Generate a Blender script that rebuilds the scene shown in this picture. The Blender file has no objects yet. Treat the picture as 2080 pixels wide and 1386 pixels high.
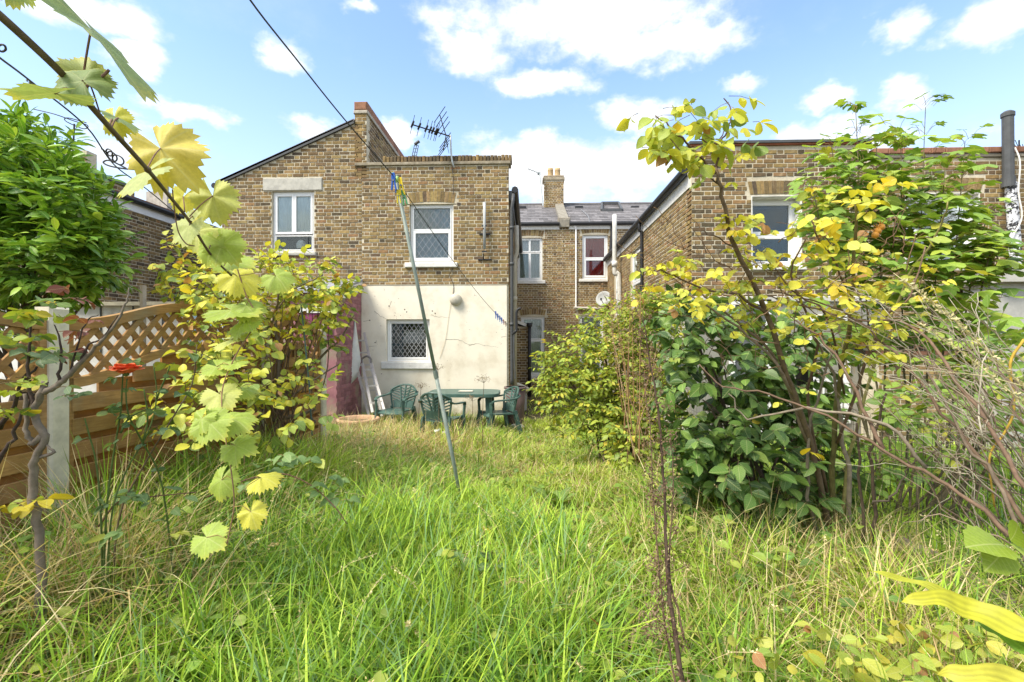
import bpy, math, random
import numpy as np
from mathutils import Vector, Matrix

# ------------------------------------------------------------------ camera, sky, sun, exposure
SC = bpy.context.scene
COL = SC.collection
CAM = np.array([0.0, 0.0, 1.65])
YAW = math.radians(2.1)
FW = np.array([-math.sin(YAW), math.cos(YAW), 0.0])
RT = np.array([math.cos(YAW), math.sin(YAW), 0.0])
FPX = 982.0

cam_d = bpy.data.cameras.new('camera')
cam = bpy.data.objects.new('camera', cam_d); COL.objects.link(cam)
cam.location = CAM; cam.rotation_euler = (math.pi/2, 0, YAW)
cam_d.sensor_width = 36.0; cam_d.lens = 36.0*FPX/2080.0
cam_d.clip_start = 0.05; cam_d.clip_end = 2000
SC.camera = cam

SUN_EL, SUN_DIR = math.radians(52), np.array([-0.80, -0.60])
SUN_STRENGTH, SUN_ANGLE = 2.5, math.radians(22)
SKY_STRENGTH = 0.15
SC.view_settings.view_transform = 'Standard'
SC.view_settings.look = 'None'
SC.view_settings.exposure = 1.33
SC.view_settings.gamma = 1.0
SC.view_settings.use_curve_mapping = False

def P(px, py, Y):
    """the point of the place that the pixel (2080 wide photo) shows at world distance Y down the garden"""
    d = FW + RT*((px-1040.0)/FPX) + np.array([0, 0, (693.0-py)/FPX])
    return CAM + d*(Y/d[1])

sun_d = bpy.data.lights.new('sun', 'SUN'); sun = bpy.data.objects.new('sun', sun_d); COL.objects.link(sun)
sun_d.energy = SUN_STRENGTH; sun_d.angle = SUN_ANGLE; sun_d.color = (1.0, 0.93, 0.79)
sv = Vector((SUN_DIR[0]*math.cos(SUN_EL), SUN_DIR[1]*math.cos(SUN_EL), math.sin(SUN_EL)))
sun.rotation_euler = (-sv).to_track_quat('-Z', 'Y').to_euler(); sun.location = (-6, -4, 12)

class NT:
    """small node-tree writer"""
    def __init__(s, tree): s.t = tree; s.n = tree.nodes; s.l = tree.links
    def node(s, typ, **kw):
        n = s.n.new(typ)
        for k, v in kw.items(): setattr(n, k, v)
        return n
    def put(s, sock, v):
        if isinstance(v, bpy.types.NodeSocket): s.l.new(v, sock)
        else: sock.default_value = v
    def math(s, op, a, b=None, c=None, clamp=False):
        n = s.node('ShaderNodeMath', operation=op, use_clamp=clamp); s.put(n.inputs[0], a)
        if b is not None: s.put(n.inputs[1], b)
        if c is not None: s.put(n.inputs[2], c)
        return n.outputs[0]
    def vmath(s, op, a, b=None, c=None, out=0):
        n = s.node('ShaderNodeVectorMath', operation=op); s.put(n.inputs[0], a)
        if b is not None: s.put(n.inputs[1], b)
        if c is not None: s.put(n.inputs[2], c)
        return n.outputs[out]
    def noise(s, vec, scale, detail=4, rough=0.55, out=0, dist=0.0):
        n = s.node('ShaderNodeTexNoise')
        if vec is not None: s.put(n.inputs['Vector'], vec)
        n.inputs['Scale'].default_value = scale; n.inputs['Detail'].default_value = detail
        n.inputs['Roughness'].default_value = rough; n.inputs['Distortion'].default_value = dist
        return n.outputs[out]
    def mapr(s, v, a, b, c=0.0, d=1.0, smooth=True):
        n = s.node('ShaderNodeMapRange'); n.interpolation_type = 'SMOOTHSTEP' if smooth else 'LINEAR'
        s.put(n.inputs[0], v)
        for i, x in enumerate((a, b, c, d)): n.inputs[1+i].default_value = x
        return n.outputs[0]
    def mix(s, f, a, b, blend='MIX'):
        n = s.node('ShaderNodeMix', data_type='RGBA', blend_type=blend)
        s.put(n.inputs[0], f); s.put(n.inputs[6], a); s.put(n.inputs[7], b)
        return n.outputs[2]
    def sep(s, v):
        n = s.node('ShaderNodeSeparateXYZ'); s.put(n.inputs[0], v); return n.outputs
    def comb(s, x, y, z):
        n = s.node('ShaderNodeCombineXYZ')
        for i, v in enumerate((x, y, z)): s.put(n.inputs[i], v)
        return n.outputs[0]

world = bpy.data.worlds.new('World'); SC.world = world; world.use_nodes = True
W = NT(world.node_tree); W.n.clear()
wo = W.node('ShaderNodeOutputWorld'); bg = W.node('ShaderNodeBackground')
sky = W.node('ShaderNodeTexSky', sky_type='NISHITA')
sky.sun_disc = False; sky.sun_elevation = SUN_EL; sky.sun_rotation = math.atan2(SUN_DIR[0], SUN_DIR[1])
sky.air_density = 1.0; sky.dust_density = 0.6; sky.ozone_density = 2.0
bg.inputs['Strength'].default_value = SKY_STRENGTH
tc = W.node('ShaderNodeTexCoord')
dirv = W.vmath('NORMALIZE', tc.outputs['Generated'])
dx, dy, dz = W.sep(dirv)
az = W.math('ARCTAN2', dx, dy); el = W.math('ARCSINE', dz)
aev = W.comb(az, el, 0.0)
# cumulus: (azimuth, elevation, half widths) in degrees
def azel(px, py):
    d = FW + RT*((px-1040.0)/FPX) + np.array([0, 0, (693.0-py)/FPX]); d = d/np.linalg.norm(d)
    return math.atan2(d[0], d[1]), math.asin(d[2])
CL = [(1150, 40, 330, 95, 1.25), (1330, 95, 210, 62, 1.2), (1105, 172, 135, 38, 1.1), (960, 110, 110, 60, .9), (1130, 350, 300, 95, 1.2), (1280, 235, 110, 45, .9),
      (150, 15, 230, 60, 1.0), (285, 120, 85, 48, 1.05), (400, 232, 110, 30, .8), (570, 120, 65, 55, .95), (640, 262, 75, 34, .85), (812, 272, 45, 35, .95),
      (1668, 203, 65, 36, 1.0), (1840, 195, 85, 42, 1.0), (1838, 55, 80, 48, .95), (2010, 40, 120, 70, 1.0), (1650, 268, 110, 34, .85), (730, 12, 40, 22, .8),
      (1500, 190, 60, 25, .8), (300, 320, 170, 55, .6), (1750, 300, 260, 40, .5)]
cov = None
n1 = W.noise(W.vmath('MULTIPLY', aev, (1.0, 1.6, 1.0)), 6.0, 9, 0.62)
n2 = W.noise(W.vmath('MULTIPLY', aev, (1.0, 1.7, 1.0)), 2.2, 3, 0.5)
warp = W.vmath('MULTIPLY', W.vmath('SUBTRACT', W.noise(W.vmath('MULTIPLY', aev, (1.0, 1.4, 1.0)), 11.0, 4, 0.6, out=1), (0.5, 0.5, 0.5)), (0.10, 0.07, 0.0))
aw = W.vmath('ADD', aev, warp)
for px, py, rx, ry, s in CL:
    a0, e0 = azel(px, py); a1, e1 = azel(px+rx, py); a2, e2 = azel(px, py-ry)
    ia, ie = 1.0/max(.01, abs(a1-a0)), 1.0/max(.01, abs(e2-e0))
    v = W.vmath('MULTIPLY_ADD', aw, (ia, ie, 0.0), (-a0*ia, -e0*ie, 0.0))
    L = W.vmath('LENGTH', v, out=1)
    b = W.math('MULTIPLY_ADD', L, -s, s)
    cov = b if cov is None else W.math('MAXIMUM', cov, b)
# cloud outside the view, its cover raised to whiten the ambient light
beyond = W.math('MAXIMUM', W.mapr(W.math('ABSOLUTE', az), 0.85, 1.0), W.mapr(el, 0.62, 0.75))
gen = W.math('MULTIPLY', W.math('SUBTRACT', W.math('MULTIPLY_ADD', n2, 3.2, -1.2), 0.0), beyond)
cov = W.math('MAXIMUM', cov, W.math('ADD', gen, W.math('MULTIPLY_ADD', beyond, 1.0, -1.0)))
cov = W.math('MAXIMUM', cov, -0.6)
dens = W.math('ADD', cov, W.math('MULTIPLY_ADD', n1, 2.3, -1.22))
mask = W.mapr(dens, -0.16, 0.62)
thin = W.mapr(W.math('ADD', W.math('MULTIPLY', n1, .5), W.math('MULTIPLY', n2, .6)), 0.50, 0.80, 0.0, 0.30)
mask = W.math('MAXIMUM', mask, thin)
haze = W.mapr(el, 0.0, 0.55, 0.60, 0.0)
mask = W.math('MAXIMUM', mask, haze)
shade = W.mapr(W.math('ADD', n1, W.math('MULTIPLY', dens, .45)), 0.40, 0.95, 0.15, 1.0)
ccol = W.mix(shade, (2.35, 2.65, 3.1, 1), (3.9, 3.95, 4.0, 1))
skyc = W.mix(1.0, sky.outputs[0], (1.0, 1.0, 1.0, 1), 'MULTIPLY')
W.l.new(W.mix(mask, skyc, ccol), bg.inputs['Color']); W.l.new(bg.outputs[0], wo.inputs[0])

# ------------------------------------------------------------------ helpers
BASE = {}
def base_of(o): return BASE.get(o.name, np.zeros(3)) if o is not None else np.zeros(3)

def tagp(o, label=None, cat=None, group=None, kind=None):
    if label: o['label'] = label
    if cat: o['category'] = cat
    if group: o['group'] = group
    if kind: o['kind'] = kind
    return o

def thing(name, label, cat, loc=(0, 0, 0), group=None):
    o = bpy.data.objects.new(name, None); COL.objects.link(o)
    o.empty_display_size = 0.1
    o.location = tuple(loc); BASE[o.name] = np.array(loc, float)
    return tagp(o, label, cat, group)

def link(name, mesh, parent=None, loc=None, mat=None):
    o = bpy.data.objects.new(name, mesh); COL.objects.link(o)
    if parent is not None: o.parent = parent
    if loc is not None: o.location = tuple(loc)
    return o

class MB:
    def __init__(s): s.V = []; s.F = []; s.T = []; s.U = []; s.n = 0
    def add(s, v, faces, tint=(1, 1, 1), uv=None):
        v = np.asarray(v, float).reshape(-1, 3)
        for f in faces: s.F.append(np.asarray(f, np.int64).reshape(1, -1)+s.n)
        s.V.append(v); t = np.asarray(tint, float)
        s.T.append(np.broadcast_to(t, (len(v), 3)) if t.ndim == 1 else t)
        s.U.append(np.zeros((len(v), 2)) if uv is None else np.asarray(uv, float))
        s.n += len(v)
    def addm(s, v, farrs, tint, uv=None):
        v = np.asarray(v, float).reshape(-1, 3)
        for f in farrs: s.F.append(np.asarray(f, np.int64)+s.n)
        s.V.append(v); s.T.append(np.broadcast_to(np.asarray(tint, float), (len(v), 3)))
        s.U.append(np.zeros((len(v), 2)) if uv is None else np.asarray(uv, float)); s.n += len(v)
    def mesh(s, name, mat, off=None, smooth=False):
        me = bpy.data.meshes.new(name)
        if s.n == 0: me.materials.append(mat); return me
        v = np.concatenate(s.V)
        if off is not None: v = v-off
        by = {}
        for f in s.F: by.setdefault(f.shape[1], []).append(f)
        fl = [np.concatenate(x) for x in by.values()]
        loops = np.concatenate([f.ravel() for f in fl]); tot = np.concatenate([np.full(len(f), f.shape[1]) for f in fl])
        st = np.concatenate([[0], np.cumsum(tot)[:-1]])
        me.vertices.add(len(v)); me.vertices.foreach_set('co', v.astype(np.float32).ravel())
        me.loops.add(len(loops)); me.loops.foreach_set('vertex_index', loops.astype(np.int32))
        me.polygons.add(len(tot)); me.polygons.foreach_set('loop_start', st.astype(np.int32)); me.polygons.foreach_set('loop_total', tot.astype(np.int32))
        me.polygons.foreach_set('use_smooth', np.full(len(tot), smooth, bool))
        t = np.concatenate(s.T); c = np.ones((len(t), 4), np.float32); c[:, :3] = t
        a = me.attributes.new('tint', 'FLOAT_COLOR', 'POINT'); a.data.foreach_set('color', c.ravel())
        u = np.concatenate(s.U).astype(np.float32)
        if np.any(u):
            a = me.attributes.new('leaf_uv', 'FLOAT2', 'POINT'); a.data.foreach_set('vector', u.ravel())
        me.materials.append(mat); me.update(calc_edges=True); me.validate()
        return me
    def build(s, name, mat, parent=None, label=None, cat=None, group=None, kind=None, smooth=False, loc=None):
        if parent is not None: off = base_of(parent); l = None
        else: off = np.array(loc, float) if loc is not None else np.zeros(3); l = off
        o = link(name, s.mesh(name, mat, off, smooth), parent, l)
        BASE[o.name] = off
        return tagp(o, label, cat, group, kind)

BOXF = np.array([[0, 1, 3, 2], [4, 6, 7, 5], [0, 4, 5, 1], [2, 3, 7, 6], [0, 2, 6, 4], [1, 5, 7, 3]])
def box(mb, a, b, tint=(1, 1, 1)):
    x0, y0, z0 = np.minimum(a, b); x1, y1, z1 = np.maximum(a, b)
    v = [(x, y, z) for x in (x0, x1) for y in (y0, y1) for z in (z0, z1)]
    mb.addm(v, [BOXF], tint)

def fbox(mb, F, u0, u1, z0, z1, d0, d1, tint=(1, 1, 1), bev=0.0):
    """box in a wall frame F=(origin, u, normal): u along the wall, z up, d out of the wall"""
    O, u, n = F; O = np.asarray(O, float); k = np.array([0, 0, 1.0])
    if bev <= 0:
        v = [O+u*a+k*c+n*b for a in (u0, u1) for b in (d0, d1) for c in (z0, z1)]
        mb.addm(v, [BOXF], tint)
    else:
        e = min(bev, abs(u1-u0)*.4, abs(z1-z0)*.4, abs(d1-d0)*.9)
        ring = []
        for d, s in ((d0, 0), (d1-e, 0), (d1, e)):
            ring += [O+u*(u0+s)+k*(z0+s)+n*d, O+u*(u1-s)+k*(z0+s)+n*d, O+u*(u1-s)+k*(z1-s)+n*d, O+u*(u0+s)+k*(z1-s)+n*d]
        f = [[0, 3, 2, 1], [8, 9, 10, 11]]
        for r in (0, 4):
            for i in range(4): f.append([r+i, r+(i+1) % 4, r+4+(i+1) % 4, r+4+i])
        mb.addm(ring, [np.array(f)], tint)

def beam(mb, p, q, w, h, tint=(1, 1, 1), up=(0, 0, 1)):
    """rectangular bar from p to q"""
    p = np.asarray(p, float); q = np.asarray(q, float); d = q-p; d = d/np.linalg.norm(d)
    s = np.cross(d, up)
    if np.linalg.norm(s) < 1e-4: s = np.cross(d, (1, 0, 0))
    s /= np.linalg.norm(s); t = np.cross(s, d)
    v = [c+s*a*w/2+t*b*h/2 for c in (p, q) for a in (-1, 1) for b in (-1, 1)]
    mb.addm(v, [BOXF], tint)

def tube(mb, pts, r, n=6, tint=(1, 1, 1), cap=True):
    pts = np.asarray(pts, float); m = len(pts)
    r = np.full(m, r) if np.isscalar(r) else np.asarray(r, float)
    t = np.gradient(pts, axis=0); t /= np.linalg.norm(t, axis=1)[:, None]+1e-12
    a = np.cross(t[0], (0, 0, 1.0))
    if np.linalg.norm(a) < 1e-3: a = np.cross(t[0], (1.0, 0, 0))
    a /= np.linalg.norm(a); V = []
    ang = np.arange(n)*2*math.pi/n
    for i in range(m):
        a = a-t[i]*np.dot(a, t[i]); a /= np.linalg.norm(a)+1e-12; b = np.cross(t[i], a)
        V.append(pts[i]+r[i]*(np.cos(ang)[:, None]*a+np.sin(ang)[:, None]*b))
    V = np.concatenate(V); F = []
    for i in range(m-1):
        for k in range(n): F.append([i*n+k, i*n+(k+1) % n, (i+1)*n+(k+1) % n, (i+1)*n+k])
    mb.addm(V, [np.array(F)], tint)
    if cap:
        mb.F.append((np.arange(n)[::-1]+mb.n-len(V)).reshape(1, -1)); mb.F.append((np.arange(n)+mb.n-n).reshape(1, -1))

def smooth_path(pts, k=6):
    pts = np.asarray(pts, float)
    if len(pts) < 3: return pts
    p = np.vstack([2*pts[0]-pts[1], pts, 2*pts[-1]-pts[-2]]); out = []
    for i in range(1, len(p)-2):
        for t in np.arange(k)/k:
            a, b, c, d = p[i-1], p[i], p[i+1], p[i+2]
            out.append(.5*((2*b)+(-a+c)*t+(2*a-5*b+4*c-d)*t*t+(-a+3*b-3*c+d)*t**3))
    out.append(pts[-1]); return np.array(out)

def lathe(mb, c, prof, n=20, tint=(1, 1, 1), axis=(0, 0, 1.0)):
    axis = np.asarray(axis, float); axis /= np.linalg.norm(axis)
    a = np.cross(axis, (1.0, 0, 0)); 
    if np.linalg.norm(a) < .1: a = np.cross(axis, (0, 1.0, 0))
    a /= np.linalg.norm(a); b = np.cross(axis, a); V = []; F = []
    for r, h in prof:
        for k in range(n):
            g = 2*math.pi*k/n; V.append(np.asarray(c)+axis*h+r*(math.cos(g)*a+math.sin(g)*b))
    for i in range(len(prof)-1):
        for k in range(n): F.append([i*n+k, i*n+(k+1) % n, (i+1)*n+(k+1) % n, (i+1)*n+k])
    mb.addm(V, [np.array(F)], tint)

# ------------------------------------------------------------------ materials
MATS = {}
def mat(name, col=(1, 1, 1), rough=0.7, tint=True, var=0.25, scale=6.0, bump=0.0, bscale=80.0, spec=0.3, metal=0.0, trans=0.0, extra=None, coords='Object', tcol=None, hue=None):
    m = bpy.data.materials.new(name); m.use_nodes = True; T = NT(m.node_tree); T.n.clear()
    out = T.node('ShaderNodeOutputMaterial'); bs = T.node('ShaderNodeBsdfPrincipled')
    co = T.node('ShaderNodeTexCoord').outputs[coords]
    c = (col[0], col[1], col[2], 1)
    if tint:
        at = T.node('ShaderNodeAttribute'); at.attribute_name = 'tint'
        c = T.mix(1.0, c, at.outputs['Color'], 'MULTIPLY')
    if var:
        f = T.mapr(T.noise(co, scale, 5, .6), .3, .7, 1-var, 1+var*.6, smooth=False)
        c = T.mix(1.0, c, T.comb(f, f, f), 'MULTIPLY')
    if hue:
        c = T.mix(T.mapr(T.noise(co, hue[1], 4, .6), hue[2], hue[3]), c, (*hue[0], 1))
    if extra: c = extra(T, c, co)
    T.put(bs.inputs['Base Color'], c)
    bs.inputs['Roughness'].default_value = rough; bs.inputs['Specular IOR Level'].default_value = spec; bs.inputs['Metallic'].default_value = metal
    if bump:
        bn = T.node('ShaderNodeBump'); bn.inputs['Strength'].default_value = bump; bn.inputs['Distance'].default_value = .004
        T.put(bn.inputs['Height'], T.noise(co, bscale, 6, .65)); T.l.new(bn.outputs[0], bs.inputs['Normal'])
    if trans:
        tr = T.node('ShaderNodeBsdfTranslucent'); mx = T.node('ShaderNodeMixShader'); mx.inputs[0].default_value = trans
        T.put(tr.inputs[0], T.mix(1.0, c, (*(tcol or (1.25, 1.15, .55)), 1), 'MULTIPLY'))
        T.l.new(bs.outputs[0], mx.inputs[1]); T.l.new(tr.outputs[0], mx.inputs[2]); T.l.new(mx.outputs[0], out.inputs[0])
    else: T.l.new(bs.outputs[0], out.inputs[0])
    MATS[name] = m; return m

def x_brick(T, c, co):
    f = T.mapr(T.noise(co, 55, 5, .7), .35, .75)
    c = T.mix(T.math('MULTIPLY', f, .35), c, (.07, .055, .04, 1))
    f = T.mapr(T.noise(co, 130, 3, .6), .62, .75)
    c = T.mix(T.math('MULTIPLY', f, .4), c, (.55, .47, .33, 1))
    ps = T.node('ShaderNodeNewGeometry').outputs['Position']
    a = T.mapr(T.noise(T.vmath('MULTIPLY', ps, (1.0, 1.0, .45)), 1.5, 6, .65), .5, .72)
    c = T.mix(T.math('MULTIPLY', a, .42), c, (.12, .10, .065, 1))
    b = T.mapr(T.noise(T.vmath('MULTIPLY', ps, (1.0, 1.0, .8)), 2.6, 6, .7), .58, .72)
    return T.mix(T.math('MULTIPLY', b, .38), c, (.50, .42, .28, 1))
M_BRICK = mat('stock_brick', rough=.9, var=.35, scale=14, bump=.5, bscale=60, spec=.15, extra=x_brick)
def x_mortar(T, c, co):
    f = T.mapr(T.noise(co, 1.7, 4, .6), .4, .7)
    c = T.mix(T.math('MULTIPLY', f, .40), c, (.33, .27, .17, 1))
    return T.mix(T.math('MULTIPLY', T.mapr(T.noise(co, 30, 3, .6), .55, .75), .4), c, (.2, .16, .1, 1))
M_MORTAR = mat('lime_mortar', (.62, .555, .42), rough=.95, tint=False, var=.2, scale=20, bump=.5, bscale=120, spec=.1, extra=x_mortar)
def x_render(T, c, co):
    n = T.noise(co, 2.2, 6, .6)
    c = T.mix(T.math('MULTIPLY', T.mapr(n, .44, .70), .55), c, (.58, .49, .35, 1))
    # flakes where the paint has come off
    fl = T.mapr(T.noise(co, 16, 6, .65), .66, .69)
    fl = T.math('MULTIPLY', fl, T.mapr(T.noise(co, 1.6, 2, .5), .47, .56))
    c = T.mix(fl, c, (.36, .27, .22, 1))
    # dirt rising from the ground
    z = T.sep(co)[2]
    d = T.math('MULTIPLY', T.mapr(z, .75, .0), T.mapr(T.noise(co, 5, 5, .65), .3, .6))
    c = T.mix(T.math('MULTIPLY', d, .7), c, (.30, .24, .14, 1))
    return c
M_RENDER = mat('cream_render', (.82, .755, .615), rough=.8, tint=False, var=.05, scale=3, bump=.35, bscale=35, spec=.2, extra=x_render)
M_GREYREND = mat('grey_render', (.50, .48, .43), rough=.9, tint=True, var=.2, scale=3, bump=.3, bscale=40, spec=.15)
def x_white(T, c, co):
    f = T.mapr(T.noise(co, 9, 6, .65), .56, .72)
    return T.mix(T.math('MULTIPLY', f, .45), c, (.45, .42, .35, 1))
M_WHITE = mat('white_upvc', (.80, .80, .79), rough=.4, tint=True, var=.05, scale=8, spec=.4)
M_OLDWHITE = mat('weathered_white_paint', (.74, .72, .67), rough=.75, tint=True, var=.15, scale=10, bump=.3, bscale=50, extra=x_white)
M_STONE = mat('stone', (.48, .46, .40), rough=.9, tint=True, var=.3, scale=9, bump=.5, bscale=50, extra=x_white)
M_CONC = mat('concrete', (.62, .57, .45), rough=.92, tint=True, var=.22, scale=12, bump=.35, bscale=130, spec=.15)
M_SLATE = mat('slate', (.19, .18, .18), rough=.75, tint=True, var=.3, scale=7, bump=.2, bscale=50)
M_BLACK = mat('black_plastic', (.030, .030, .032), rough=.45, tint=True, var=.25, scale=12)
M_DGREY = mat('dark_grey_plastic', (.085, .088, .09), rough=.5, tint=True, var=.2, scale=10)
def x_flake(T, c, co):
    f = T.mapr(T.noise(co, 14, 6, .7), .50, .53)
    return T.mix(f, c, (.03, .03, .032, 1))
M_FLAKE = mat('flaking_paint_pipe', (.62, .63, .66), rough=.55, tint=False, var=.1, extra=x_flake)
M_BEIGEPIPE = mat('beige_pipe', (.50, .46, .37), rough=.6, tint=True, var=.2, scale=8)
M_LEAD = mat('lead', (.24, .245, .26), rough=.5, tint=True, var=.3, scale=6)
M_DARK = mat('dark_interior', (.012, .012, .012), rough=.95, tint=True, var=0)  # near-black colour stands in for the unlit rooms behind the windows
def x_wood(T, c, co):
    s = T.sep(co)
    v = T.comb(T.math('MULTIPLY', s[0], 6), T.math('MULTIPLY', s[1], 6), T.math('MULTIPLY', s[2], 90))
    f = T.mapr(T.noise(v, 1.0, 5, .6, dist=.6), .35, .65)
    return T.mix(T.math('MULTIPLY', f, .5), c, (.22, .115, .035, 1))
M_FENCE = mat('treated_timber', (.40, .23, .08), rough=.8, tint=True, var=.32, scale=7, bump=.4, bscale=60, extra=x_wood, hue=((.25, .20, .11), 2.6, .50, .72))
M_OLDWOOD = mat('grey_timber', (.26, .21, .15), rough=.9, tint=True, var=.35, scale=9, bump=.5, bscale=40)
M_DARKWOOD = mat('dark_timber', (.055, .047, .04), rough=.9, tint=True, var=.3, scale=9, bump=.4, bscale=40)
M_PAINTBRICK = mat('maroon_paint', (.33, .15, .165), rough=.85, tint=True, var=.3, scale=5, bump=.6, bscale=22, hue=((.30, .22, .17), 2.3, .52, .66))
M_MAGENTA = mat('magenta_paint', (.24, .045, .12), rough=.6, tint=True, var=.2)
M_GREENPL = mat('green_plastic', (.06, .115, .095), rough=.42, tint=True, var=.25, scale=9, hue=((.13, .20, .16), 5.0, .55, .75))
M_ALU = mat('aluminium', (.55, .54, .52), rough=.45, tint=True, var=.2, metal=.35)
M_STEEL = mat('galvanised_steel', (.33, .35, .34), rough=.4, tint=True, var=.15, metal=.3)
M_POLE = mat('green_grey_pole', (.22, .26, .225), rough=.45, tint=True, var=.25, scale=14)
M_WIRE = mat('rusty_wire', (.055, .05, .045), rough=.6, tint=True, var=.2)
M_TERRA = mat('terracotta', (.46, .30, .19), rough=.9, tint=True, var=.25, scale=10, bump=.3)
M_CLOTH = mat('white_cloth', (.72, .72, .68), rough=.9, tint=True, var=.12, scale=8, trans=.15, tcol=(1, 1, 1))
M_CURTAIN = mat('net_curtain', (.85, .85, .83), rough=.95, tint=True, var=.12, scale=4)
M_PEG = mat('peg_plastic', (1, 1, 1), rough=.45, tint=True, var=.08)
M_BARK = mat('bark', (1, 1, 1), rough=.9, tint=True, var=.35, scale=30, bump=.6, bscale=90, spec=.15)
M_REDTILE = mat('red_tile', (.29, .14, .085), rough=.85, tint=True, var=.3, scale=10, bump=.3)
M_CHIMPOT = mat('buff_clay', (.50, .36, .19), rough=.85, tint=True, var=.25)
M_PETAL = mat('petal', (.88, .20, .075), rough=.6, tint=True, var=.12, trans=.25, tcol=(1.1, .8, .6))
M_HIP = mat('rose_hip', (.60, .27, .04), rough=.45, tint=True, var=.2)
M_DISH = mat('dish_grey', (.42, .43, .42), rough=.6, tint=True, var=.2)

def glass_mat(name, refl=.22, tone=(.93, .96, .95)):
    m = bpy.data.materials.new(name); m.use_nodes = True; T = NT(m.node_tree); T.n.clear()
    out = T.node('ShaderNodeOutputMaterial'); g = T.node('ShaderNodeBsdfGlossy'); t = T.node('ShaderNodeBsdfTransparent'); mx = T.node('ShaderNodeMixShader')
    g.inputs['Roughness'].default_value = .03; g.inputs['Color'].default_value = (.62, .68, .68, 1); t.inputs['Color'].default_value = (*tone, 1)
    fr = T.node('ShaderNodeFresnel'); fr.inputs[0].default_value = 1.5
    T.put(mx.inputs[0], T.math('ADD', fr.outputs[0], refl-.04, clamp=True))
    T.l.new(t.outputs[0], mx.inputs[1]); T.l.new(g.outputs[0], mx.inputs[2]); T.l.new(mx.outputs[0], out.inputs[0]); return m
M_GLASS = glass_mat('window_glass', .07)

# leaves: colour comes from each leaf's own tint
def x_leaf(T, c, co):
    f = T.mapr(T.noise(co, 28, 4, .6), .55, .75)
    c = T.mix(T.math('MULTIPLY', f, .28), c, (.42, .40, .10, 1))
    at = T.node('ShaderNodeAttribute'); at.attribute_name = 'leaf_uv'; u = T.sep(at.outputs['Vector']); ax = T.math('ABSOLUTE', u[0])
    rib = T.math('MULTIPLY', T.mapr(ax, .022, .004), T.mapr(u[1], .0005, .01))
    sv = T.math('PINGPONG', T.math('SUBTRACT', u[1], T.math('MULTIPLY', ax, .9)), .065)
    sv = T.math('MULTIPLY', T.math('MULTIPLY', T.mapr(sv, .014, .0), .55), T.mapr(u[1], .0005, .01))
    dk = T.math('MULTIPLY', T.mapr(sv, .0, .3), .0)
    c = T.mix(T.math('MULTIPLY', T.math('MAXIMUM', rib, sv), .38), c, (.60, .62, .28, 1))
    spot = T.math('MULTIPLY', T.mapr(T.noise(co, 9, 4, .7), .66, .72), .55)
    return T.mix(spot, c, (.33, .20, .06, 1))
M_LEAF = mat('leaf_soft', rough=.5, var=.18, scale=18, spec=.35, trans=.36, extra=x_leaf)
M_LEAFGLOSS = mat('leaf_glossy', rough=.40, var=.15, scale=18, spec=.35, trans=.24, extra=x_leaf)
def x_vine(T, c, co):
    at = T.node('ShaderNodeAttribute'); at.attribute_name = 'leaf_uv'; u = T.sep(at.outputs['Vector'])
    r = T.math('SQRT', T.math('ADD', T.math('MULTIPLY', u[0], u[0]), T.math('MULTIPLY', u[1], u[1])))
    th = T.math('ABSOLUTE', T.math('ARCTAN2', u[0], u[1]))
    d = T.math('PINGPONG', T.math('ADD', th, 0.0), .45)
    vein = T.mapr(T.math('MULTIPLY', r, T.math('SINE', d)), .022, .004)
    # side veins
    side = T.mapr(T.math('ABSOLUTE', T.math('SUBTRACT', T.math('FRACT', T.math('MULTIPLY', T.math('SUBTRACT', r, T.math('MULTIPLY', d, .55)), 7.0)), .5)), .07, .0)
    vein = T.math('MAXIMUM', T.math('MULTIPLY', vein, .6), T.math('MULTIPLY', side, .22))
    edge = T.math('MULTIPLY', T.mapr(T.math('ADD', r, T.math('MULTIPLY', T.noise(co, 30, 4, .6), .5)), .72, 1.15), .75)
    c = T.mix(edge, c, (.66, .58, .07, 1))
    sp = T.mapr(T.noise(co, 45, 4, .7), .64, .70)
    c = T.mix(T.math('MULTIPLY', sp, .6), c, (.34, .20, .06, 1))
    return T.mix(T.math('MULTIPLY', vein, .45), c, (.62, .62, .30, 1))
M_VINE = mat('vine_leaf', rough=.5, var=.15, scale=14, spec=.3, trans=.38, extra=x_vine, bump=.25, bscale=60)
M_GRASS = mat('grass_blade', rough=.5, var=0, spec=.3, trans=.28, tcol=(1.2, 1.15, .6))
M_SOIL = mat('soil_and_thatch', (.065, .06, .025), rough=1, tint=False, var=.5, scale=5, bump=.8, bscale=25, hue=((.15, .11, .05), 1.6, .45, .65))

rng = np.random.default_rng(7)
def sstep(x): x = np.clip(x, 0, 1); return x*x*(3-2*x)
def ground_z(x, y):
    x = np.asarray(x, float); y = np.asarray(y, float)
    z = .34*sstep((7.2-y)/4.2)
    z = z+.10*np.exp(-((x+2.2)/.55)**2)*sstep((7-y)/2)          # the bed along the fence is banked up
    near = np.exp(-((x/7)**2+((y-4)/7)**2))
    return z+near*(.025*np.sin(2.1*x+1.3*y)+.02*np.sin(3.7*x-2.9*y+1)+.012*np.sin(7.3*y+4*x))
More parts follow.
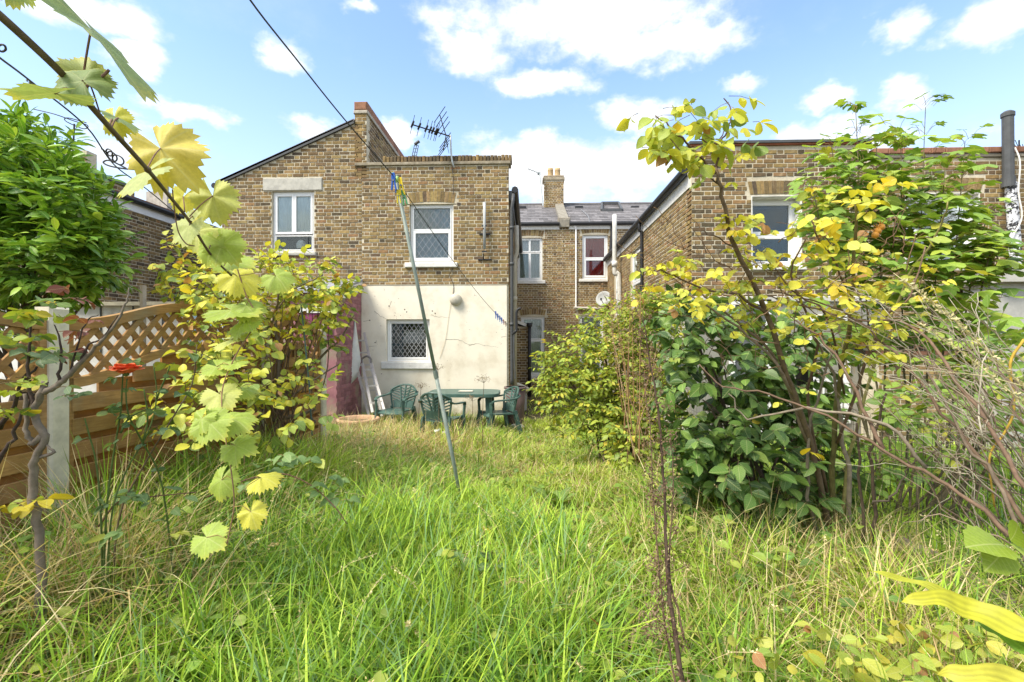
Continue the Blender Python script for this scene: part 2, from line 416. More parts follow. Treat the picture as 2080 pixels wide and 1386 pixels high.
# ------------------------------------------------------------------ the ground
def make_ground():
    xs = np.concatenate([[-400, -150, -60, -25, -14], np.arange(-9, 9.01, .15), [14, 25, 60, 150, 400]])
    ys = np.concatenate([[-300, -100, -40, -15, -7], np.arange(-3, 12.01, .15), [15, 20, 30, 60, 150, 400, 900]])
    X, Y = np.meshgrid(xs, ys); Z = ground_z(X, Y)
    Z = Z+np.where((np.abs(X) < 9) & (Y > -3) & (Y < 12), .012*np.sin(11*X+3)*np.sin(9*Y), 0)
    v = np.stack([X, Y, Z], -1).reshape(-1, 3); nx = len(xs)
    i, j = np.meshgrid(np.arange(len(xs)-1), np.arange(len(ys)-1)); a = (j*nx+i).ravel()
    f = np.stack([a, a+1, a+nx+1, a+nx], 1); mb = MB(); mb.addm(v, [f], (1, 1, 1))
    mb.build('ground', M_SOIL, kind='structure', smooth=True)
make_ground()

# ------------------------------------------------------------------ brickwork
UX, UY = np.array([1.0, 0, 0]), np.array([0, 1.0, 0])
def front(Y): return (np.array([0.0, Y, 0]), UX, -UY)            # faces the garden; u is world x
def side_left(X): return (np.array([X, 0.0, 0]), -UY, -UX)        # faces -x; u is minus world y
def side_right(X): return (np.array([X, 0.0, 0]), UY, UX)         # faces +x; u is world y
def uz(px, py, Y): p = P(px, py, Y); return p[0], p[2]
def rect(x0, y0, x1, y1, Y):
    a, t = uz(x0, y0, Y); b, c = uz(x1, y1, Y); return (min(a, b), max(a, b), min(t, c), max(t, c))

BR = np.array([(.44, .32, .145), (.36, .255, .115), (.27, .19, .095), (.19, .14, .08), (.125, .10, .065), (.38, .225, .105)])*np.array([.80, .77, .73])
def brick_tint(r, w, u, z, soot_shade):
    w = np.array(w, float)
    s = .5+.5*math.sin(1.9*u+.7*math.sin(2.3*z))*math.sin(1.4*z+1.1*u+.6)
    w = w*np.array([1.3-s*.6, 1.3-s*.4, 1.2, .5+s*.6, .25+.7*s, 1]); so = soot_shade(u, z)*.7 if soot_shade else 0
    w[3] += so*.5; w[4] += so; w /= w.sum()
    c = BR[r.choice(6, p=w)]*r.uniform(.86, 1.16)
    return c*np.array([1, r.uniform(.94, 1.05), r.uniform(.9, 1.12)])

def one_brick(mb, F, u0, u1, z0, z1, r, tint):
    O, u, n = F; k = np.array([0, 0, 1.0]); d1 = r.uniform(.003, .011); e = .004
    j = lambda s=.0022: r.uniform(-s, s)
    tilt = r.uniform(-.002, .002)
    c0 = [(u0+j(), z0+j()), (u1+j(), z0+j()), (u1+j(), z1+j()), (u0+j(), z1+j())]
    V = [O+u*a+k*c-n*.02 for a, c in c0]
    V += [O+u*a+k*c+n*(d1-e) for a, c in c0]
    m = .0045
    V += [O+u*(a+(m if i in (0, 3) else -m))+k*(c+(m if i < 2 else -m))+n*(d1+(tilt if i in (0, 3) else -tilt)) for i, (a, c) in enumerate(c0)]
    f = []
    for rr in (0, 4):
        for i in range(4): f.append([rr+i, rr+(i+1) % 4, rr+4+(i+1) % 4, rr+4+i])
    f.append([8, 9, 10, 11]); mb.addm(V, [np.array(f)], tint)

def brick_wall(parent, F, u0, u1, z0, z1, holes=(), top=None, left=None, w=(.24, .32, .24, .09, .05, .05), seed=1, soot_shade=None, nparts=300, back=True, thick=.22, skipz=None, mortar=None):
    """Flemish bond over a mortar wall; top(u) limits the height, holes are (u0, u1, z0, z1)"""
    r = np.random.default_rng(seed); O, u, n = F
    if back:
        mb = MB()
        us = sorted({u0, u1, *[h[i] for h in holes for i in (0, 1) if u0 < h[i] < u1]})
        zs = sorted({z0, z1, *[h[i] for h in holes for i in (2, 3) if z0 < h[i] < z1]})
        for a, b in zip(us[:-1], us[1:]):
            for c, d in zip(zs[:-1], zs[1:]):
                mu, mz = (a+b)/2, (c+d)/2
                if any(h[0] < mu < h[1] and h[2] < mz < h[3] for h in holes): continue
                fbox(mb, F, a, b, c, d, -thick, 0)
        if top is not None:
            k = np.array([0, 0, 1.0]); N = 24; q = np.linspace(u0, u1, N+1)
            for a, b in zip(q[:-1], q[1:]):
                ta, tb = max(z1, top(a)), max(z1, top(b))
                if ta-z1 < 1e-4 and tb-z1 < 1e-4: continue
                V = [O+u*x+k*z+n*d for d in (-thick, 0) for x, z in ((a, z1), (b, z1), (b, tb), (a, ta))]
                mb.addm(V, [np.array([[0, 3, 2, 1], [4, 5, 6, 7], [0, 1, 5, 4], [1, 2, 6, 5], [2, 3, 7, 6], [3, 0, 4, 7]])], (1, 1, 1))
        mb.build('wall', mortar or M_MORTAR, parent)
    S, Hd, J, C = .210, .0975, .015, .075; per = S+Hd+2*J
    zt = z1 if top is None else max(top(x) for x in np.linspace(u0, u1, 60))
    recs = []
    for i in range(int((zt-z0)/C)):
        a, b = z0+i*C+J/2, z0+(i+1)*C-J/2; zm = (a+b)/2
        if skipz and skipz[0] < zm < skipz[1]: continue
        x = u0-per+(0 if i % 2 else per/2)+r.uniform(-.012, .012); t = 0
        while x < u1:
            L = S if t == 0 else Hd; x0, x1 = x, x+L; x += L+J; t = 1-t
            iv = [(max(x0, u0+.002), min(x1, u1-.002))]
            for h in holes:
                if b > h[2]-.002 and a < h[3]+.002:
                    nv = []
                    for p, q in iv:
                        if q <= h[0]-.006 or p >= h[1]+.006: nv.append((p, q)); continue
                        if p < h[0]-.006: nv.append((p, h[0]-.006))
                        if q > h[1]+.006: nv.append((h[1]+.006, q))
                    iv = nv
            for p, q in iv:
                if q-p < .03: continue
                if top is not None and b > z1 and (top(p) < b or top(q) < b):
                    if max(top(p), top(q)) < b: continue
                    g = np.linspace(p, q, 12); ok = [x_ for x_ in g if top(x_) >= b]
                    if len(ok) < 2 or ok[-1]-ok[0] < .03: continue
                    p, q = ok[0], ok[-1]
                recs.append((p, q, a, b))
    full = [k for k, t in enumerate(recs) if t[1]-t[0] > .20]
    full.sort(key=lambda k: np.linalg.norm(O+u*recs[k][0]+np.array([0, 0, recs[k][2]])-CAM))
    pick = set(full[:nparts]); mb = MB(); protos = {}
    for k, (p, q, a, b) in enumerate(recs):
        c = brick_tint(r, w, p, a, soot_shade)
        if k in pick:
            # bricks of the same make share a mesh; each is an object of its own
            key = int(r.integers(0, 40))
            if key not in protos:
                m1 = MB(); one_brick(m1, (np.zeros(3), u, n), 0, .210, 0, .060, r, c); protos[key] = m1.mesh('brick', M_BRICK)
            o = link('brick', protos[key], parent, O+u*p+np.array([0, 0, a])-base_of(parent))
        else: one_brick(mb, F, p, q, a, b, r, c)
    if mb.n: mb.build('brickwork', M_BRICK, parent, kind='stuff')

def flat_arch(parent, F, uc, w, z, h, n=13, rise=.03, splay=.25, seed=3, wts=(.4, .3, .2, .05, .02, .03), sharebox=None):
    r = np.random.default_rng(seed); O, u, nn = F; k = np.array([0, 0, 1.0])
    for i in range(n):
        def pt(s, zz, g):
            a = (s/n-.5); x = a*w*(1+splay*(zz/h)); return O+u*(uc+x+g)+k*(z+zz+rise*(1-(2*a)**2))
        d = r.uniform(.005, .012); V = []
        for dd in (-.02, d):
            V += [pt(i, 0, .004)+nn*dd, pt(i+1, 0, -.004)+nn*dd, pt(i+1, h, -.004)+nn*dd, pt(i, h, .004)+nn*dd]
        mb = MB(); mb.addm(V, [np.array([[4, 5, 6, 7], [0, 1, 5, 4], [1, 2, 6, 5], [2, 3, 7, 6], [3, 0, 4, 7]])], brick_tint(r, wts, i, 0, None))
        mb.build('arch_brick', M_BRICK, parent)

def ring(mb, F, u0, u1, z0, z1, w, d0, d1, tint=(1, 1, 1), bev=.004):
    fbox(mb, F, u0, u0+w, z0, z1, d0, d1, tint, bev); fbox(mb, F, u1-w, u1, z0, z1, d0, d1, tint, bev)
    fbox(mb, F, u0+w, u1-w, z0, z0+w, d0, d1, tint, bev); fbox(mb, F, u0+w, u1-w, z1-w, z1, d0, d1, tint, bev)

def lattice(mb, F, u0, u1, z0, z1, dx, dz, r, d, tint=(1, 1, 1)):
    """diamond lead lattice clipped to the pane"""
    O, u, n = F; k = np.array([0, 0, 1.0]); sl = dz/dx; N = int((u1-u0)/dx+(z1-z0)/dz)+3
    for s in (1, -1):
        for i in range(-N, N):
            c = z0+i*dz; pts = []
            # z = c + s*sl*(x-u0)
            for x in (u0, u1):
                z = c+s*sl*(x-u0)
                if z0 <= z <= z1: pts.append((x, z))
            for z in (z0, z1):
                x = u0+(z-c)/(s*sl)
                if u0 < x < u1: pts.append((x, z))
            if len(pts) >= 2:
                p, q = pts[0], pts[1]
                if abs(p[0]-q[0]) > .01: beam(mb, O+u*p[0]+k*p[1]+n*d, O+u*q[0]+k*q[1]+n*d, r, .006, tint, up=n)

def curtain(parent, F, u0, u1, z0, z1, d, tint, folds=7, amp=.006, m=None):
    O, u, n = F; k = np.array([0, 0, 1.0]); N = folds*6; mb = MB()
    x = np.linspace(u0, u1, N+1); V = []
    for z in (z0, (z0+z1)/2, z1):
        V += [O+u*a+k*z+n*(d+amp*math.sin(2*math.pi*folds*i/N+.7*math.sin(i))) for i, a in enumerate(x)]
    f = [[r*(N+1)+i, r*(N+1)+i+1, (r+1)*(N+1)+i+1, (r+1)*(N+1)+i] for r in (0, 1) for i in range(N)]
    mb.addm(V, [np.array(f)], tint); mb.build('curtain', m or M_CURTAIN, parent, smooth=True)

def window(parent, F, R, cells, fw=.055, sash=.04, rec=.10, m=None, sill=None, sill_h=.06, sill_m=None, reveal=None, cur=None, lead=None):
    """R opening (u0,u1,z0,z1); cells are panes in fractions of the frame; parts: window > pane, lead_lattice, curtain, sill"""
    u0, u1, z0, z1 = R; m = m or M_WHITE; mb = MB()
    ring(mb, F, u0+.004, u1-.004, z0+.004, z1-.004, fw, -rec-.05, -rec)
    W_, H_ = u1-u0-2*fw, z1-z0-2*fw; PN = []
    for c in cells:
        a, b, lo, hi = u0+fw+W_*c[0]+.002, u0+fw+W_*c[1]-.002, z0+fw+H_*c[2]+.002, z0+fw+H_*c[3]-.002
        s = c[4] if len(c) > 4 and c[4] is not None else sash
        ring(mb, F, a, b, lo, hi, s, -rec-.045, -rec+.014); PN.append((a+s, b-s, lo+s, hi-s, c))
    win = mb.build('window', m, parent)
    for a, b, lo, hi, c in PN:
        g = MB(); fbox(g, F, a-.004, b+.004, lo-.004, hi+.004, -rec-.018, -rec-.012); g.build('pane', M_GLASS, win)
        ld = c[5] if len(c) > 5 else None
        if ld:
            l = MB(); lattice(l, F, a, b, lo, hi, ld[0], ld[1], ld[2], -rec-.008, ld[3]); l.build('lead_lattice', M_LEAD if ld[3][0] < 1.5 else M_WHITE, win)
        cu = c[6] if len(c) > 6 else cur
        if cu: curtain(win, F, a-.03, b+.03, lo-.03, hi+.03, -rec-.04, cu, folds=max(3, int((b-a)/.07)))
    if reveal:
        rv = MB(); dd = -rec+.002; t = .014
        fbox(rv, F, u0+.002, u0+t, z0, z1-.002, dd, .006, reveal); fbox(rv, F, u1-t, u1-.002, z0, z1-.002, dd, .006, reveal); fbox(rv, F, u0+t, u1-t, z1-t, z1-.002, dd, .006, reveal)
        rv.build('reveal', M_OLDWHITE, win)
    if sill:
        sl = MB(); fbox(sl, F, u0-sill, u1+sill, z0-sill_h, z0-.001, -rec, .07, (1, 1, 1), .012)
        sl.build('sill', sill_m or M_STONE, win)
    return win

def gutter_run(parent, p, q, r=.055, name='gutter', m=None):
    mb = MB(); tube(mb, [p, q], r, 10); return mb.build(name, m or M_BLACK, parent, smooth=False)

# ---------------------------------------------------------------- the left pair: gabled neighbour and the flat-topped wing with the cream wall
YF = 10.0
FL = front(YF)
uP, _ = uz(735, 500, YF); uE, _ = uz(451, 400, YF); uR, _ = uz(1033, 400, YF)
zTopR = uz(900, 336, YF)[1]; zRend = uz(880, 580, YF)[1]; zEave = uz(451, 368, YF)[1]; zApex = uz(722, 247, YF)[1]
uS0, uS1 = uz(720.5, 300, YF)[0], uz(744.5, 300, YF)[0]; zStack = uz(733, 222, YF)[1]

nb = thing('brick_house', 'gabled yellow brick house wing with sloping roof and white casement window under a pale lintel', 'house', ((uE+uP)/2, YF, 0), 'brick house wings')
slope = lambda u: zEave+(zApex-zEave)*np.clip((u-uE)/(uS0-uE), 0, 1)
WL = rect(552, 389, 638, 513, YF)
lint = rect(535, 363, 655, 387, YF)
sootL = lambda u, z: .35*max(0, 1-abs(z-(slope(u)-.12))/.25)+(.25 if z < 2.5 else 0)
brick_wall(nb, FL, uE, uP, 0, zEave, [WL, (lint[0], lint[1], lint[2], lint[3])], top=lambda u: slope(u)-.06 if u < uS0 else zApex, seed=11, soot_shade=sootL, w=(.22, .30, .27, .12, .06, .03))
mb = MB(); fbox(mb, FL, *lint, -.1, .03, (1, 1, 1), .01); mb.build('lintel', M_STONE, nb)
w = window(nb, FL, WL, [(0, .5, .29, 1, .045, None, (.98, .96, .94)), (.5, 1, .29, 1, .045, None, (.98, .96, .94)), (0, 1, 0, .27, .02)], fw=.05, rec=.06, sill=.06, sill_h=.07)
# things standing on the inside of the low pane
mb = MB()
c = P(612, 497, YF+.2); lathe(mb, c, [(.001, -.09), (.09, -.09), (.1, 0), (.07, .07), (.02, .1), (.001, .1)], 12, (1, 1, 1))
mb.build('basin', M_CURTAIN, w)
# roof slope over the neighbour's wing, with its dark verge
k = np.array([0, 0, 1.0])
def slab(mb, a, b, depth, th, tint=(1, 1, 1)):
    """roof slab: edge a-b on the facade pushed back along +y"""
    a, b = np.array(a, float), np.array(b, float)
    V = [p+np.array([0, dy, dz]) for dy in (0, depth) for dz in (0, th) for p in (a, b)]
    mb.addm(V, [BOXF[:, [0, 1, 2, 3]]], tint)
mb = MB(); slab(mb, (uE-.12, YF-.05, slope(uE)-.075), (uS0-.005, YF-.05, zApex-.01), 7.0, .05); mb.build('roof', M_SLATE, nb)
mb = MB(); beam(mb, (uE-.10, YF-.03, zEave-.06), (uS0-.01, YF-.03, zApex-.02), .04, .075); mb.build('verge_board', M_DGREY, nb)
mb = MB(); tube(mb, [(uE-.10, YF-.12, zEave-.13), (uE-.10, YF+6.9, zEave-.13)], .06, 8); mb.build('gutter', M_BLACK, nb)
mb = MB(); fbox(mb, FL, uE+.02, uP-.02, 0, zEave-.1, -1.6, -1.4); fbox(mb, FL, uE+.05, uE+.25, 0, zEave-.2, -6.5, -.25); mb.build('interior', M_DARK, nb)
# party wall rising through the roofs: brick with a red tile coping running back
yB = 12.2
zC = zStack
brick_wall(nb, FL, uS0, uS1, zTopR-.25, zC, seed=21, nparts=60, w=(.25, .3, .3, .1, .03, .02), thick=.2)
mb = MB(); fbox(mb, (np.array([uS1-.005, 0, 0]), UY, UX), YF+.2, 17, zTopR-.6, zC-.12, -.2, 0); mb.build('party_wall', M_MORTAR, nb)
brick_wall(nb, side_right(uS1-.005), YF+.12, yB+1.5, zTopR-.3, zC-.05, seed=22, nparts=40, back=False, w=(.15, .3, .35, .15, .05, 0))
mb = MB(); fbox(mb, FL, uS0-.02, uS1+.03, zC-.10, zC-.03, -6, .03, (.9, .85, .8), .01); mb.build('oversail_course', M_STONE, nb)
n_t = 20
for i in range(n_t):
    mb = MB(); y0 = YF-.02+i*.335; fbox(mb, FL, uS0-.01, uS1+.012, zC-.025, zC+.155, -(y0-YF+.325), -(y0-YF), (rng.uniform(.8, 1.15),)*3, .02); mb.build('coping_tile', M_REDTILE, nb)

bh = thing('brick_house', 'flat topped brick house wing with cream rendered ground floor behind the green table', 'house', ((uP+uR)/2, YF, 0), 'brick house wings')
WR = rect(832, 415, 921, 534, YF); WG = rect(785, 649, 873, 735, YF)
sootR = lambda u, z: .5*max(0, 1-abs(z-zTopR+.1)/.3)+.25*max(0, 1-abs(u-uz(1000, 1, YF)[0])/.1)*(z < uz(1, 520, YF)[1])
ztop_u = zTopR
brick_wall(bh, FL, uP, uR, zRend, ztop_u, [WR, (WR[0]-.05, WR[1]+.07, WR[3]-.02, WR[3]+.25)], seed=12, soot_shade=sootR, w=(.28, .36, .20, .08, .04, .06))
mb = MB(); fbox(mb, FL, WR[0]-.05, WR[1]+.07, WR[3], WR[3]+.25, -.2, .001); mb.build('arch_bed', M_MORTAR, bh)
flat_arch(bh, FL, (WR[0]+WR[1])/2+.01, WR[1]-WR[0]+.02, WR[3]+.012, .215, 13, rise=.035, splay=.08, wts=(.5, .3, .12, .05, .03, 0))
LD = (.075, .11, .006, (2, 2, 2)); LDW = (.095, .135, .011, (1.2, 1.2, 1.15)); LDT = (.14, .19, .0075, (1.45, 1.45, 1.42))
window(bh, FL, WR, [(0, 1, .57, 1, .022, LDT, (.40, .40, .38)), (0, 1, 0, .57, .062, LDT, (.32, .315, .30))], fw=.05, rec=.07, sill=.09, sill_h=.10, sill_m=M_OLDWHITE)
# two-course parapet coping: oversailing course, then a brick on edge
mb = MB(); fbox(mb, FL, uP-.14, uR+.045, zTopR+.002, zTopR+.065, -.26, .045, (.62, .55, .45), .008); mb.build('oversail_course', M_STONE, bh)
r = np.random.default_rng(5); x = uz(778, 320, YF)[0]; z0 = zTopR+.068
while x < uR+.03:
    mb = MB(); fbox(mb, FL, x, x+.066, z0, z0+.125+r.uniform(-.008, .012), -.24, .02+r.uniform(-.006, .006), BR[[3, 2, 1, 3, 4][r.integers(0, 5)]]*r.uniform(.9, 1.3), .012)
    mb.build('coping_brick', M_BRICK, bh); x += .075
mb = MB(); slab(mb, (uP+.1, YF+.23, zTopR-.05), (uR+.10, YF+.23, zTopR-.55), 7, .06); mb.build('roof', M_SLATE, bh)
# rendered ground floor
mb = MB()
for a, b, c, d in ((uP, WG[0], 0, zRend), (WG[1], uR-.035, 0, zRend), (WG[0], WG[1], 0, WG[2]), (WG[0], WG[1], WG[3], zRend)):
    fbox(mb, FL, a, b, c, d, -.25, .022)
mb.build('rendered_wall', M_RENDER, bh)
mb = MB(); fbox(mb, FL, uP, uR-.02, zRend+.001, zRend+.02, -.1, .028, (.8, .75, .65)); mb.build('render_stop', M_STONE, bh)
# hairline cracks in the render
mb = MB()
def crack(pts, wd=.0035):
    q = smooth_path([P(a, b, YF-.0225) for a, b in pts], 5); q[:, 1] = YF-.0222
    q[1:-1, 0] += rng.uniform(-.008, .008, len(q)-2); q[1:-1, 2] += rng.uniform(-.01, .01, len(q)-2)
    tube(mb, q, np.linspace(wd, wd*.3, len(q)), 4, (.30, .24, .18), cap=False)
for pts in ([(760, 632), (775, 643), (784, 647)], [(905, 690), (930, 690), (952, 700), (970, 699), (990, 703), (1012, 706)], [(750, 704), (765, 703)], [(738, 653), (752, 651)], [(780, 586), (781, 592)], [(795, 612), (790, 627)], [(764, 692), (766, 700)],
            [(875, 640), (893, 644), (915, 646)], [(1018, 685), (1030, 683)], [(952, 703), (967, 698)]): crack(pts)
q = [P(a, b, YF-.03) for a, b in ((921, 585), (912, 640), (905, 690), (893, 728))]; tube(mb, smooth_path(q, 4), .003, 4, (1.2, 1.05, .8))
for a, b in ((751, 651), (790, 622), (822, 629), (826, 634), (878, 632), (884, 637), (762, 696)):
    p = P(a, b, YF-.022); lathe(mb, p, [(.001, .004), (.012, .003), (.014, 0)], 7, (.22, .15, .12), axis=(0, -1, 0))
mb.build('crack', M_STONE, bh)
window(bh, FL, WG, [(0, 1, 0, 1, .032, LDW, None)], fw=.055, rec=.06, sill=.10, sill_h=.15, sill_m=M_OLDWHITE)
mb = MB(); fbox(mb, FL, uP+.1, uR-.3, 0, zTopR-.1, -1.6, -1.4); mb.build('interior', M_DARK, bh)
# side wall, gutter and pipes down the passage
brick_wall(bh, side_right(uR), YF+.01, 17, 0, 4.75, seed=13, nparts=20, w=(.2, .35, .25, .1, .06, .04))
mb = MB(); tube(mb, [(uR+.13, YF+.05, 4.80), (uR+.13, 17, 4.80)], .07, 8); mb.build('gutter', M_BLACK, bh)
mb = MB(); box(mb, (uR+.01, YF+.06, 4.58), (uR+.075, 17, 4.78)); mb.build('fascia', M_DGREY, bh)
xp = uz(1039.5, 1, YF)[0]
mb = MB(); tube(mb, [(xp+.03, YF+.05, 4.70), (xp+.02, YF-.02, 4.52), (xp, YF+.02, 4.40), (xp, YF+.02, .85), (xp, YF+.02, .75)], .034, 10)
for z in (4.0, 3.25, 2.0): lathe(mb, (xp, YF+.02, z), [(.034, -.03), (.045, -.03), (.045, .03), (.034, .03)], 10)
mb.build('downpipe', M_DGREY, bh, smooth=True)
xs_ = uz(1047, 1, YF+.9)[0]
mb = MB(); tube(mb, [(xs_+.02, YF+.9, 4.25), (xs_+.03, YF+.9, 3.75), (xs_+.02, YF+.9, 3.62), (xs_-.02, YF+.9, 3.5), (xs_-.02, YF+.9, .2)], .055, 10); lathe(mb, (xs_-.02, YF+.9, 2.6), [(.055, -.05), (.066, -.05), (.066, .05), (.055, .05)], 10)
mb.build('soil_pipe', M_BEIGEPIPE, bh, smooth=True)
mb = MB(); tube(mb, smooth_path([P(1058, 627, 9.9), P(1053, 628, 9.9), P(1049, 636, 9.9), P(1049, 668, 9.9), P(1047, 674, 9.9), P(1041, 679, 9.95)], 4), .027, 8); mb.build('overflow_pipe', M_BLACK, bh, smooth=True)
mb = MB(); tube(mb, smooth_path([P(1044, 672, 9.93), P(1044, 720, 9.93), P(1047, 770, 9.93)], 4), .014, 6); mb.build('waste_pipe', M_DGREY, bh)
# plastic vent pipe strapped to the brickwork
ax, az0 = uz(985, 508, YF); _, az1 = uz(985, 414, YF)
mb = MB(); tube(mb, [(ax, YF-.10, az0), (ax, YF-.10, az1)], .03, 10, (1.0, 1.0, 1.02))
vp = mb.build('vent_pipe', M_DISH, bh, smooth=True)
mb = MB()
for py, hw in ((484-11, .12), (525, .14)):
    z = uz(985, py+3, YF)[1]; beam(mb, (ax-hw, YF-.02, z), (ax+hw, YF-.02, z), .025, .025); beam(mb, (ax-.02, YF-.02, z), (ax-.02, YF-.13, z+.10), .02, .02); beam(mb, (ax-.05, YF-.11, z+.15), (ax+.05, YF-.11, z+.15), .02, .03)
mb.build('pipe_bracket', M_BLACK, bh)
# dome on the render
p = P(926, 609, YF-.02); mb = MB(); lathe(mb, p, [(.125, 0), (.127, .03), (.12, .055), (.10, .085), (.06, .105), (.001, .112)], 20, (1, 1, 1), axis=(0, -1, 0)); mb.build('vent_cowl', M_BEIGEPIPE, bh, smooth=True)
# cable sagging across the top
mb = MB(); tube(mb, smooth_path([P(918, 336, 9.97), P(920, 350, 9.97), P(921, 395, 9.96)], 4), .006, 5); tube(mb, smooth_path([P(920, 545, 9.97), P(913, 560, 9.97), P(921, 578, 9.97), P(921, 600, 9.97)], 4), .005, 5); mb.build('cable', M_BLACK, bh)

# purple-painted lean-to against the neighbour, left of the cream wall
ln = thing('lean_to', 'low maroon painted brick lean-to with lead topped sloping roof beside the cream wall', 'lean-to', (uP-.3, 9.2, 0))
yL = 8.7
zl1 = uz(735, 572, YF)[1]; zl0 = zl1-.32
FS = side_right(uP-.004)
Og = np.array([0, 0, 0.0])
mb = MB()
V = [(uP-.004-t, y, z) for t in (0, 1.0) for y, z in ((yL, -.1), (9.98, -.1), (9.98, zl1-.05), (yL, zl0-.05))]
mb.addm(V, [np.array([[0, 1, 2, 3], [7, 6, 5, 4], [0, 4, 5, 1], [1, 5, 6, 2], [2, 6, 7, 3], [3, 7, 4, 0]])], (1, 1, 1)); mb.build('wall', M_PAINTBRICK, ln)
r = np.random.default_rng(8); mb = MB(); n_b = 0
zz = .0
while zz < zl1-.1:
    y = yL+(.11 if int(round(zz/.075)) % 2 else 0)
    while y < 9.95:
        L = .215; y1 = min(y+L, 9.96); lim = zl0-.05+(zl1-zl0)*(y-yL)/(9.98-yL)
        if zz+.065 < lim and y1-y > .05:
            m1 = MB(); fbox(m1, (np.zeros(3), UY, UX), y, y1, zz+.005, zz+.07, -.01, r.uniform(.003, .009), (r.uniform(.7, 1.25),)*3, .004)
            for vv in m1.V: vv += np.array([uP-.004, 0, 0])
            m1.build('brick', M_PAINTBRICK, ln)
        y += .225
    zz += .075
mb = MB(); V = [(x, y, z+d) for d in (0, .05) for x in (uP-1.5, uP+.03) for y, z in ((yL-.12, zl0-.055), (9.97, zl1-.01))]
mb.addm(V, [BOXF], (1.3, 1.3, 1.35)); mb.build('roof', M_LEAD, ln)
mb = MB(); beam(mb, (uP+.02, yL-.12, zl0-.14), (uP+.02, 9.96, zl1-.10), .03, .17); mb.build('barge_board', M_OLDWHITE, ln)
mb = MB(); a = P(637, 682, yL-.03); b = P(673, 636, yL-.03); box(mb, (a[0]-.25, yL-.04, a[2]), (b[0], yL, b[2])); mb.build('shutter', M_MAGENTA, ln)
mb = MB(); box(mb, (a[0]-.3, yL-.06, b[2]), (b[0]+.03, yL, b[2]+.12)); mb.build('shutter_head', M_OLDWHITE, ln)

# ---------------------------------------------------------------- terraces closing the view, beyond the passage
YT = 17.0
FT = front(YT)
def uzT(px, py): return uz(px, py, YT)
uTp = uzT(1146, 1)[0]; zTe = uzT(1146, 455)[1]; zTr = P(1146, 418, 20.5)[2]; yTr = 20.5
uT0, uT1 = -3.0, uzT(1246, 1)[0]+3.6
tl = thing('terraced_house', 'main brick house seen down the passage, with net curtained windows and a chimney', 'house', (.5, YT, 0), 'terraced houses across the end')
tr_ = thing('terraced_house', 'main brick house with red curtained sash window and a skylight in the slates', 'house', (2.5, YT, 0), 'terraced houses across the end')
W1 = rect(1050, 483, 1102, 570, YT); W2 = rect(1183, 477, 1235, 567, YT); W3 = rect(1058, 643, 1106, 765, YT); W4 = rect(1176, 640, 1226, 765, YT)
wt = (.22, .42, .24, .05, .02, .05)
A = lambda W_: (W_[0]-.08, W_[1]+.08, W_[3]-.01, W_[3]+.25)
brick_wall(tl, FT, -1.6, uTp, 0, zTe-.02, [W1, W3, A(W1), A(W3)], seed=31, w=wt, soot_shade=lambda u, z: .25 if z > zTe-.25 else 0)
brick_wall(tr_, FT, uTp+.002, uT1, 0, zTe-.02, [W2, W4, A(W2), A(W4)], seed=32, w=wt, soot_shade=lambda u, z: .25 if z > zTe-.25 else 0)
for par, W_, s in ((tl, W1, 1), (tl, W3, 2), (tr_, W2, 3), (tr_, W4, 4)):
    mb = MB(); fbox(mb, FT, *A(W_), -.2, .001); mb.build('arch_bed', M_MORTAR, par)
    flat_arch(par, FT, (W_[0]+W_[1])/2, W_[1]-W_[0]+.02, W_[3]+.03, .20, 11, rise=.04, splay=.12, seed=40+s, wts=(.35, .4, .2, .03, .02, 0))
LT = (.10, .14, .010, (1.4, 1.4, 1.4)); cw = (.70, .70, .70)
window(tl, FT, W1, [(0, .5, .68, 1, .03, LT, cw), (.5, 1, .68, 1, .03, LT, cw), (0, .5, 0, .67, .035, None, (.45, .47, .44)), (.5, 1, 0, .67, .035, None, (.75, .75, .77))], fw=.06, rec=.07, sill=.1, sill_h=.12, sill_m=M_OLDWHITE)
window(tl, FT, W3, [(0, 1, .62, 1, .04, LT, (.40, .42, .38)), (0, 1, 0, .62, .07, None, (.60, .62, .58))], fw=.06, rec=.07, sill=.1, sill_h=.12, sill_m=M_OLDWHITE)
window(tr_, FT, W2, [(0, 1, .46, 1, .045, None, (.55, .055, .05)), (0, 1, 0, .46, .06, None, (.62, .05, .05))], fw=.07, rec=.07, sill=.12, sill_h=.10, sill_m=M_OLDWHITE)
window(tr_, FT, W4, [(0, 1, .5, 1, .04, None, cw), (0, 1, 0, .5, .06, None, cw)], fw=.06, rec=.07, sill=.1, sill_h=.1, sill_m=M_OLDWHITE)
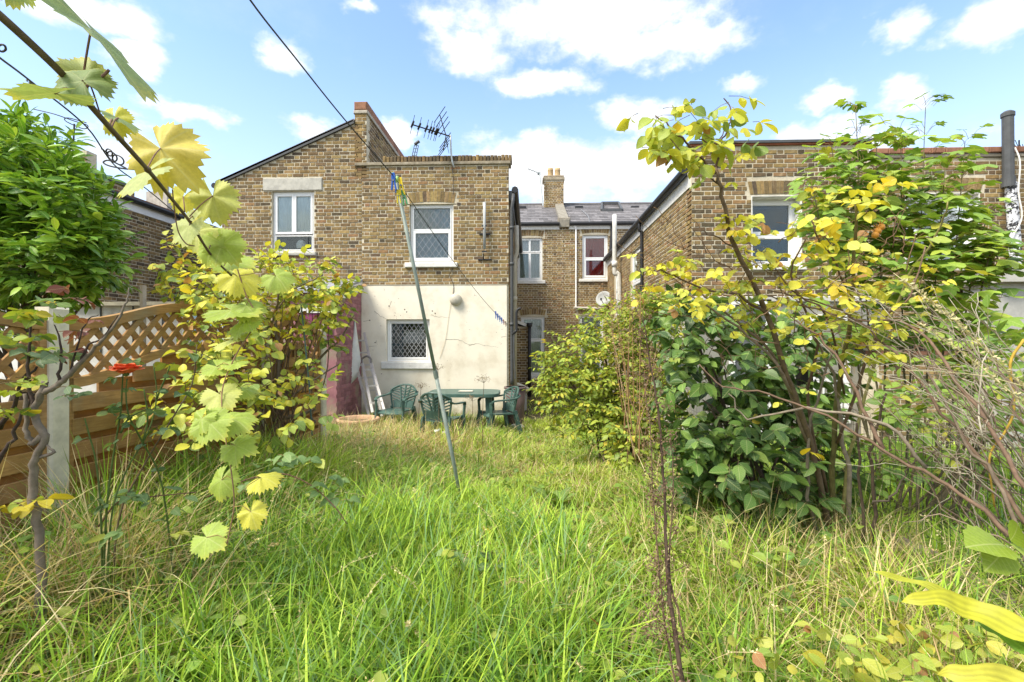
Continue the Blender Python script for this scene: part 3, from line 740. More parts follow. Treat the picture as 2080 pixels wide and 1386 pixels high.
for par, a, b in ((tl, -1.6, uTp-.17), (tr_, uTp+.17, uT1)):
    mb = MB(); N = 13; yy = np.linspace(YT-.12, yTr, N); r = np.random.default_rng(int(a*10)+50)
    ze = lambda y: zTe+.02+(zTr-zTe)*(y-YT)/(yTr-YT)
    base = MB(); base.addm([(x, y, ze(y)+d) for x in (a, b) for y in (YT-.1, yTr) for d in (-.06, 0)], [BOXF], (1, 1, 1)); base.build('roof', M_SLATE, par)
    cnt = 0; pr = []
    for i in range(N-1):
        x = a+(0 if i % 2 else -.15)
        while x < b:
            x1 = min(x+.295, b); x0 = max(x, a)
            if x1-x0 > .05:
                m1 = MB(); y0, y1 = yy[i], yy[i+1]+.06; t = r.uniform(.72, 1.3)
                m1.addm([(xx, y, ze(y)+dd) for xx in (x0, x1) for y, d0 in ((y0, .022), (y1, .004)) for dd in (d0-.003, d0+.004)], [BOXF], (t, t*.99, t*1.0))
                m1.build('slate', M_SLATE, par); cnt += 1
            x += .30
    mb = MB(); beam(mb, (a, YT-.02, zTe-.12), (b, YT-.02, zTe-.12), .035, .16); mb.build('fascia', M_OLDWHITE, par)
    mb = MB(); tube(mb, [(a, YT-.12, zTe-.02), (b, YT-.12, zTe-.02)], .06, 8); mb.build('gutter', M_BLACK, par)
    mb = MB(); tube(mb, [(a, yTr, zTr+.05), (b, yTr, zTr+.05)], .07, 8); mb.build('ridge', M_SLATE, par)
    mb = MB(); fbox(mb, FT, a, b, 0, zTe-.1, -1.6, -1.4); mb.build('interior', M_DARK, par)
for par, px in ((tl, 1061), (tr_, 1176), (tr_, 1289)):
    p = P(px, 423, 19.8); mb = MB(); box(mb, p+np.array([-.16, -.1, -.03]), p+np.array([.16, .2, .06])); mb.build('roof_vent', M_BLACK, par)
mb = MB(); a = P(1222, 428, 19.0); b = P(1266, 416, 20.3)
beam(mb, (a[0], 19.0, a[2]), (a[0]+.2, 20.3, b[2]+.08), .08, .1); beam(mb, (b[0]-.3, 19.0, a[2]), (b[0]-.2, 20.3, b[2]+.08), .08, .1); beam(mb, (a[0], 19.0, a[2]), (b[0]-.3, 19.0, a[2]), .08, .12); beam(mb, (a[0]+.2, 20.3, b[2]+.08), (b[0]-.2, 20.3, b[2]+.08), .08, .1)
mb.build('skylight', M_DGREY, tr_)
# party upstand and chimney between the two
mb = MB(); V = [(x, y, ze(y)+d) for x in (uTp-.17, uTp+.17) for y in (YT-.1, yTr) for d in (-.1, .16)]; mb.addm(V, [BOXF], (.55, .52, .48)); mb.build('party_upstand', M_STONE, tl)
mb = MB(); fbox(mb, FT, uTp-.22, uTp+.22, zTe-.05, zTe+.22, -.25, .06, (.5, .46, .42), .03); mb.build('kneeler', M_STONE, tl)
yc = 19.9; c0 = P(1105, 420, yc); c1 = P(1145, 365, yc)
Fc = front(yc); brick_wall(tl, Fc, c0[0], c1[0], zTr-.6, c1[2]-.02, seed=35, nparts=60, w=(.3, .3, .25, .1, .03, .02), thick=.5)
mb = MB(); fbox(mb, Fc, c0[0]-.06, c1[0]+.04, c1[2]-.02, c1[2]+.09, -.56, .05, (.7, .62, .5), .01); fbox(mb, Fc, c0[0]-.02, c1[0]+.01, c1[2]+.09, c1[2]+.18, -.52, .02, (.6, .5, .4), .02); mb.build('chimney_cap', M_STONE, tl)
for px in (1118, 1132.5):
    p = P(px, 360, yc+.2); mb = MB(); lathe(mb, (p[0], yc+.2, c1[2]+.15), [(.14, 0), (.125, .06), (.115, .25), (.125, .27), (.125, .31), (.115, .33), (.11, .38), (.085, .38), (.085, .2)], 14); mb.build('chimney_pot', M_CHIMPOT, tl, smooth=True)
# pipes on the right-hand one
mb = MB(); tube(mb, smooth_path([P(1166, 458, YT-.05), P(1168, 463, YT-.05), P(1170, 470, YT-.05), P(1170, 624, YT-.05)], 3), .028, 8, (1.25, 1.25, 1.3)); mb.build('waste_pipe', M_OLDWHITE, tr_)
mb = MB(); tube(mb, [P(1166, 625, YT-.07), P(1236, 628, YT-.07)], .04, 8, (.75, .7, .65)); mb.build('soil_pipe', M_OLDWHITE, tr_)
mb = MB(); tube(mb, [P(1243, 455, YT-.06), P(1243, 470, YT-.06), P(1240, 512, YT-.06)], .05, 8); mb.build('downpipe', M_BLACK, tr_)
mb = MB(); tube(mb, smooth_path([P(1180, 425, 19.2), P(1195, 440, 17.6), P(1197, 458, 16.95)], 4), .012, 5, (3, 3, 3)); mb.build('cable', M_DGREY, tr_)

# low outhouse with a sloping white cap and black drainpipe in the passage
YO = 14.0
oh = thing('outhouse', 'small brown brick outhouse with white sloping roof edge at the end of the passage', 'outhouse', (P(1062, 700, YO)[0], YO, 0))
a = P(1044, 780, YO); b = P(1073, 664, YO); FO = front(YO)
brick_wall(oh, FO, a[0], b[0], 0, b[2], seed=36, w=(.1, .3, .35, .15, .08, .02), thick=2.5)
mb = MB(); p = P(1044, 657, YO-.05); q = P(1077, 663, YO-.05); mb.addm([(x, y, z+d) for x, z in ((p[0], p[2]+.1), (q[0], q[2])) for y in (YO-.08, YO+2.4) for d in (-.06, .03)], [BOXF], (1, 1, 1)); mb.build('roof', M_OLDWHITE, oh)
mb = MB(); q = P(1075.5, 655, YO-.1); tube(mb, [(q[0], YO-.1, 2.05), (q[0], YO-.1, .05)], .052, 10); lathe(mb, (q[0], YO-.1, 2.05), [(.05, 0), (.085, .02), (.085, .12), (.05, .12)], 10); mb.build('drainpipe', M_BLACK, oh, smooth=True)
st = thing('low_wall', 'stub of grey rendered wall with pale curved stone cap by the downpipe', 'wall', P(1058, 815, 11.5)*np.array([1, 1, 0]))
a = P(1042, 820, 11.5); b = P(1070, 793, 11.5); mb = MB(); box(mb, (a[0], 11.5, -.05), (b[0], 12.0, b[2])); mb.build('wall', M_GREYREND, st)
mb = MB(); tube(mb, smooth_path([P(1040, 782, 11.3), P(1055, 785, 11.3), P(1072, 793, 11.4)], 4), .07, 8, (1.2, 1.2, 1.1)); mb.build('cap', M_STONE, st, smooth=True)

# ---------------------------------------------------------------- right-hand pair of wings
YR = 8.2
FR = front(YR)
u0R = uz(1405, 400, YR)[0]; uM = uz(1765, 400, YR)[0]; zP1 = uz(1600, 296, YR)[1]; zP2 = uz(1900, 322, YR)[1]; zG = uz(1500, 607, YR)[1]; zE2 = 4.36
ra = thing('brick_house', 'brick house wing with sash window in a deep white reveal and dark edged parapet', 'house', ((u0R+uM)/2, YR, 0), 'brick house wings')
rb = thing('brick_house', 'brick house wing with orange tile coping, half hidden behind the maple sapling', 'house', (uM+1.5, YR, 0), 'brick house wings')
WA = rect(1526, 398, 1629, 541, YR); WB = rect(1838, 393, 1990, 541, YR)
AA = (WA[0]-.07, WA[1]+.04, WA[3]-.01, WA[3]+.25); AB = (WB[0]-.07, WB[1]+.07, WB[3]-.01, WB[3]+.25)
sA = lambda u, z: .55*max(0, math.sin(u*5.3)*math.sin(u*2.1+1))*(z > zP1-.75)+(.30 if z < zP1-1.1 else 0)+.1
brick_wall(ra, FR, u0R, uM, zG, zP1, [WA, AA], seed=51, w=(.22, .32, .30, .12, .05, .03), soot_shade=sA)  # darker brick mix than the side wall paints in this front's shade
brick_wall(rb, FR, uM+.003, 9.6, 1.0, zP2, [WB, AB], seed=52, w=(.18, .32, .30, .14, .06, .02), soot_shade=lambda u, z: .4*(z > zP2-.25)+.1)  # this front's shade is likewise put into a darker brick mix
mb = MB(); fbox(mb, FR, *AA, -.2, .001); mb.build('arch_bed', M_MORTAR, ra); flat_arch(ra, FR, (WA[0]+WA[1])/2-.01, WA[1]-WA[0]+.02, WA[3]+.02, .215, 14, rise=.01, splay=.1, seed=61, wts=(.7, .2, .05, .03, .02, 0))
mb = MB(); fbox(mb, FR, *AB, -.2, .001); mb.build('arch_bed', M_MORTAR, rb); flat_arch(rb, FR, (WB[0]+WB[1])/2, WB[1]-WB[0]+.02, WB[3]+.02, .215, 16, rise=.01, splay=.1, seed=62)
window(ra, FR, WA, [(0, 1, .47, 1, .06, None, None), (0, 1, 0, .47, .06, None, None)], fw=.05, rec=.20, sill=.05, sill_h=.07, sill_m=M_OLDWHITE, reveal=(1, 1, 1))
window(rb, FR, WB, [(0, 1, .47, 1, .06, None, (.4, .4, .4)), (0, 1, 0, .47, .06, None, (.4, .4, .4))], fw=.07, rec=.12, sill=.05, sill_h=.07, sill_m=M_OLDWHITE, reveal=(1, 1, 1))
mb = MB(); fbox(mb, FR, u0R-.03, uM+.02, zP1+.002, zP1+.03, -.3, .04, (1, .7, .55)); mb.build('tile_crease', M_REDTILE, ra)
mb = MB(); fbox(mb, FR, u0R-.05, uM+.05, zP1+.032, zP1+.075, -.34, .06); mb.build('coping', M_DGREY, ra)
i = 0; x = uM+.06
while x < 9.5:
    mb = MB(); fbox(mb, FR, x, x+.222, zP2+.07, zP2+.165, -.3, .05, (rng.uniform(.85, 1.2),)*3, .012); mb.build('coping_tile', M_REDTILE, rb); x += .228
mb = MB(); fbox(mb, FR, uM+.05, 9.6, zP2+.002, zP2+.068, -.28, .03, (.45, .42, .38), .01); mb.build('oversail_course', M_STONE, rb)
for par, a, b, zz_ in ((ra, u0R+.25, uM-.02, zP1-.6), (rb, uM+.02, 9.6, zP2-.5)):
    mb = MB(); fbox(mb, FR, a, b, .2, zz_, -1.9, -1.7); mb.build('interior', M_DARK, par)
    mb = MB(); slab(mb, (a-.1, YR+.21, zz_), (b, YR+.21, zz_+.02), 8.6, .06); mb.build('roof', M_SLATE, par)
# ground floor: pale render with a white framed door
mb = MB(); fbox(mb, FR, u0R-.02, uM+.2, -.1, zG-.002, -.2, .05, (.62, .62, .6)); mb.build('rendered_wall', M_GREYREND, ra)
mb = MB(); fbox(mb, FR, u0R-.04, uM+.2, zG-.06, zG+.03, -.1, .09, (1.15, 1.15, 1.15), .01); mb.build('string_course', M_GREYREND, ra)
Dr = rect(1478, 609, 1562, 860, YR); mb = MB(); ring(mb, FR, Dr[0], Dr[1], .02, Dr[3], .09, .05, .09); fbox(mb, FR, Dr[0]+.09, Dr[1]-.09, .1, .9, .052, .07); fbox(mb, FR, Dr[0]+.09, Dr[1]-.09, .9, 1.0, .05, .088)
dr = mb.build('door', M_WHITE, ra); mb = MB(); fbox(mb, FR, Dr[0]+.09, Dr[1]-.09, 1.0, Dr[3]-.09, .055, .065, (.5, .5, .5)); mb.build('pane', M_LEAD, dr)
Dw = rect(1640, 640, 1720, 870, YR); mb = MB(); ring(mb, FR, Dw[0], Dw[1], .3, Dw[3], .08, .05, .10); fbox(mb, FR, Dw[0]+.08, Dw[1]-.08, .95, 1.03, .05, .09)
for q in np.linspace(Dw[0]+.14, Dw[1]-.14, 6): fbox(mb, FR, q, q+.02, .38, .95, .055, .08)
mb.build('gate_panel', M_WHITE, ra)
# side wall running away to the terraces
FSd = side_left(u0R)
Ws1 = (-15.6, -14.85, 2.35, 3.85); Ws2 = (-13.1, -11.7, 2.35, 4.0)
Y1 = 16.95
pa = P(1253, 603, 15); 
brick_wall(ra, FSd, -Y1, -YR-.001, zG, zE2-.12, [Ws1, Ws2, (-Y1, -Y1+.0, 0, 0)], seed=53, w=(.26, .40, .18, .04, .02, .10))  # brighter, oranger brick mix paints the light on this sunward side
mb = MB(); fbox(mb, FSd, -Y1, -YR-.21, -.1, zG-.001, -.2, .02, (1.0, .97, .9)); mb.build('side_render', M_GREYREND, ra)
window(ra, FSd, Ws2, [(0, 1, .5, 1, .05, None, (.6, .6, .62)), (0, 1, 0, .5, .06, None, (.6, .6, .62))], fw=.06, rec=.05, sill=.08, sill_h=.08, sill_m=M_OLDWHITE)
window(ra, FSd, Ws1, [(0, 1, .62, 1, .05, None, (.5, .5, .52)), (0, 1, 0, .62, .05, None, (.35, .36, .38))], fw=.06, rec=.05, sill=.08, sill_h=.08, sill_m=M_OLDWHITE)
mb = MB(); fbox(mb, FSd, -Y1, -YR-.06, zE2-.12, zE2+.10, -.1, .025); mb.build('fascia', M_OLDWHITE, ra)
mb = MB(); tube(mb, [(u0R-.10, YR+.05, zE2+.16), (u0R-.10, Y1, zE2+.12)], .065, 10); mb.build('gutter', M_BLACK, ra)
mb = MB(); slab(mb, (u0R-.12, YR+.22, zE2+.16), (u0R+.9, YR+.22, zE2+.55), 8.7, .05); mb.build('side_roof', M_SLATE, ra)
mb = MB(); y = 12.0-.2; yq = 2.74*982/(1296-1076)
q = P(1300, 470, 11.6); tube(mb, smooth_path([(u0R-.10, 11.6, zE2+.1), (u0R-.10, 11.6, zE2-.1), (u0R-.05, 11.6, zE2-.3), (u0R-.05, 11.6, 2.0), (u0R-.05, 11.6, .3)], 3), .036, 8); mb.build('downpipe', M_BLACK, ra, smooth=True)
mb = MB(); tube(mb, smooth_path([(u0R-.22, 14.3, zE2+1.0), (u0R-.22, 14.3, zE2-.5), (u0R-.20, 14.3, zE2-.75), (u0R-.08, 14.3, zE2-1.0), (u0R-.08, 14.3, .3)], 4), .065, 10, (.82, .82, .8)); lathe(mb, (u0R-.22, 14.3, zE2-.45), [(.065, -.08), (.085, -.08), (.085, .08), (.065, .08)], 10); mb.build('soil_pipe', M_OLDWHITE, ra, smooth=True)
# the stack on the right with its paint coming off, and a loose white cable
p0 = P(2047, 230, YR-.12); p1 = P(2048, 368, YR-.12); p2 = P(2053, 372, YR-.12); p3 = P(2064, 545, YR-.12)
mb = MB(); tube(mb, [p0, p1], .075, 14); lathe(mb, p0, [(.075, -.06), (.088, -.06), (.088, .0), (.05, .03), (.001, .03)], 14); lathe(mb, p1, [(.075, -.1), (.09, -.1), (.09, .06), (.075, .06)], 14); mb.build('soil_stack', M_DGREY, rb, smooth=False)
mb = MB(); tube(mb, [p2, p3, p3+np.array([.02, 0, -1.5])], .078, 14); lathe(mb, P(2055, 405, YR-.12), [(.078, -.04), (.09, -.04), (.09, .04), (.078, .04)], 14); mb.build('painted_stack', M_FLAKE, rb, smooth=False)
mb = MB(); tube(mb, smooth_path([P(2062, 300, YR-.2), P(2072, 330, YR-.25), P(2069, 390, YR-.25), P(2076, 440, YR-.25), P(2060, 475, YR-.2), P(2050, 490, YR-.2)], 5), .011, 5, (1, 1, 1)); mb.build('cable', M_OLDWHITE, rb)

# ground floor of the far right wing: low yellow brick wall, blue soldier course, felt roof edge
YS = 7.7
sh = thing('brick_outhouse', 'low yellow brick outhouse with dark soldier course and red tile line behind the mesh fence', 'outhouse', (7, YS, 0))
FSs = front(YS); x0 = uz(1785, 700, YS)[0]; x1 = 9.4; zr = uz(1900, 680, YS)[1]; zs1 = uz(1900, 692, YS)[1]; zs0 = uz(1900, 713, YS)[1]; zt = uz(1900, 721, YS)[1]
brick_wall(sh, FSs, x0, x1, .45, zt, seed=55, w=(.42, .25, .14, .10, .06, .03), thick=.4)
brick_wall(sh, FSs, x0, x1, -.05, .447, seed=56, nparts=80, w=(.03, .05, .1, .4, .42, 0), thick=.4)
mb = MB(); fbox(mb, FSs, x0, x1, zt, zs0-.002, -.3, .03, (1, 1, 1)); mb.build('tile_course', M_REDTILE, sh)
x = x0; mb = MB(); fbox(mb, FSs, x0, x1, zs0, zr-.05, -.35, -.004); mb.build('soldier_bed', M_MORTAR, sh)
while x < x1:
    mb = MB(); fbox(mb, FSs, x+.005, x+.07, zs0+.004, zs1, -.02, .004, BR[4]*rng.uniform(.6, 1.6), .004); mb.build('soldier_brick', M_BRICK, sh); x += .075
mb = MB(); fbox(mb, FSs, x0-.3, x1, zr-.05, zr+.03, -1.0, .16, (1, 1, 1), .01); mb.build('roof_edge', M_DGREY, sh)
mb = MB(); fbox(mb, FSs, x0-.02, x1, zs1+.002, zr-.05, -.3, .02, (.95, .95, .85)); mb.build('frieze', M_GREYREND, sh)
# flat roofed, white rendered block with grey felt edge by the soil stack
wb = thing('rendered_extension', 'white rendered extension with grey felt roof edge at the foot of the painted stack', 'extension', (P(2070, 600, 7.5)[0], 7.5, 0))
a = P(2030, 690, 7.4); b = P(2040, 575, 7.4); mb = MB(); box(mb, (a[0], 7.4, -.1), (10.2, 8.0, b[2]), (.62, .62, .6)); mb.build('wall', M_OLDWHITE, wb)
mb = MB(); t = P(2050, 548, 7.3); box(mb, (t[0]-.12, 7.25, b[2]+.002), (10.4, 8.15, t[2])); mb.build('roof_edge', M_GREYREND, wb)

# ---------------------------------------------------------------- the house beyond the laurel, far left
XL = uz(176, 400, 9.0)[0]
lh = thing('brick_house', 'shade toned brick house wing with white fascia and tile roof, standing beyond the laurel', 'house', (XL, 10, 0), 'brick house wings')
FLh = side_right(XL)
zel = P(245, 412, -0+9.9)[2]
brick_wall(lh, FLh, 9.0, 17, 0, zel-.14, seed=71, w=(.12, .26, .32, .18, .10, .02), soot_shade=lambda u, z: .15)  # dark mix and even darkening put this side's shade into the bricks
brick_wall(lh, front(9.0), XL-3, XL, 0, zel+.75, seed=72, nparts=10, w=(.12, .26, .32, .18, .10, .02))
mb = MB(); fbox(mb, FLh, 9.1, 17, zel-.14, zel+.06, -.1, .03); mb.build('fascia', M_WHITE, lh)
mb = MB(); tube(mb, [(XL+.09, 9.05, zel+.08), (XL+.09, 17, zel+.08)], .06, 8); mb.build('gutter', M_BLACK, lh)
mb = MB(); V = [(x, y, z+d) for x, z in ((XL+.12, zel+.10), (XL-3, zel+1.15)) for y in (9.22, 17) for d in (0, .05)]; mb.addm(V, [BOXF], (.8, .8, .8)); mb.build('roof', M_REDTILE, lh)
a = P(172, 400, 9.0); b = P(242, 348, 9.0)
zc = P(200, 348, 9.0)[2]
FLp = side_right(XL+.02)
brick_wall(lh, FLp, 8.95, 10.1, zel+.05, zc-.03, seed=73, nparts=40, w=(.3, .3, .25, .1, .03, .02), thick=.3)
brick_wall(lh, front(8.94), XL-1.5, XL+.02, zel-.1, zc-.03, seed=74, nparts=40, w=(.3, .3, .25, .1, .03, .02), thick=.3)
mb = MB(); box(mb, (XL-1.6, 8.88, zc-.028), (XL+.08, 10.15, zc+.04)); mb.build('coping', M_DGREY, lh)
q = P(318, 400, 13); mb = MB(); box(mb, (q[0]-.3, 13, zel), (q[0]+.3, 13.6, q[2]+.15)); tube(mb, [(q[0], 13.3, q[2]+.1), (q[0], 13.3, q[2]+.5)], .11, 10); mb.build('chimney', M_STONE, lh)
# white-painted outhouse of that garden, behind the fence, with its pale blue frame
wo_ = thing('garden_outhouse', 'white painted outhouse seen through the fence trellis with pale blue window frame', 'outhouse', (-5.3, 6.2, 0))
a = P(60, 640, 6.0); b = P(388, 640, 6.0); zt_ = P(240, 622, 6.0)[2]
mb = MB(); box(mb, (a[0]-2, 6.0, -.1), (b[0], 6.5, zt_)); mb.build('wall', M_OLDWHITE, wo_)
mb = MB()
for px in (140, 204, 270, 330):
    p = P(px, 640, 5.99); box(mb, (p[0]-.006, 5.985, .3), (p[0]+.006, 6.0, zt_)); 
mb.build('panel_joint', M_DGREY, wo_)
mb = MB(); box(mb, (a[0]-2.1, 5.93, zt_+.002), (b[0]+.05, 6.6, zt_+.05), (.9, .9, .88)); mb.build('coping', M_CONC, wo_)
BLU = (.42, .66, .82); M_BLUE = mat('pale_blue_paint', (.42, .64, .80), rough=.6, tint=True, var=.12)
bl = P(386, 598, 5.9); br = P(412, 760, 5.9); mb = MB(); FB = front(5.9)
ring(mb, FB, bl[0], bl[0]+.5, .6, bl[2], .07, -.06, 0); fbox(mb, FB, bl[0]+.07, bl[0]+.43, 1.5, 1.56, -.05, -.005); fbox(mb, FB, bl[0]+.22, bl[0]+.26, .67, bl[2]-.07, -.052, -.003); bf = mb.build('window_frame', M_BLUE, wo_)
mb = MB(); fbox(mb, FB, bl[0]+.07, bl[0]+.43, .67, bl[2]-.07, -.045, -.04, (1.2, 1.25, 1.3)); mb.build('pane', M_CURTAIN, bf)
p = P(289, 620, 5.8); mb = MB(); beam(mb, (p[0], 5.8, .0), (p[0]+.01, 5.8, P(289, 580, 5.8)[2]), .06, .04, (1.6, 1.7, 1.8))
mb.build('timber_stake', M_OLDWOOD, label='pale upright timber stake in front of the shade toned brick wall', cat='stake', loc=(p[0], 5.8, 0))
# ------------------------------------------------------------------ fence on the left
def gz(x, y): return float(ground_z(x, y))
fx1, fy1 = P(108, 700, 2.62)[0], 2.62
fx2, fy2 = P(533, 700, 4.52)[0], 4.52
fdir = np.array([fx2-fx1, fy2-fy1, 0]); flen = np.linalg.norm(fdir); fdir /= flen; fn = np.array([fdir[1], -fdir[0], 0])   # fn faces the garden (+x)
F0 = np.array([fx1, fy1, 0.0])
ZF = 1.83
fence = thing('panel_fence', 'golden treated timber fence with wavy trellis top between concrete posts', 'fence', (fx1, fy1, 0))
def fpost(o, i):
    mb = MB(); F = (o, fdir, fn); t = rng.uniform(.95, 1.05)
    fbox(mb, F, -.055, .055, -.2, ZF+rng.uniform(-.02, .02), -.05, .05, (t, t, t*.97), .012); mb.build('concrete_post', M_CONC, fence)
posts = [F0+fdir*d for d in (-1.93, 0, flen, flen+1.12)]
for i, o in enumerate(posts): fpost(o, i)
def fpanel(a, b, seed):
    r = np.random.default_rng(seed); L = np.linalg.norm(b-a); F = (a, fdir, fn); u0, u1 = .06, L-.06
    tn = lambda: (lambda v: (v, v*r.uniform(.94, 1.04), v*r.uniform(.85, 1.1)))(r.uniform(.82, 1.18))
    bump = lambda u: .5-.5*math.cos(2*math.pi*(u-u0)/(u1-u0))
    lo = lambda u: 1.405+.19*bump(u); hi = lambda u: 1.745+.155*bump(u)
    # horizontal boards: proud row and the row behind seen in the gaps
    z = .12; i = 0
    while z < 1.60:
        if i % 2 == 0: z0_, h, d0, d1 = z, .098, .010, .028
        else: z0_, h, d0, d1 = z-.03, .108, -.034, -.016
        segs = [(u0+.02, u1-.02)]
        if z0_+h > 1.395:
            q = [u for u in np.linspace(u0+.02, u1-.02, 60) if lo(u)-.015 > z0_+h]; segs = [(q[0], q[-1])] if len(q) > 2 else []
        for p, q in segs:
            m1 = MB(); O, u, n = F; w_ = r.uniform(-.004, .004)
            fbox(m1, F, p, q, z0_, z0_+h, d0+w_, d1+w_, np.array(tn())*(1 if i % 2 == 0 else np.array([.95, .78, .5])), .003); m1.build('board', M_FENCE, fence)  # row behind tinted darker and more orange, painting in the gaps' shade
        z += .098 if i % 2 == 0 else .042; i += 1
    for u in (u0+.02, (u0+u1)/2, u1-.02):
        m1 = MB(); fbox(m1, F, u-.018, u+.018, .1, lo(u)-.02, -.004, .003, tn()); m1.build('batten', M_FENCE, fence)
    for u in (u0+.012, u1-.012):
        m1 = MB(); fbox(m1, F, u-.02, u+.02, .1, hi(u)-.03, -.03, .026, tn()); m1.build('stile', M_FENCE, fence)
    # wavy rails
    for fn_, h, d in ((hi, .062, .03), (lo, .058, .026)):
        m1 = MB(); N = 28; q = np.linspace(u0, u1, N+1); O, u, n = F; kk = np.array([0, 0, 1.0]); V = []
        for x in q:
            for dd in (-.022, d):
                for s in (-h/2, h/2): V.append(O+u*x+kk*(fn_(x)+s)+n*dd)
        f = []
        for j in range(N):
            b0, b1 = j*4, j*4+4; f += [[b0, b1, b1+1, b0+1], [b0+2, b0+3, b1+3, b1+2], [b0, b0+2, b1+2, b1], [b0+1, b1+1, b1+3, b0+3]]
        f += [[0, 1, 3, 2], [N*4, N*4+2, N*4+3, N*4+1]]
        m1.addm(V, [np.array(f)], tn()); m1.build('rail', M_FENCE, fence)
    # trellis slats, two crossing layers
    for s, d in ((1, .010), (-1, -.006)):
        c = -1.2
        while c < L+1.2:
            # line u = c + s*(z-1.4)
            zs = np.linspace(1.35, 2.0, 80); us = c+s*(zs-1.4)*.95
            ok = [(uu, zz) for uu, zz in zip(us, zs) if u0+.01 < uu < u1-.01 and lo(uu)+.02 < zz < hi(uu)-.02]
            if len(ok) > 4:
                (ua, za), (ub, zb) = ok[0], ok[-1]; O, u, n = F
                m1 = MB(); beam(m1, O+u*ua+np.array([0, 0, za])+n*d, O+u*ub+np.array([0, 0, zb])+n*d, .014, .034, tn(), up=np.cross(n, u*s+np.array([0, 0, 1]))) if False else None
                dv = (u*(ub-ua)+np.array([0, 0, zb-za])); dv /= np.linalg.norm(dv); pv = np.cross(n, dv); A_ = O+u*ua+np.array([0, 0, za]); B_ = O+u*ub+np.array([0, 0, zb])
                V = [c_+pv*a_*.018+n*(d+b_*.0075) for c_ in (A_, B_) for a_ in (-1, 1) for b_ in (-1, 1)]
                m1.addm(V, [BOXF], tn()); m1.build('trellis_slat', M_FENCE, fence)
            c += .125
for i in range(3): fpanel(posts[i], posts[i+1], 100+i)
m1 = MB(); o = posts[2]+fn*.09; F = (o, fdir, fn); fbox(m1, F, -.05, .05, -.1, 1.5, -.03, .03, (1.1, 1.1, .95)); m1.build('timber_post', M_FENCE, fence)

# ------------------------------------------------------------------ mesh fence and timber edge on the right
mf = thing('mesh_fence', 'rusty wire mesh fence on dark posts along the right edge of the garden', 'fence', (2.12, 3, 0))
XR = 2.16
def rfp(y): return XR+.02*(y-3)
m1 = MB(); tube(m1, [(rfp(y), y, gz(2.1, y)+.09+.01*math.sin(5*y)) for y in np.linspace(1.7, 7.6, 14)], [.055+.006*math.sin(3*i) for i in range(14)], 9)
m1.build('timber_edging', M_OLDWOOD, label='weathered round timber lying along the foot of the mesh fence', cat='log', loc=(rfp(4), 4, .3))
for y in (2.12, 4.05, 6.0):
    m1 = MB(); x = rfp(y)+.07; box(m1, (x-.045, y-.045, -.1), (x+.045, y+.045, 1.42)); m1.build('post', M_DARKWOOD, mf)
m1 = MB(); ys = np.arange(2.2, 7.5, .055); r = np.random.default_rng(3)
for y in ys:
    x = rfp(y)+.02+r.uniform(-.006, .006); tube(m1, [(x, y, .28), (x+r.uniform(-.01, .01), y+r.uniform(-.006, .006), .75), (x, y, 1.18)], .0014, 3, cap=False)
for z in np.arange(.38, 1.2, .10): tube(m1, [(rfp(y)+.02+r.uniform(-.004, .004), y, z+.008*math.sin(3*y+z*9)) for y in np.linspace(2.2, 7.5, 20)], .0014, 3, cap=False)
m1.build('wire_mesh', M_WIRE, mf, kind='stuff')

# ------------------------------------------------------------------ clothes prop, lines and pegs
pb, pt = P(946, 1060, 3.95), P(806, 372, 3.55)
pr = thing('clothes_prop', 'tall leaning grey green metal clothes prop holding up the washing line', 'clothes prop', pb)
m1 = MB(); mid = pb+(pt-pb)*.46; tube(m1, [pb-(pt-pb)*.06, mid], .0155, 12); m1.build('lower_tube', M_POLE, pr, smooth=True)
m1 = MB(); tube(m1, [mid-(pt-pb)*.01, pt], .0135, 12); m1.build('upper_tube', M_POLE, pr, smooth=True)
m1 = MB(); lathe(m1, mid, [(.0157, -.03), (.019, -.03), (.019, .03), (.0137, .03)], 12, (.8, .8, .8), axis=pt-pb); m1.build('collar', M_POLE, pr)
m1 = MB(); dpr = (pt-pb)/np.linalg.norm(pt-pb); tube(m1, [pt-dpr*.02, pt+dpr*.035+np.array([-.012, 0, 0]), pt+dpr*.075+np.array([-.02, 0, 0])], .011, 8, (.35, .55, .18)); tube(m1, [pt, pt+dpr*.05+np.array([.014, 0, 0])], .010, 8, (.35, .55, .18)); m1.build('hook', M_PEG, pr, smooth=True)
wtop = pt+dpr*.03
line1 = [P(430, -130, 1.55), P(508, 0, 1.9), P(600, 118, 2.35), P(700, 243, 2.9)]
l1 = [np.array(p) for p in line1]+[wtop]
m1 = MB(); tube(m1, smooth_path(l1, 6), .0042, 6)
aw_ = P(1031, 659, 9.96); seg = [wtop+(aw_-wtop)*t+np.array([0, 0, -.30*4*t*(1-t)*.35]) for t in np.linspace(0, 1, 24)]
tube(m1, seg, .0036, 6); m1.build('washing_line', M_WIRE, label='dark washing line running over the prop to the cream wall', cat='washing line', loc=wtop)
def peg(p, d, col, L, label, grp=None):
    """a plastic clothes peg: two legs, spring; hangs along d"""
    d = np.asarray(d, float); d /= np.linalg.norm(d); s = np.cross(d, (0, 1.0, 0)); s /= np.linalg.norm(s)+1e-9; f = np.cross(s, d)
    t = thing('clothes_peg', label, 'peg', p, grp)
    for sg in (-1, 1):
        m1 = MB(); A_ = p-d*L*.3+s*sg*L*.05; B_ = p+d*L*.15+s*sg*L*.055; C_ = p+d*L*.7+s*sg*L*.13
        beam(m1, A_, B_, L*.09, L*.16, col, up=f); beam(m1, B_, C_, L*.08, L*.15, np.array(col)*.92, up=f); m1.build('leg', M_PEG, t)
    m1 = MB(); tube(m1, [p+d*L*.15-f*L*.1, p+d*L*.15+f*L*.1], L*.06, 8, (.5, .5, .5)); m1.build('spring', M_STEEL, t)
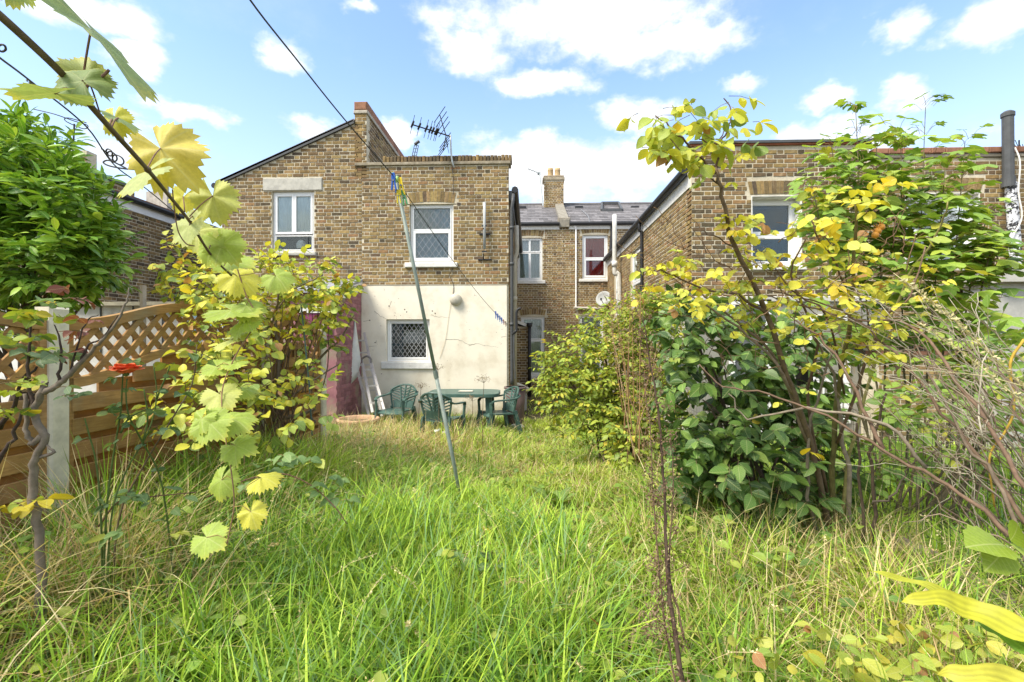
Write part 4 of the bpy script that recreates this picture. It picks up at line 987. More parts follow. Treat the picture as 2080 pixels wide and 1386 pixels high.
BL, YE, GR, TL = (.02, .10, .42), (.80, .58, .02), (.10, .42, .16), (.02, .22, .38)
peg(P(799, 362, 3.50), (.05, 0, -1), BL, .125, 'blue clothes peg at the tip of the prop, foremost and highest')
peg(P(806, 368, 3.60), (.12, 0, -1), np.array(BL)*.7, .125, 'dark blue clothes peg just behind the bright blue one on the prop')
peg(P(814, 372, 3.56), (.16, 0, -1), YE, .13, 'yellow clothes peg on the line beside the tip of the prop')
peg(P(809, 394, 3.52), (.10, 0, -1), (.62, .5, .03), .10, 'dull yellow clothes peg hanging below the blue pegs on the prop')
peg(P(820, 396, 3.57), (.20, 0, -1), GR, .11, 'green clothes peg clipped low on the prop under the yellow one')
for t, col, lab, L in ((.752, BL, 'blue clothes peg nearest the camera in the row by the cream wall', .13), (.79, BL, 'second blue clothes peg in the row towards the cream wall', .12), (.83, (.04, .14, .40), 'third blue clothes peg, middle of the row by the cream wall', .12),
                       (.868, BL, 'fourth and last blue clothes peg before the brown one', .12), (.91, (.30, .10, .07), 'brown clothes peg after the blue ones on the line', .11), (.955, (.20, .14, .10), 'last dull clothes peg on the line, close to the wall hook', .11)):
    q = wtop+(aw_-wtop)*t+np.array([0, 0, -.42*t*(1-t)]); peg(q, (.15, 0, -1), col, L, lab, 'pegs along the line by the wall')
# the old wire at the upper left with its hooks
l2 = [P(-60, 70, .72), P(0, 118, .8), P(62, 165, .92), P(176, 258, 1.15), P(232, 335, 1.35), P(300, 386, 1.6), P(395, 462, 2.2), P(500, 535, 3.4), P(610, 570, 6.0)]
m1 = MB(); tube(m1, smooth_path(l2, 6), .0019, 5)
for px, py, Y in ((56, 163, .92), (206, 302, 1.25)):
    c = P(px, py, Y); d = P(px+6, py+5, Y+.02)-c; d /= np.linalg.norm(d); a_ = np.cross(d, (0, 1, 0)); b_ = np.cross(d, a_)
    tube(m1, [c+d*.004*i+(a_*math.cos(i*1.1)+b_*math.sin(i*1.1))*.0035 for i in range(14)], .0016, 4)
def loop(cx, cy, Y, rx, ry, rot, n=26):
    o = []
    for i in range(n+1):
        g = 2*math.pi*i/n; x, y = rx*math.cos(g), ry*math.sin(g); o.append(P(cx+x*math.cos(rot)-y*math.sin(rot), cy+x*math.sin(rot)+y*math.cos(rot), Y+.01*math.sin(g)))
    return o
for a in ((228, 318, 1.28, 12, 7, .8), (240, 325, 1.3, 13, 8, .6), (222, 310, 1.27, 8, 5, .9)): tube(m1, loop(*a), .0021, 5)
tube(m1, smooth_path([P(298, 344, 1.3), P(262, 344, 1.3), P(225, 338, 1.3), P(210, 331, 1.3), P(217, 326, 1.3), P(230, 329, 1.3), P(256, 342, 1.3)], 5), .0022, 5)
tube(m1, loop(4, 98, .8, 8, 7, .3), .0018, 5)
m1.build('hooked_wire', M_WIRE, label='old rusty wire with twisted hooks running beside the vine at the top left', cat='wire', loc=P(62, 165, .92))
# ------------------------------------------------------------------ aerials, dish, crane
ae = thing('tv_aerial', 'black television aerial with spiky boom and comb reflector on the flat brick parapet', 'aerial', P(917, 335, 9.9))
YA = 9.9
m1 = MB(); tube(m1, smooth_path([P(923, 341, YA+.04), P(919, 330, YA), P(916.5, 312, YA), P(915, 275, YA)], 3), .018, 8, (1.3, 1.3, 1.3)); m1.build('mast', M_STEEL, ae, smooth=True)
m1 = MB(); tube(m1, [P(910, 300, YA), P(905, 275, YA)], .006, 4); tube(m1, [P(912, 312, YA-.02), P(906, 285, YA-.1)], .006, 4); m1.build('stay', M_BLACK, ae)
ba, bb = P(836, 253, YA-.5), P(914, 277, YA); m1 = MB(); tube(m1, [ba, bb], .013, 6); m1.build('boom', M_BLACK, ae)
for t in (.02, .19, .37, .47, .54, .62, .66):
    c = ba+(bb-ba)*t; m1 = MB(); ex = P(0, 0, YA); s = .11
    beam(m1, c+np.array([-.035, .05, -.03]), c+np.array([.04, -.05, .045]), .03, .03); tube(m1, [c+np.array([-.07, .10, -.14]), c+np.array([.07, -.10, .14])], .0055, 5); m1.build('director', M_BLACK, ae)
c0 = P(906, 276, YA)
for tip, n in ((P(893, 233, YA), 4), (P(900, 307, YA), 4)):
    m1 = MB(); tube(m1, [c0, tip], .011, 5); m1.build('reflector_arm', M_BLACK, ae)
    for i in range(n):
        c = c0+(tip-c0)*(.3+.7*i/(n-1)); m1 = MB(); tube(m1, [c+np.array([-.135, .12, -.105]), c+np.array([.135, -.12, .105])], .008, 5); m1.build('reflector_rod', M_BLACK, ae)
a2 = thing('tv_aerial', 'thin aerial on a pole beside the far chimney pots', 'aerial', P(1103, 415, 19.7))
m1 = MB(); tube(m1, [P(1103, 418, 19.7), P(1096, 352, 19.7)], .03, 6, (1.6, 1.6, 1.6)); m1.build('mast', M_STEEL, a2)
m1 = MB(); tube(m1, [P(1072, 343, 19.5), P(1097, 353, 19.7)], .018, 5, (1.4, 1.4, 1.4))
for t in np.linspace(.05, .95, 8): c = P(1072+25*t, 343+10*t, 19.5+.2*t); tube(m1, [c+np.array([-.06, 0, -.1]), c+np.array([.06, 0, .1])], .008, 4)
box(m1, P(1092, 350, 19.68), P(1098, 356, 19.8)); m1.build('boom', M_STEEL, a2)
a3 = thing('tv_aerial', 'rusty wire aerial rod standing above the laurel at the left', 'aerial', P(145, 330, 6.5))
m1 = MB(); tube(m1, [P(143, 420, 6.5), P(151, 252, 6.5)], .011, 6); m1.build('mast', M_WIRE, a3)
m1 = MB(); tube(m1, smooth_path([P(68, 222, 6.4), P(110, 232, 6.4), P(150, 246, 6.5), P(178, 255, 6.6), P(170, 262, 6.6), P(140, 250, 6.5), P(131, 243, 6.5), P(140, 240, 6.5), P(176, 250, 6.6)], 4), .007, 5); m1.build('rod', M_WIRE, a3)
a4 = thing('tv_aerial', 'small aerial at the right hand edge behind the soil stack', 'aerial', P(2075, 330, 8.6))
m1 = MB(); tube(m1, [P(2072, 420, 8.6), P(2070, 285, 8.6)], .012, 6); m1.build('mast', M_BLACK, a4)
m1 = MB(); tube(m1, [P(2050, 290, 8.5), P(2095, 316, 8.7)], .010, 5)
for t in np.linspace(0, 1, 6): c = P(2055+36*t, 293+21*t, 8.5+.2*t); tube(m1, [c+np.array([.09, .03, -.13]), c+np.array([-.09, -.03, .13])], .006, 4)
m1.build('boom', M_BLACK, a4)
sd = thing('satellite_dish', 'grey satellite dish with moss stains on the far brick wall above the bush', 'satellite dish', P(1227, 608, 16.6))
c = P(1227, 608, 16.62); ax_ = np.array([-.55, -1, .35]); ax_ /= np.linalg.norm(ax_)
m1 = MB(); lathe(m1, c, [(.001, 0), (.12, .012), (.2, .035), (.27, .07), (.275, .065), (.2, .02), (.001, -.02)], 22, (1, 1, 1), axis=ax_); m1.build('reflector', M_DISH, sd, smooth=True)
m1 = MB(); tube(m1, [c-np.array([0, 0, .2]), c+ax_*.3-np.array([0, 0, .12])], .014, 5); box(m1, c+ax_*.3+np.array([-.03, -.03, -.15]), c+ax_*.3+np.array([.03, .03, -.07])); m1.build('feed_arm', M_DGREY, sd)
m1 = MB(); tube(m1, [c-ax_*.02, c-ax_*.2+np.array([0, .15, 0])], .03, 6); m1.build('bracket', M_DGREY, sd)
cr = thing('tower_crane', 'distant crane jib tip just showing above the brick parapet', 'crane', P(842, 330, 150))
m1 = MB(); YC = 150
for x0, y0, x1, y1 in ((834, 330, 842, 295), (838, 330, 847, 293), (843, 330, 850, 296)): tube(m1, [P(x0, y0, YC), P(x1, y1, YC)], .12, 4)
for t in np.linspace(0, 1, 6): tube(m1, [P(834+8*t, 330-35*t, YC), P(843+7*t, 330-34*t, YC)], .09, 4)
m1.build('jib', M_DGREY, cr)
m1 = MB(); tube(m1, [P(842, 294, YC), P(852, 287, YC)], .5, 5); m1.build('jib_head', M_DGREY, cr)

# ------------------------------------------------------------------ green plastic furniture, ladder, planter
def chair(loc, rot, label, tilt=0):
    t = thing('plastic_chair', label, 'chair', loc, 'green plastic garden chairs')
    R = Matrix.Rotation(rot, 4, 'Z') @ Matrix.Rotation(tilt, 4, 'X'); b = np.array(loc, float)
    def X(v): return np.array([np.array(R @ Vector(p))+b for p in np.asarray(v, float).reshape(-1, 3)])
    def put(mb, name):
        mb.V = [X(v) for v in mb.V]; return mb.build(name, M_GREENPL, t, smooth=False)
    m = MB(); N = 8; V = []
    for i in range(N+1):
        for j in range(N+1):
            x = -.24+.48*i/N; y = -.25+.48*j/N; z = .43-.02*math.cos(x*5)-.015*(j/N)+(.02*(1-j/N)**6 if False else 0)
            if j == 0: z -= .04
            V.append((x, y, z))
    V2 = [(x, y, z-.02) for x, y, z in V]; q = lambda i, j: i*(N+1)+j; f = []
    for i in range(N):
        for j in range(N): f.append([q(i, j), q(i+1, j), q(i+1, j+1), q(i, j+1)]); f.append([q(i, j)+81, q(i, j+1)+81, q(i+1, j+1)+81, q(i+1, j)+81])
    for i in range(N):
        for j0 in (0, N): f.append([q(i, j0), q(i+1, j0), q(i+1, j0)+81, q(i, j0)+81]); f.append([q(j0, i), q(j0, i+1), q(j0, i+1)+81, q(j0, i)+81])
    m.addm(V+V2, [np.array(f)], (1, 1, 1)); put(m, 'seat')
    # backrest: curved shell outline with a fan of slots
    def bp(a, s, d=0):
        # a in -1..1 across, s 0..1 up
        wdt = .20+.06*math.sin(min(1, s*1.25)*math.pi/2); x = a*wdt; y = .23+.13*s-.07*(a*a)*(.4+s)+d; z = .42+.42*s
        return (x, y, z)
    topc = lambda a: 1-.22*abs(a)**2.4
    m = MB()
    rim = [bp(-1, s*topc(1)) for s in np.linspace(0, 1, 8)]+[bp(a, topc(a)) for a in np.linspace(-.9, .9, 14)]+[bp(1, s*topc(1)) for s in np.linspace(1, 0, 8)]
    tube(m, rim, .018, 6); put(m, 'back_rim')
    m = MB()
    for a in np.linspace(-1, 1, 5):
        if abs(a) < .99: tube(m, [bp(a*.55, s*topc(a*.8)*.98) for s in np.linspace(0, .5, 4)]+[bp(a*.55+a*.3*(s-.5)*2, s*topc(a*.8)*.98) for s in np.linspace(.6, 1, 4)], .017, 5)
    for sg in (-1, 1):
        for s0 in (.30, .42, .54, .66, .78, .90):
            tube(m, [bp(sg*.08, s0-.10), bp(sg*.5, min(s0+.03, topc(.5)-.02)), bp(sg*.95, min(s0+.13, topc(.95)-.04))], .0115, 4)
    put(m, 'back_slats')
    m = MB(); V = []
    for a in np.linspace(-.9, .9, 9):
        for s in (0, .32): V += [bp(a, s), bp(a, s, .012)]
    f = []
    for i in range(8): b0 = i*4; f += [[b0, b0+4, b0+6, b0+2], [b0+1, b0+3, b0+7, b0+5], [b0+2, b0+6, b0+7, b0+3]]
    m.addm(V, [np.array(f)], (.95, .95, .95)); put(m, 'back_panel')
    for sg in (-1, 1):
        m = MB(); pts = smooth_path([(sg*.25, .30, .72), (sg*.285, .20, .67), (sg*.295, .0, .655), (sg*.29, -.20, .645), (sg*.275, -.26, .60)], 4)
        for p_, q_ in zip(pts[:-1], pts[1:]): beam(m, p_, np.array(q_)+(np.array(q_)-p_)*.15, .055, .022)
        put(m, 'armrest')
        m = MB(); pts = [(sg*.275, -.26, .62), (sg*.265, -.25, .43), (sg*.285, -.29, 0)]; beam(m, pts[0], pts[1], .05, .03); beam(m, pts[1], pts[2], .055, .03, up=(1, 0, 0)); beam(m, np.array(pts[1])+(-sg*.02, .02, 0), np.array(pts[2])+(-sg*.02, .02, 0), .03, .05); put(m, 'leg')
        m = MB(); pts = [(sg*.23, .22, .45), (sg*.265, .33, 0)]; beam(m, pts[0], pts[1], .06, .03, up=(1, 0, 0)); beam(m, np.array(pts[0])+(-sg*.02, -.02, 0), np.array(pts[1])+(-sg*.02, -.02, 0), .03, .05); put(m, 'leg')
    return t
def gl(px, Y): p = P(px, 800, Y); return np.array([p[0], Y, gz(p[0], Y)])
chair(gl(806, 8.75), math.radians(-14), 'green plastic chair left of the table, its back to the cream wall')
chair(gl(899, 7.75), math.radians(165), 'green plastic chair pulled up in front of the table, back to the camera')
chair(gl(1012, 8.5), math.radians(-62), 'green plastic chair at the right hand end of the table')
tb = thing('plastic_table', 'green plastic garden table with stained top standing before the cream wall', 'table', gl(938, 8.75))
c = gl(938, 8.75); tx0, tx1, ty0, ty1, tzz = P(862, 0, 8.35)[0], P(1016, 0, 8.9)[0], 8.3, 9.2, .735
m = MB(); N = 40; ol = []
for i in range(N):
    g = 2*math.pi*i/N; ex = .32; cx_, sy_ = math.copysign(abs(math.cos(g))**ex, math.cos(g)), math.copysign(abs(math.sin(g))**ex, math.sin(g))
    ol.append(((tx0+tx1)/2+(tx1-tx0)/2*cx_, (ty0+ty1)/2+(ty1-ty0)/2*sy_))
ol = np.array(ol); cc = ol.mean(0); V = []
for s, z in ((.93, tzz-.004), (.965, tzz), (1, tzz-.006), (1, tzz-.06), (.97, tzz-.06)): V += [(*(cc+(p-cc)*s), z) for p in ol]
f = [[r_*N+i, r_*N+(i+1) % N, (r_+1)*N+(i+1) % N, (r_+1)*N+i] for r_ in range(4) for i in range(N)]
m.addm(V, [np.array(f)], (1.1, 1.1, 1.1)); m.F.append(np.arange(N).reshape(1, -1)[:, ::-1]); m.F.append((np.arange(N)+4*N).reshape(1, -1)); m.build('table_top', M_GREENPL, tb)
for x, y in ((tx0+.16, ty0+.14), (tx1-.16, ty0+.14), (tx0+.16, ty1-.14), (tx1-.16, ty1-.14)):
    m = MB(); sx, sy = math.copysign(.03, x-cc[0]), math.copysign(.02, y-cc[1])
    for dx, dy in ((.0, .0), (.045*(-1 if sx > 0 else 1), .0), (0, .045*(-1 if sy > 0 else 1))): beam(m, (x+dx, y+dy, tzz-.04), (x+dx+sx, y+dy+sy, -.02), .06, .05, up=(0, 1, 0))
    m.build('leg', M_GREENPL, tb)
m = MB(); p = P(946, 795, 8.7); V = [(p[0]+a, 8.62+b, tzz+.004+z) for a, b in ((-.13, 0), (.13, .02), (.12, .2), (-.11, .19)) for z in (0, .012)]
m.addm(V, [np.array([[1, 3, 5, 7], [0, 6, 4, 2], [0, 2, 3, 1], [2, 4, 5, 3], [4, 6, 7, 5], [6, 0, 1, 7]])], (.75, .72, .62)); m.build('wooden_tray', M_OLDWHITE, label='pale flat tray lying on the green table top', cat='tray', loc=(p[0], 8.7, tzz))
# scraps by the chair
for px, py, Y, s, lab in ((888, 874, 7.3, .07, 'crumpled white plastic scrap in the grass by the front chair'), (905, 879, 7.25, .06, 'smaller white scrap beside the first one in the grass')):
    p = P(px, py, Y); m = MB(); r = np.random.default_rng(px); n = 10
    V = [(p[0]+s*r.uniform(-1, 1), Y+s*r.uniform(-1, 1), p[2]+s*.5*r.uniform(-.6, .8)) for _ in range(n)]; m.addm(V, [np.array([[r.choice(n, 3, replace=False)][0] for _ in range(14)])], (1, 1, 1)); m.build('plastic_scrap', M_CLOTH, label=lab, cat='litter', loc=p)
sp_ = P(1050, 832, 9.0); m = MB(); lathe(m, (sp_[0], 9.0, .04), [(.001, .06), (.10, .055), (.14, .02), (.13, -.04)], 9); m.build('stone', M_STONE, label='small pale stone in the grass by the passage', cat='stone', loc=(sp_[0], 9.0, 0))
# dark wheelie tub by the chair
tbn = thing('old_tub', 'dark brown tub behind the right hand green chair', 'tub', gl(1047, 9.4)); c = gl(1047, 9.4)
m = MB(); lathe(m, c, [(.16, 0), (.18, .4), (.2, .75), (.19, .75), (.16, .1)], 14, (1.3, .8, .7)); m.build('body', M_DGREY, tbn, smooth=True)
m = MB(); lathe(m, c, [(.2, .74), (.225, .75), (.225, .79), (.19, .79)], 14, (1.6, 1.1, 1.0)); m.build('rim', M_DGREY, tbn, smooth=True)
# ladder
ld = thing('stepladder', 'folded aluminium ladder leaning on the cream wall under a white cloth', 'ladder', P(755, 835, 9.2))
def stile(a, b, nm):
    m = MB(); beam(m, a, b, .05, .025, (1, .97, .95), up=(0, 1, 0)); m.build(nm, M_ALU, ld)
A0, A1 = P(751, 850, 9.15), P(707, 676, 9.85); B0, B1 = P(776, 846, 9.15), P(740, 676, 9.85)
C0, C1 = P(757, 838, 9.0), P(736, 738, 9.4); D0, D1 = P(781, 834, 9.0), P(754, 738, 9.4)
for a, b in ((A0, A1), (B0, B1), (C0, C1), (D0, D1)): stile(a, b, 'stile')
m = MB(); tube(m, smooth_path([C1, P(736, 729, 9.42), P(745, 724, 9.42), P(753, 729, 9.42), D1], 3), .02, 6, (.35, .33, .32)); m.build('top_bow', M_ALU, ld)
for s0, s1, e0, e1, ts in ((A0, B0, A1, B1, (.15, .3, .45, .6, .75, .9)), (C0, D0, C1, D1, (.18, .52, .86))):
    for t in ts: m = MB(); beam(m, s0+(e0-s0)*t, s1+(e1-s1)*t, .03, .035, (1.15, 1.12, 1.08)); m.build('rung', M_ALU, ld)
m = MB(); N = 9; V = []
for i in range(N):
    t = i/(N-1); y = 9.6-.02*i; xa, xb = 721-12*min(1, t*1.7)+4*max(0, t-.6)*2, 721+12*min(1, t*1.6)-3*max(0, t-.75)*30*.3
    for j in range(5): s = j/4; V.append(P(xa+(xb-xa)*s, 652+128*t-(14*s if i > 5 else 0), y-.06*math.sin(3*s+2.2*t)))
f = [[i*5+j, i*5+j+1, (i+1)*5+j+1, (i+1)*5+j] for i in range(N-1) for j in range(4)]
m.addm(V, [np.array(f)], (1, 1, 1)); cl = m.build('cloth', M_CLOTH, label='white cloth hung in folds over the top of the ladder', cat='cloth', loc=P(720, 700, 9.6), smooth=True)
so = cl.modifiers.new('thick', 'SOLIDIFY'); so.thickness = .008
# planter
pc = P(728, 845, 8.35); m = MB(); zr_ = P(728, 850, 8.35)[2]
tp = thing('terracotta_bowl', 'wide terracotta bowl with dry grass in front of the ladder', 'planter', (pc[0], 8.35, 0))
lathe(m, (pc[0], 8.35, 0), [(.20, 0), (.27, .15), (.32, zr_-.06)], 28); m.build('bowl', M_TERRA, tp, smooth=True)
m = MB(); lathe(m, (pc[0], 8.35, 0), [(.325, zr_-.06), (.36, zr_-.05), (.365, zr_), (.335, zr_+.012), (.31, zr_-.005), (.30, zr_-.1)], 28, (1.15, 1.1, 1.05)); m.build('rim', M_TERRA, tp, smooth=True)
m = MB(); lathe(m, (pc[0], 8.35, 0), [(.302, zr_-.07), (.15, zr_-.05), (.001, zr_-.045)], 20); m.build('earth', M_SOIL, tp)
# ------------------------------------------------------------------ leaves
def ovate(rows, fold=.12, droop=.12, serr=0.0, twist=0.0):
    """leaf of unit length along +y, normal +z; rows = [(t, halfwidth)]"""
    V = []; UVS = []
    for i, (t, h) in enumerate(rows):
        z = -droop*t*t; hh = h*(1+(serr if i % 2 else -serr))
        V += [(-hh, t, z+fold*hh), (0, t, z-.0), (hh, t, z+fold*hh*(1+twist))]; UVS += [(-hh, t), (0, t), (hh, t)]
    f = []
    for i in range(len(rows)-1):
        a, b = i*3, i*3+3; f += [[a, a+1, b+1, b], [a+1, a+2, b+2, b+1]]
    return np.array(V, float), np.array(f), np.array(UVS, float)
OV_A = ovate([(0, .015), (.14, .17), (.38, .29), (.64, .25), (.86, .12), (1, .008)], .25, .18)
OV_B = ovate([(0, .015), (.14, .16), (.38, .27), (.64, .25), (.86, .13), (1, .008)], .5, -.05, 0, .3)
OV_C = ovate([(0, .015), (.15, .2), (.42, .31), (.68, .26), (.88, .12), (1, .01)], .1, .4)
ROUND = [ovate([(0, .02), (.12, .2), (.38, .36), (.66, .33), (.88, .17), (1, .01)], f, d, 0, t) for f, d, t in ((.2, .15, 0), (.45, .3, .2), (.05, .05, -.3))]
LAUR = [ovate([(0, .02), (.15, .10), (.42, .175), (.70, .155), (.9, .07), (1, .006)], f, d) for f, d in ((.3, .2), (.5, .05), (.15, .35))]
SIMPLE = [ovate([(0, .02), (.35, .24), (.7, .2), (1, .01)], f, d) for f, d in ((.3, .15), (.5, -.05), (.1, .4))]

def palmate(lobes, teeth=0.0, seed=0, cup=.12, wave=.05, nseg=44, notch=.24, DEEP=.62):
    """lobed leaf with its stalk at the origin, tip towards +y; lobes = [(angle, length)]"""
    r = np.random.default_rng(seed); V = [(0, 0, 0)]; U = [(0, 0)]
    th = np.linspace(-math.pi+notch, math.pi-notch, nseg); R = []
    for i, a in enumerate(th):
        best = 0
        for la, ll in lobes:
            d = abs(a-la); best = max(best, ll*(1-DEEP*min(1, d/.62)**1.4))
        best *= 1+(teeth*(1 if i % 2 else -1)*r.uniform(.5, 1.4)); R.append(best)
    ph = r.uniform(0, 6, 3)
    for s in (.5, 1.0):
        for a, ra in zip(th, R):
            x, y = s*ra*math.sin(a), s*ra*math.cos(a); rr = s*ra
            z = -cup*rr*rr+wave*rr*math.sin(5*a+ph[0])+wave*.6*rr*math.sin(2*a+ph[1])
            z += .055*abs(math.sin(a*2.25))*rr
            V.append((x, y, z)); U.append((x, y))
    f3 = [[0, 1+i+1, 1+i] for i in range(nseg-1)]; f4 = [[1+i, 1+i+1, 1+nseg+i+1, 1+nseg+i] for i in range(nseg-1)]
    return np.array(V, float), (np.array(f3), np.array(f4)), np.array(U, float)
VLOB = [(0, .74), (.85, .68), (-.85, .68), (1.7, .58), (-1.7, .58), (2.5, .46), (-2.5, .46)]
VINE = [palmate(VLOB, .075, s, c, w, 58, .24, .30) for s, c, w in ((1, .25, .05), (2, .7, .09), (3, .1, .06), (4, .45, .13))]
SYC = [palmate([(0, .8), (.95, .7), (-.95, .7), (1.95, .42), (-1.95, .42)], .05, s, c, .05, 22, .5) for s, c in ((5, .3), (6, .6), (7, .1))]

def unit(v): v = np.asarray(v, float); return v/(np.linalg.norm(v, axis=-1, keepdims=True)+1e-12)
class Lv:
    def __init__(s): s.p = []; s.d = []; s.n = []; s.l = []; s.c = []
    def add(s, p, d, n, l, c): s.p.append(p); s.d.append(d); s.n.append(n); s.l.append(l); s.c.append(c)

def leaves(parent, lv, shapes, pal, m, nparts=300, name='leaf', seed=0, wscale=(.85, 1.15), rest='foliage'):
    """the largest-looking leaves become objects, the others one part of kind stuff"""
    r = np.random.default_rng(seed); p = np.array(lv.p); N = len(p)
    if N == 0: return
    y = unit(np.array(lv.d)); n = np.array(lv.n, float); z = unit(n-y*np.sum(n*y, 1, keepdims=True)); x = np.cross(y, z); L = np.array(lv.l); c = np.array(lv.c)
    ws = r.uniform(*wscale, N); R = np.stack([x*(L*ws)[:, None], y*L[:, None], z*L[:, None]], 2); sh = r.integers(0, len(shapes), N)
    dist = np.linalg.norm(p-CAM, axis=1); rel = p-CAM; dep = rel@FW; u = np.abs(rel@RT)/np.maximum(dep, .01); v = np.abs(rel[:, 2])/np.maximum(dep, .01)
    inv = (dep > .1) & (u < 1.1) & (v < .74)
    order = np.argsort(-(L/dist)*np.where(inv, 1, .001)); top = order[:nparts]; low = order[nparts:]
    b = base_of(parent); meshes = {}
    for i in top:
        k = (int(sh[i]), int(c[i]))
        if k not in meshes:
            S = shapes[k[0]]; mb = MB(); fa = S[1] if isinstance(S[1], tuple) else (S[1],); mb.addm(S[0], fa, pal[k[1]], S[2] if len(S) > 2 else None); meshes[k] = mb.mesh(name, m, smooth=True)
        o = link(name, meshes[k], parent); M = Matrix.Identity(4)
        for a in range(3):
            for q in range(3): M[a][q] = R[i][a][q]
            M[a][3] = p[i][a]-b[a]
        o.matrix_basis = M
    if len(low):
        mb = MB()
        for s in range(len(shapes)):
            idx = low[sh[low] == s]
            if not len(idx): continue
            S = shapes[s]; V = np.einsum('nij,kj->nki', R[idx], S[0])+p[idx][:, None]; k = len(S[0]); t = np.array(pal)[c[idx]]*r.uniform(.8, 1.2, (len(idx), 1))
            fa = S[1] if isinstance(S[1], tuple) else (S[1],)
            F = [(f[None]+(np.arange(len(idx))*k)[:, None, None]).reshape(-1, f.shape[1]) for f in fa]
            mb.addm(V.reshape(-1, 3), F, np.repeat(t, k, 0), np.tile(S[2], (len(idx), 1)) if len(S) > 2 else None)
        mb.build(rest, m, parent, kind='stuff', smooth=True)

def in_ells(r, ells, n, inner=.45):
    w = np.array([e[3]*e[4]*(e[6] if len(e) > 6 else 1) for e in ells], float); w /= w.sum(); out = []
    for k in r.choice(len(ells), n, p=w):
        e = ells[k]; d = unit(r.normal(size=3)); rad = (inner**3+(1-inner**3)*r.uniform())**(1/3)*r.uniform(.9, 1.08)
        out.append((P(e[0]+e[3]*d[0]*rad, e[1]-e[4]*d[2]*rad, e[2]+e[5]*d[1]*rad), d))
    return out

def sprig(r, lv, tw, p, d, n, L, pal_w, droop=.3, tl=None, side=.9, twt=.0028, tcol=(.16, .11, .06), up=.7):
    """a short twig with alternate leaves"""
    d = unit(d); tl = tl or L*(n*.33); q = [p, p+d*tl*.5+np.array([0, 0, .03*tl]), p+d*tl+np.array([0, 0, -.08*tl])]
    tube(tw, q, [twt, twt*.8, twt*.5], 3, tcol, cap=False)
    s0 = unit(np.cross(d, (0, 0, 1.0))+r.normal(size=3)*.15)
    for i in range(n):
        t = (i+.6)/n; a = p+(q[2]-p)*t; sd = s0*(1 if i % 2 else -1); last = i == n-1
        ld = unit(d*(.55 if not last else 1.2)+sd*(side if not last else .1)+np.array([0, 0, -droop*r.uniform(.3, 1.6)])+r.normal(size=3)*.22)
        nn = np.array([0, 0, up])+d*.25+r.normal(size=3)*.38
        lv.add(a, ld, nn, L*r.uniform(.7, 1.2), r.choice(len(pal_w), p=pal_w))

def branch(parent, pts, r0, r1, col, n=7, name='branch', k=5, kn=.0, mt=None):
    q = smooth_path(pts, k); 
    if kn: q[1:-1] += np.random.default_rng(int(abs(pts[0][0])*1000)).normal(size=(len(q)-2, 3))*kn
    mb = MB(); tube(mb, q, np.linspace(r0, r1, len(q)), n, col); return mb.build(name, mt or M_BARK, parent, smooth=True)

def limbs(r, parent, base, targets, r0, r1, col, sag=.0, rise=.35, name='branch', spread=.12):
    for t in targets:
        b = base+np.array([r.normal()*spread, r.normal()*spread, 0]); m1 = b+(t-b)*.4+np.array([0, 0, rise*np.linalg.norm(t-b)*.25])+r.normal(size=3)*.05; m2 = b+(t-b)*.75+np.array([0, 0, rise*np.linalg.norm(t-b)*.15])+r.normal(size=3)*.05
        branch(parent, [b, m1, m2, t], r0*r.uniform(.7, 1.2), r1, col, 6, name)

def norm(w): w = np.array(w, float); return w/w.sum()

# ---- cherry laurel behind the fence, top left
def laurel():
    r = np.random.default_rng(201); base = P(60, 700, 4.6); base[2] = 0
    t = thing('laurel_bush', 'big glossy bright green laurel bush rising behind the fence at the left', 'bush', base)
    pal = [(.13, .29, .024), (.19, .37, .032), (.27, .46, .045), (.37, .54, .07), (.07, .18, .02)]; pw = norm([.3, .3, .2, .1, .1])
    E = [(40, 380, 4.5, 110, 120, .7), (120, 440, 4.4, 110, 100, .7), (60, 520, 4.3, 170, 95, .7), (170, 520, 4.5, 75, 95, .5), (-60, 450, 4.4, 100, 200, .8), (30, 280, 4.6, 40, 40, .3, .8), (115, 315, 4.6, 30, 40, .3, .8)]
    lv = Lv(); tw = MB()
    for p, d in in_ells(r, E, 1350, .62):
        dd = d*np.array([1, 1, .8])+np.array([0, -.35, .45])+r.normal(size=3)*.3
        sprig(r, lv, tw, p, dd, int(r.integers(6, 10)), .128, pw, droop=.22, tl=.20, side=.75, twt=.004, tcol=(.10, .16, .04), up=.8)
    tw.build('twigs', M_BARK, t, kind='stuff'); limbs(r, t, base, [p for p, d in in_ells(r, E, 14, .2)], .035, .008, (.12, .09, .06))
    leaves(t, lv, LAUR, pal, M_LEAFGLOSS, 300, seed=1)
laurel()

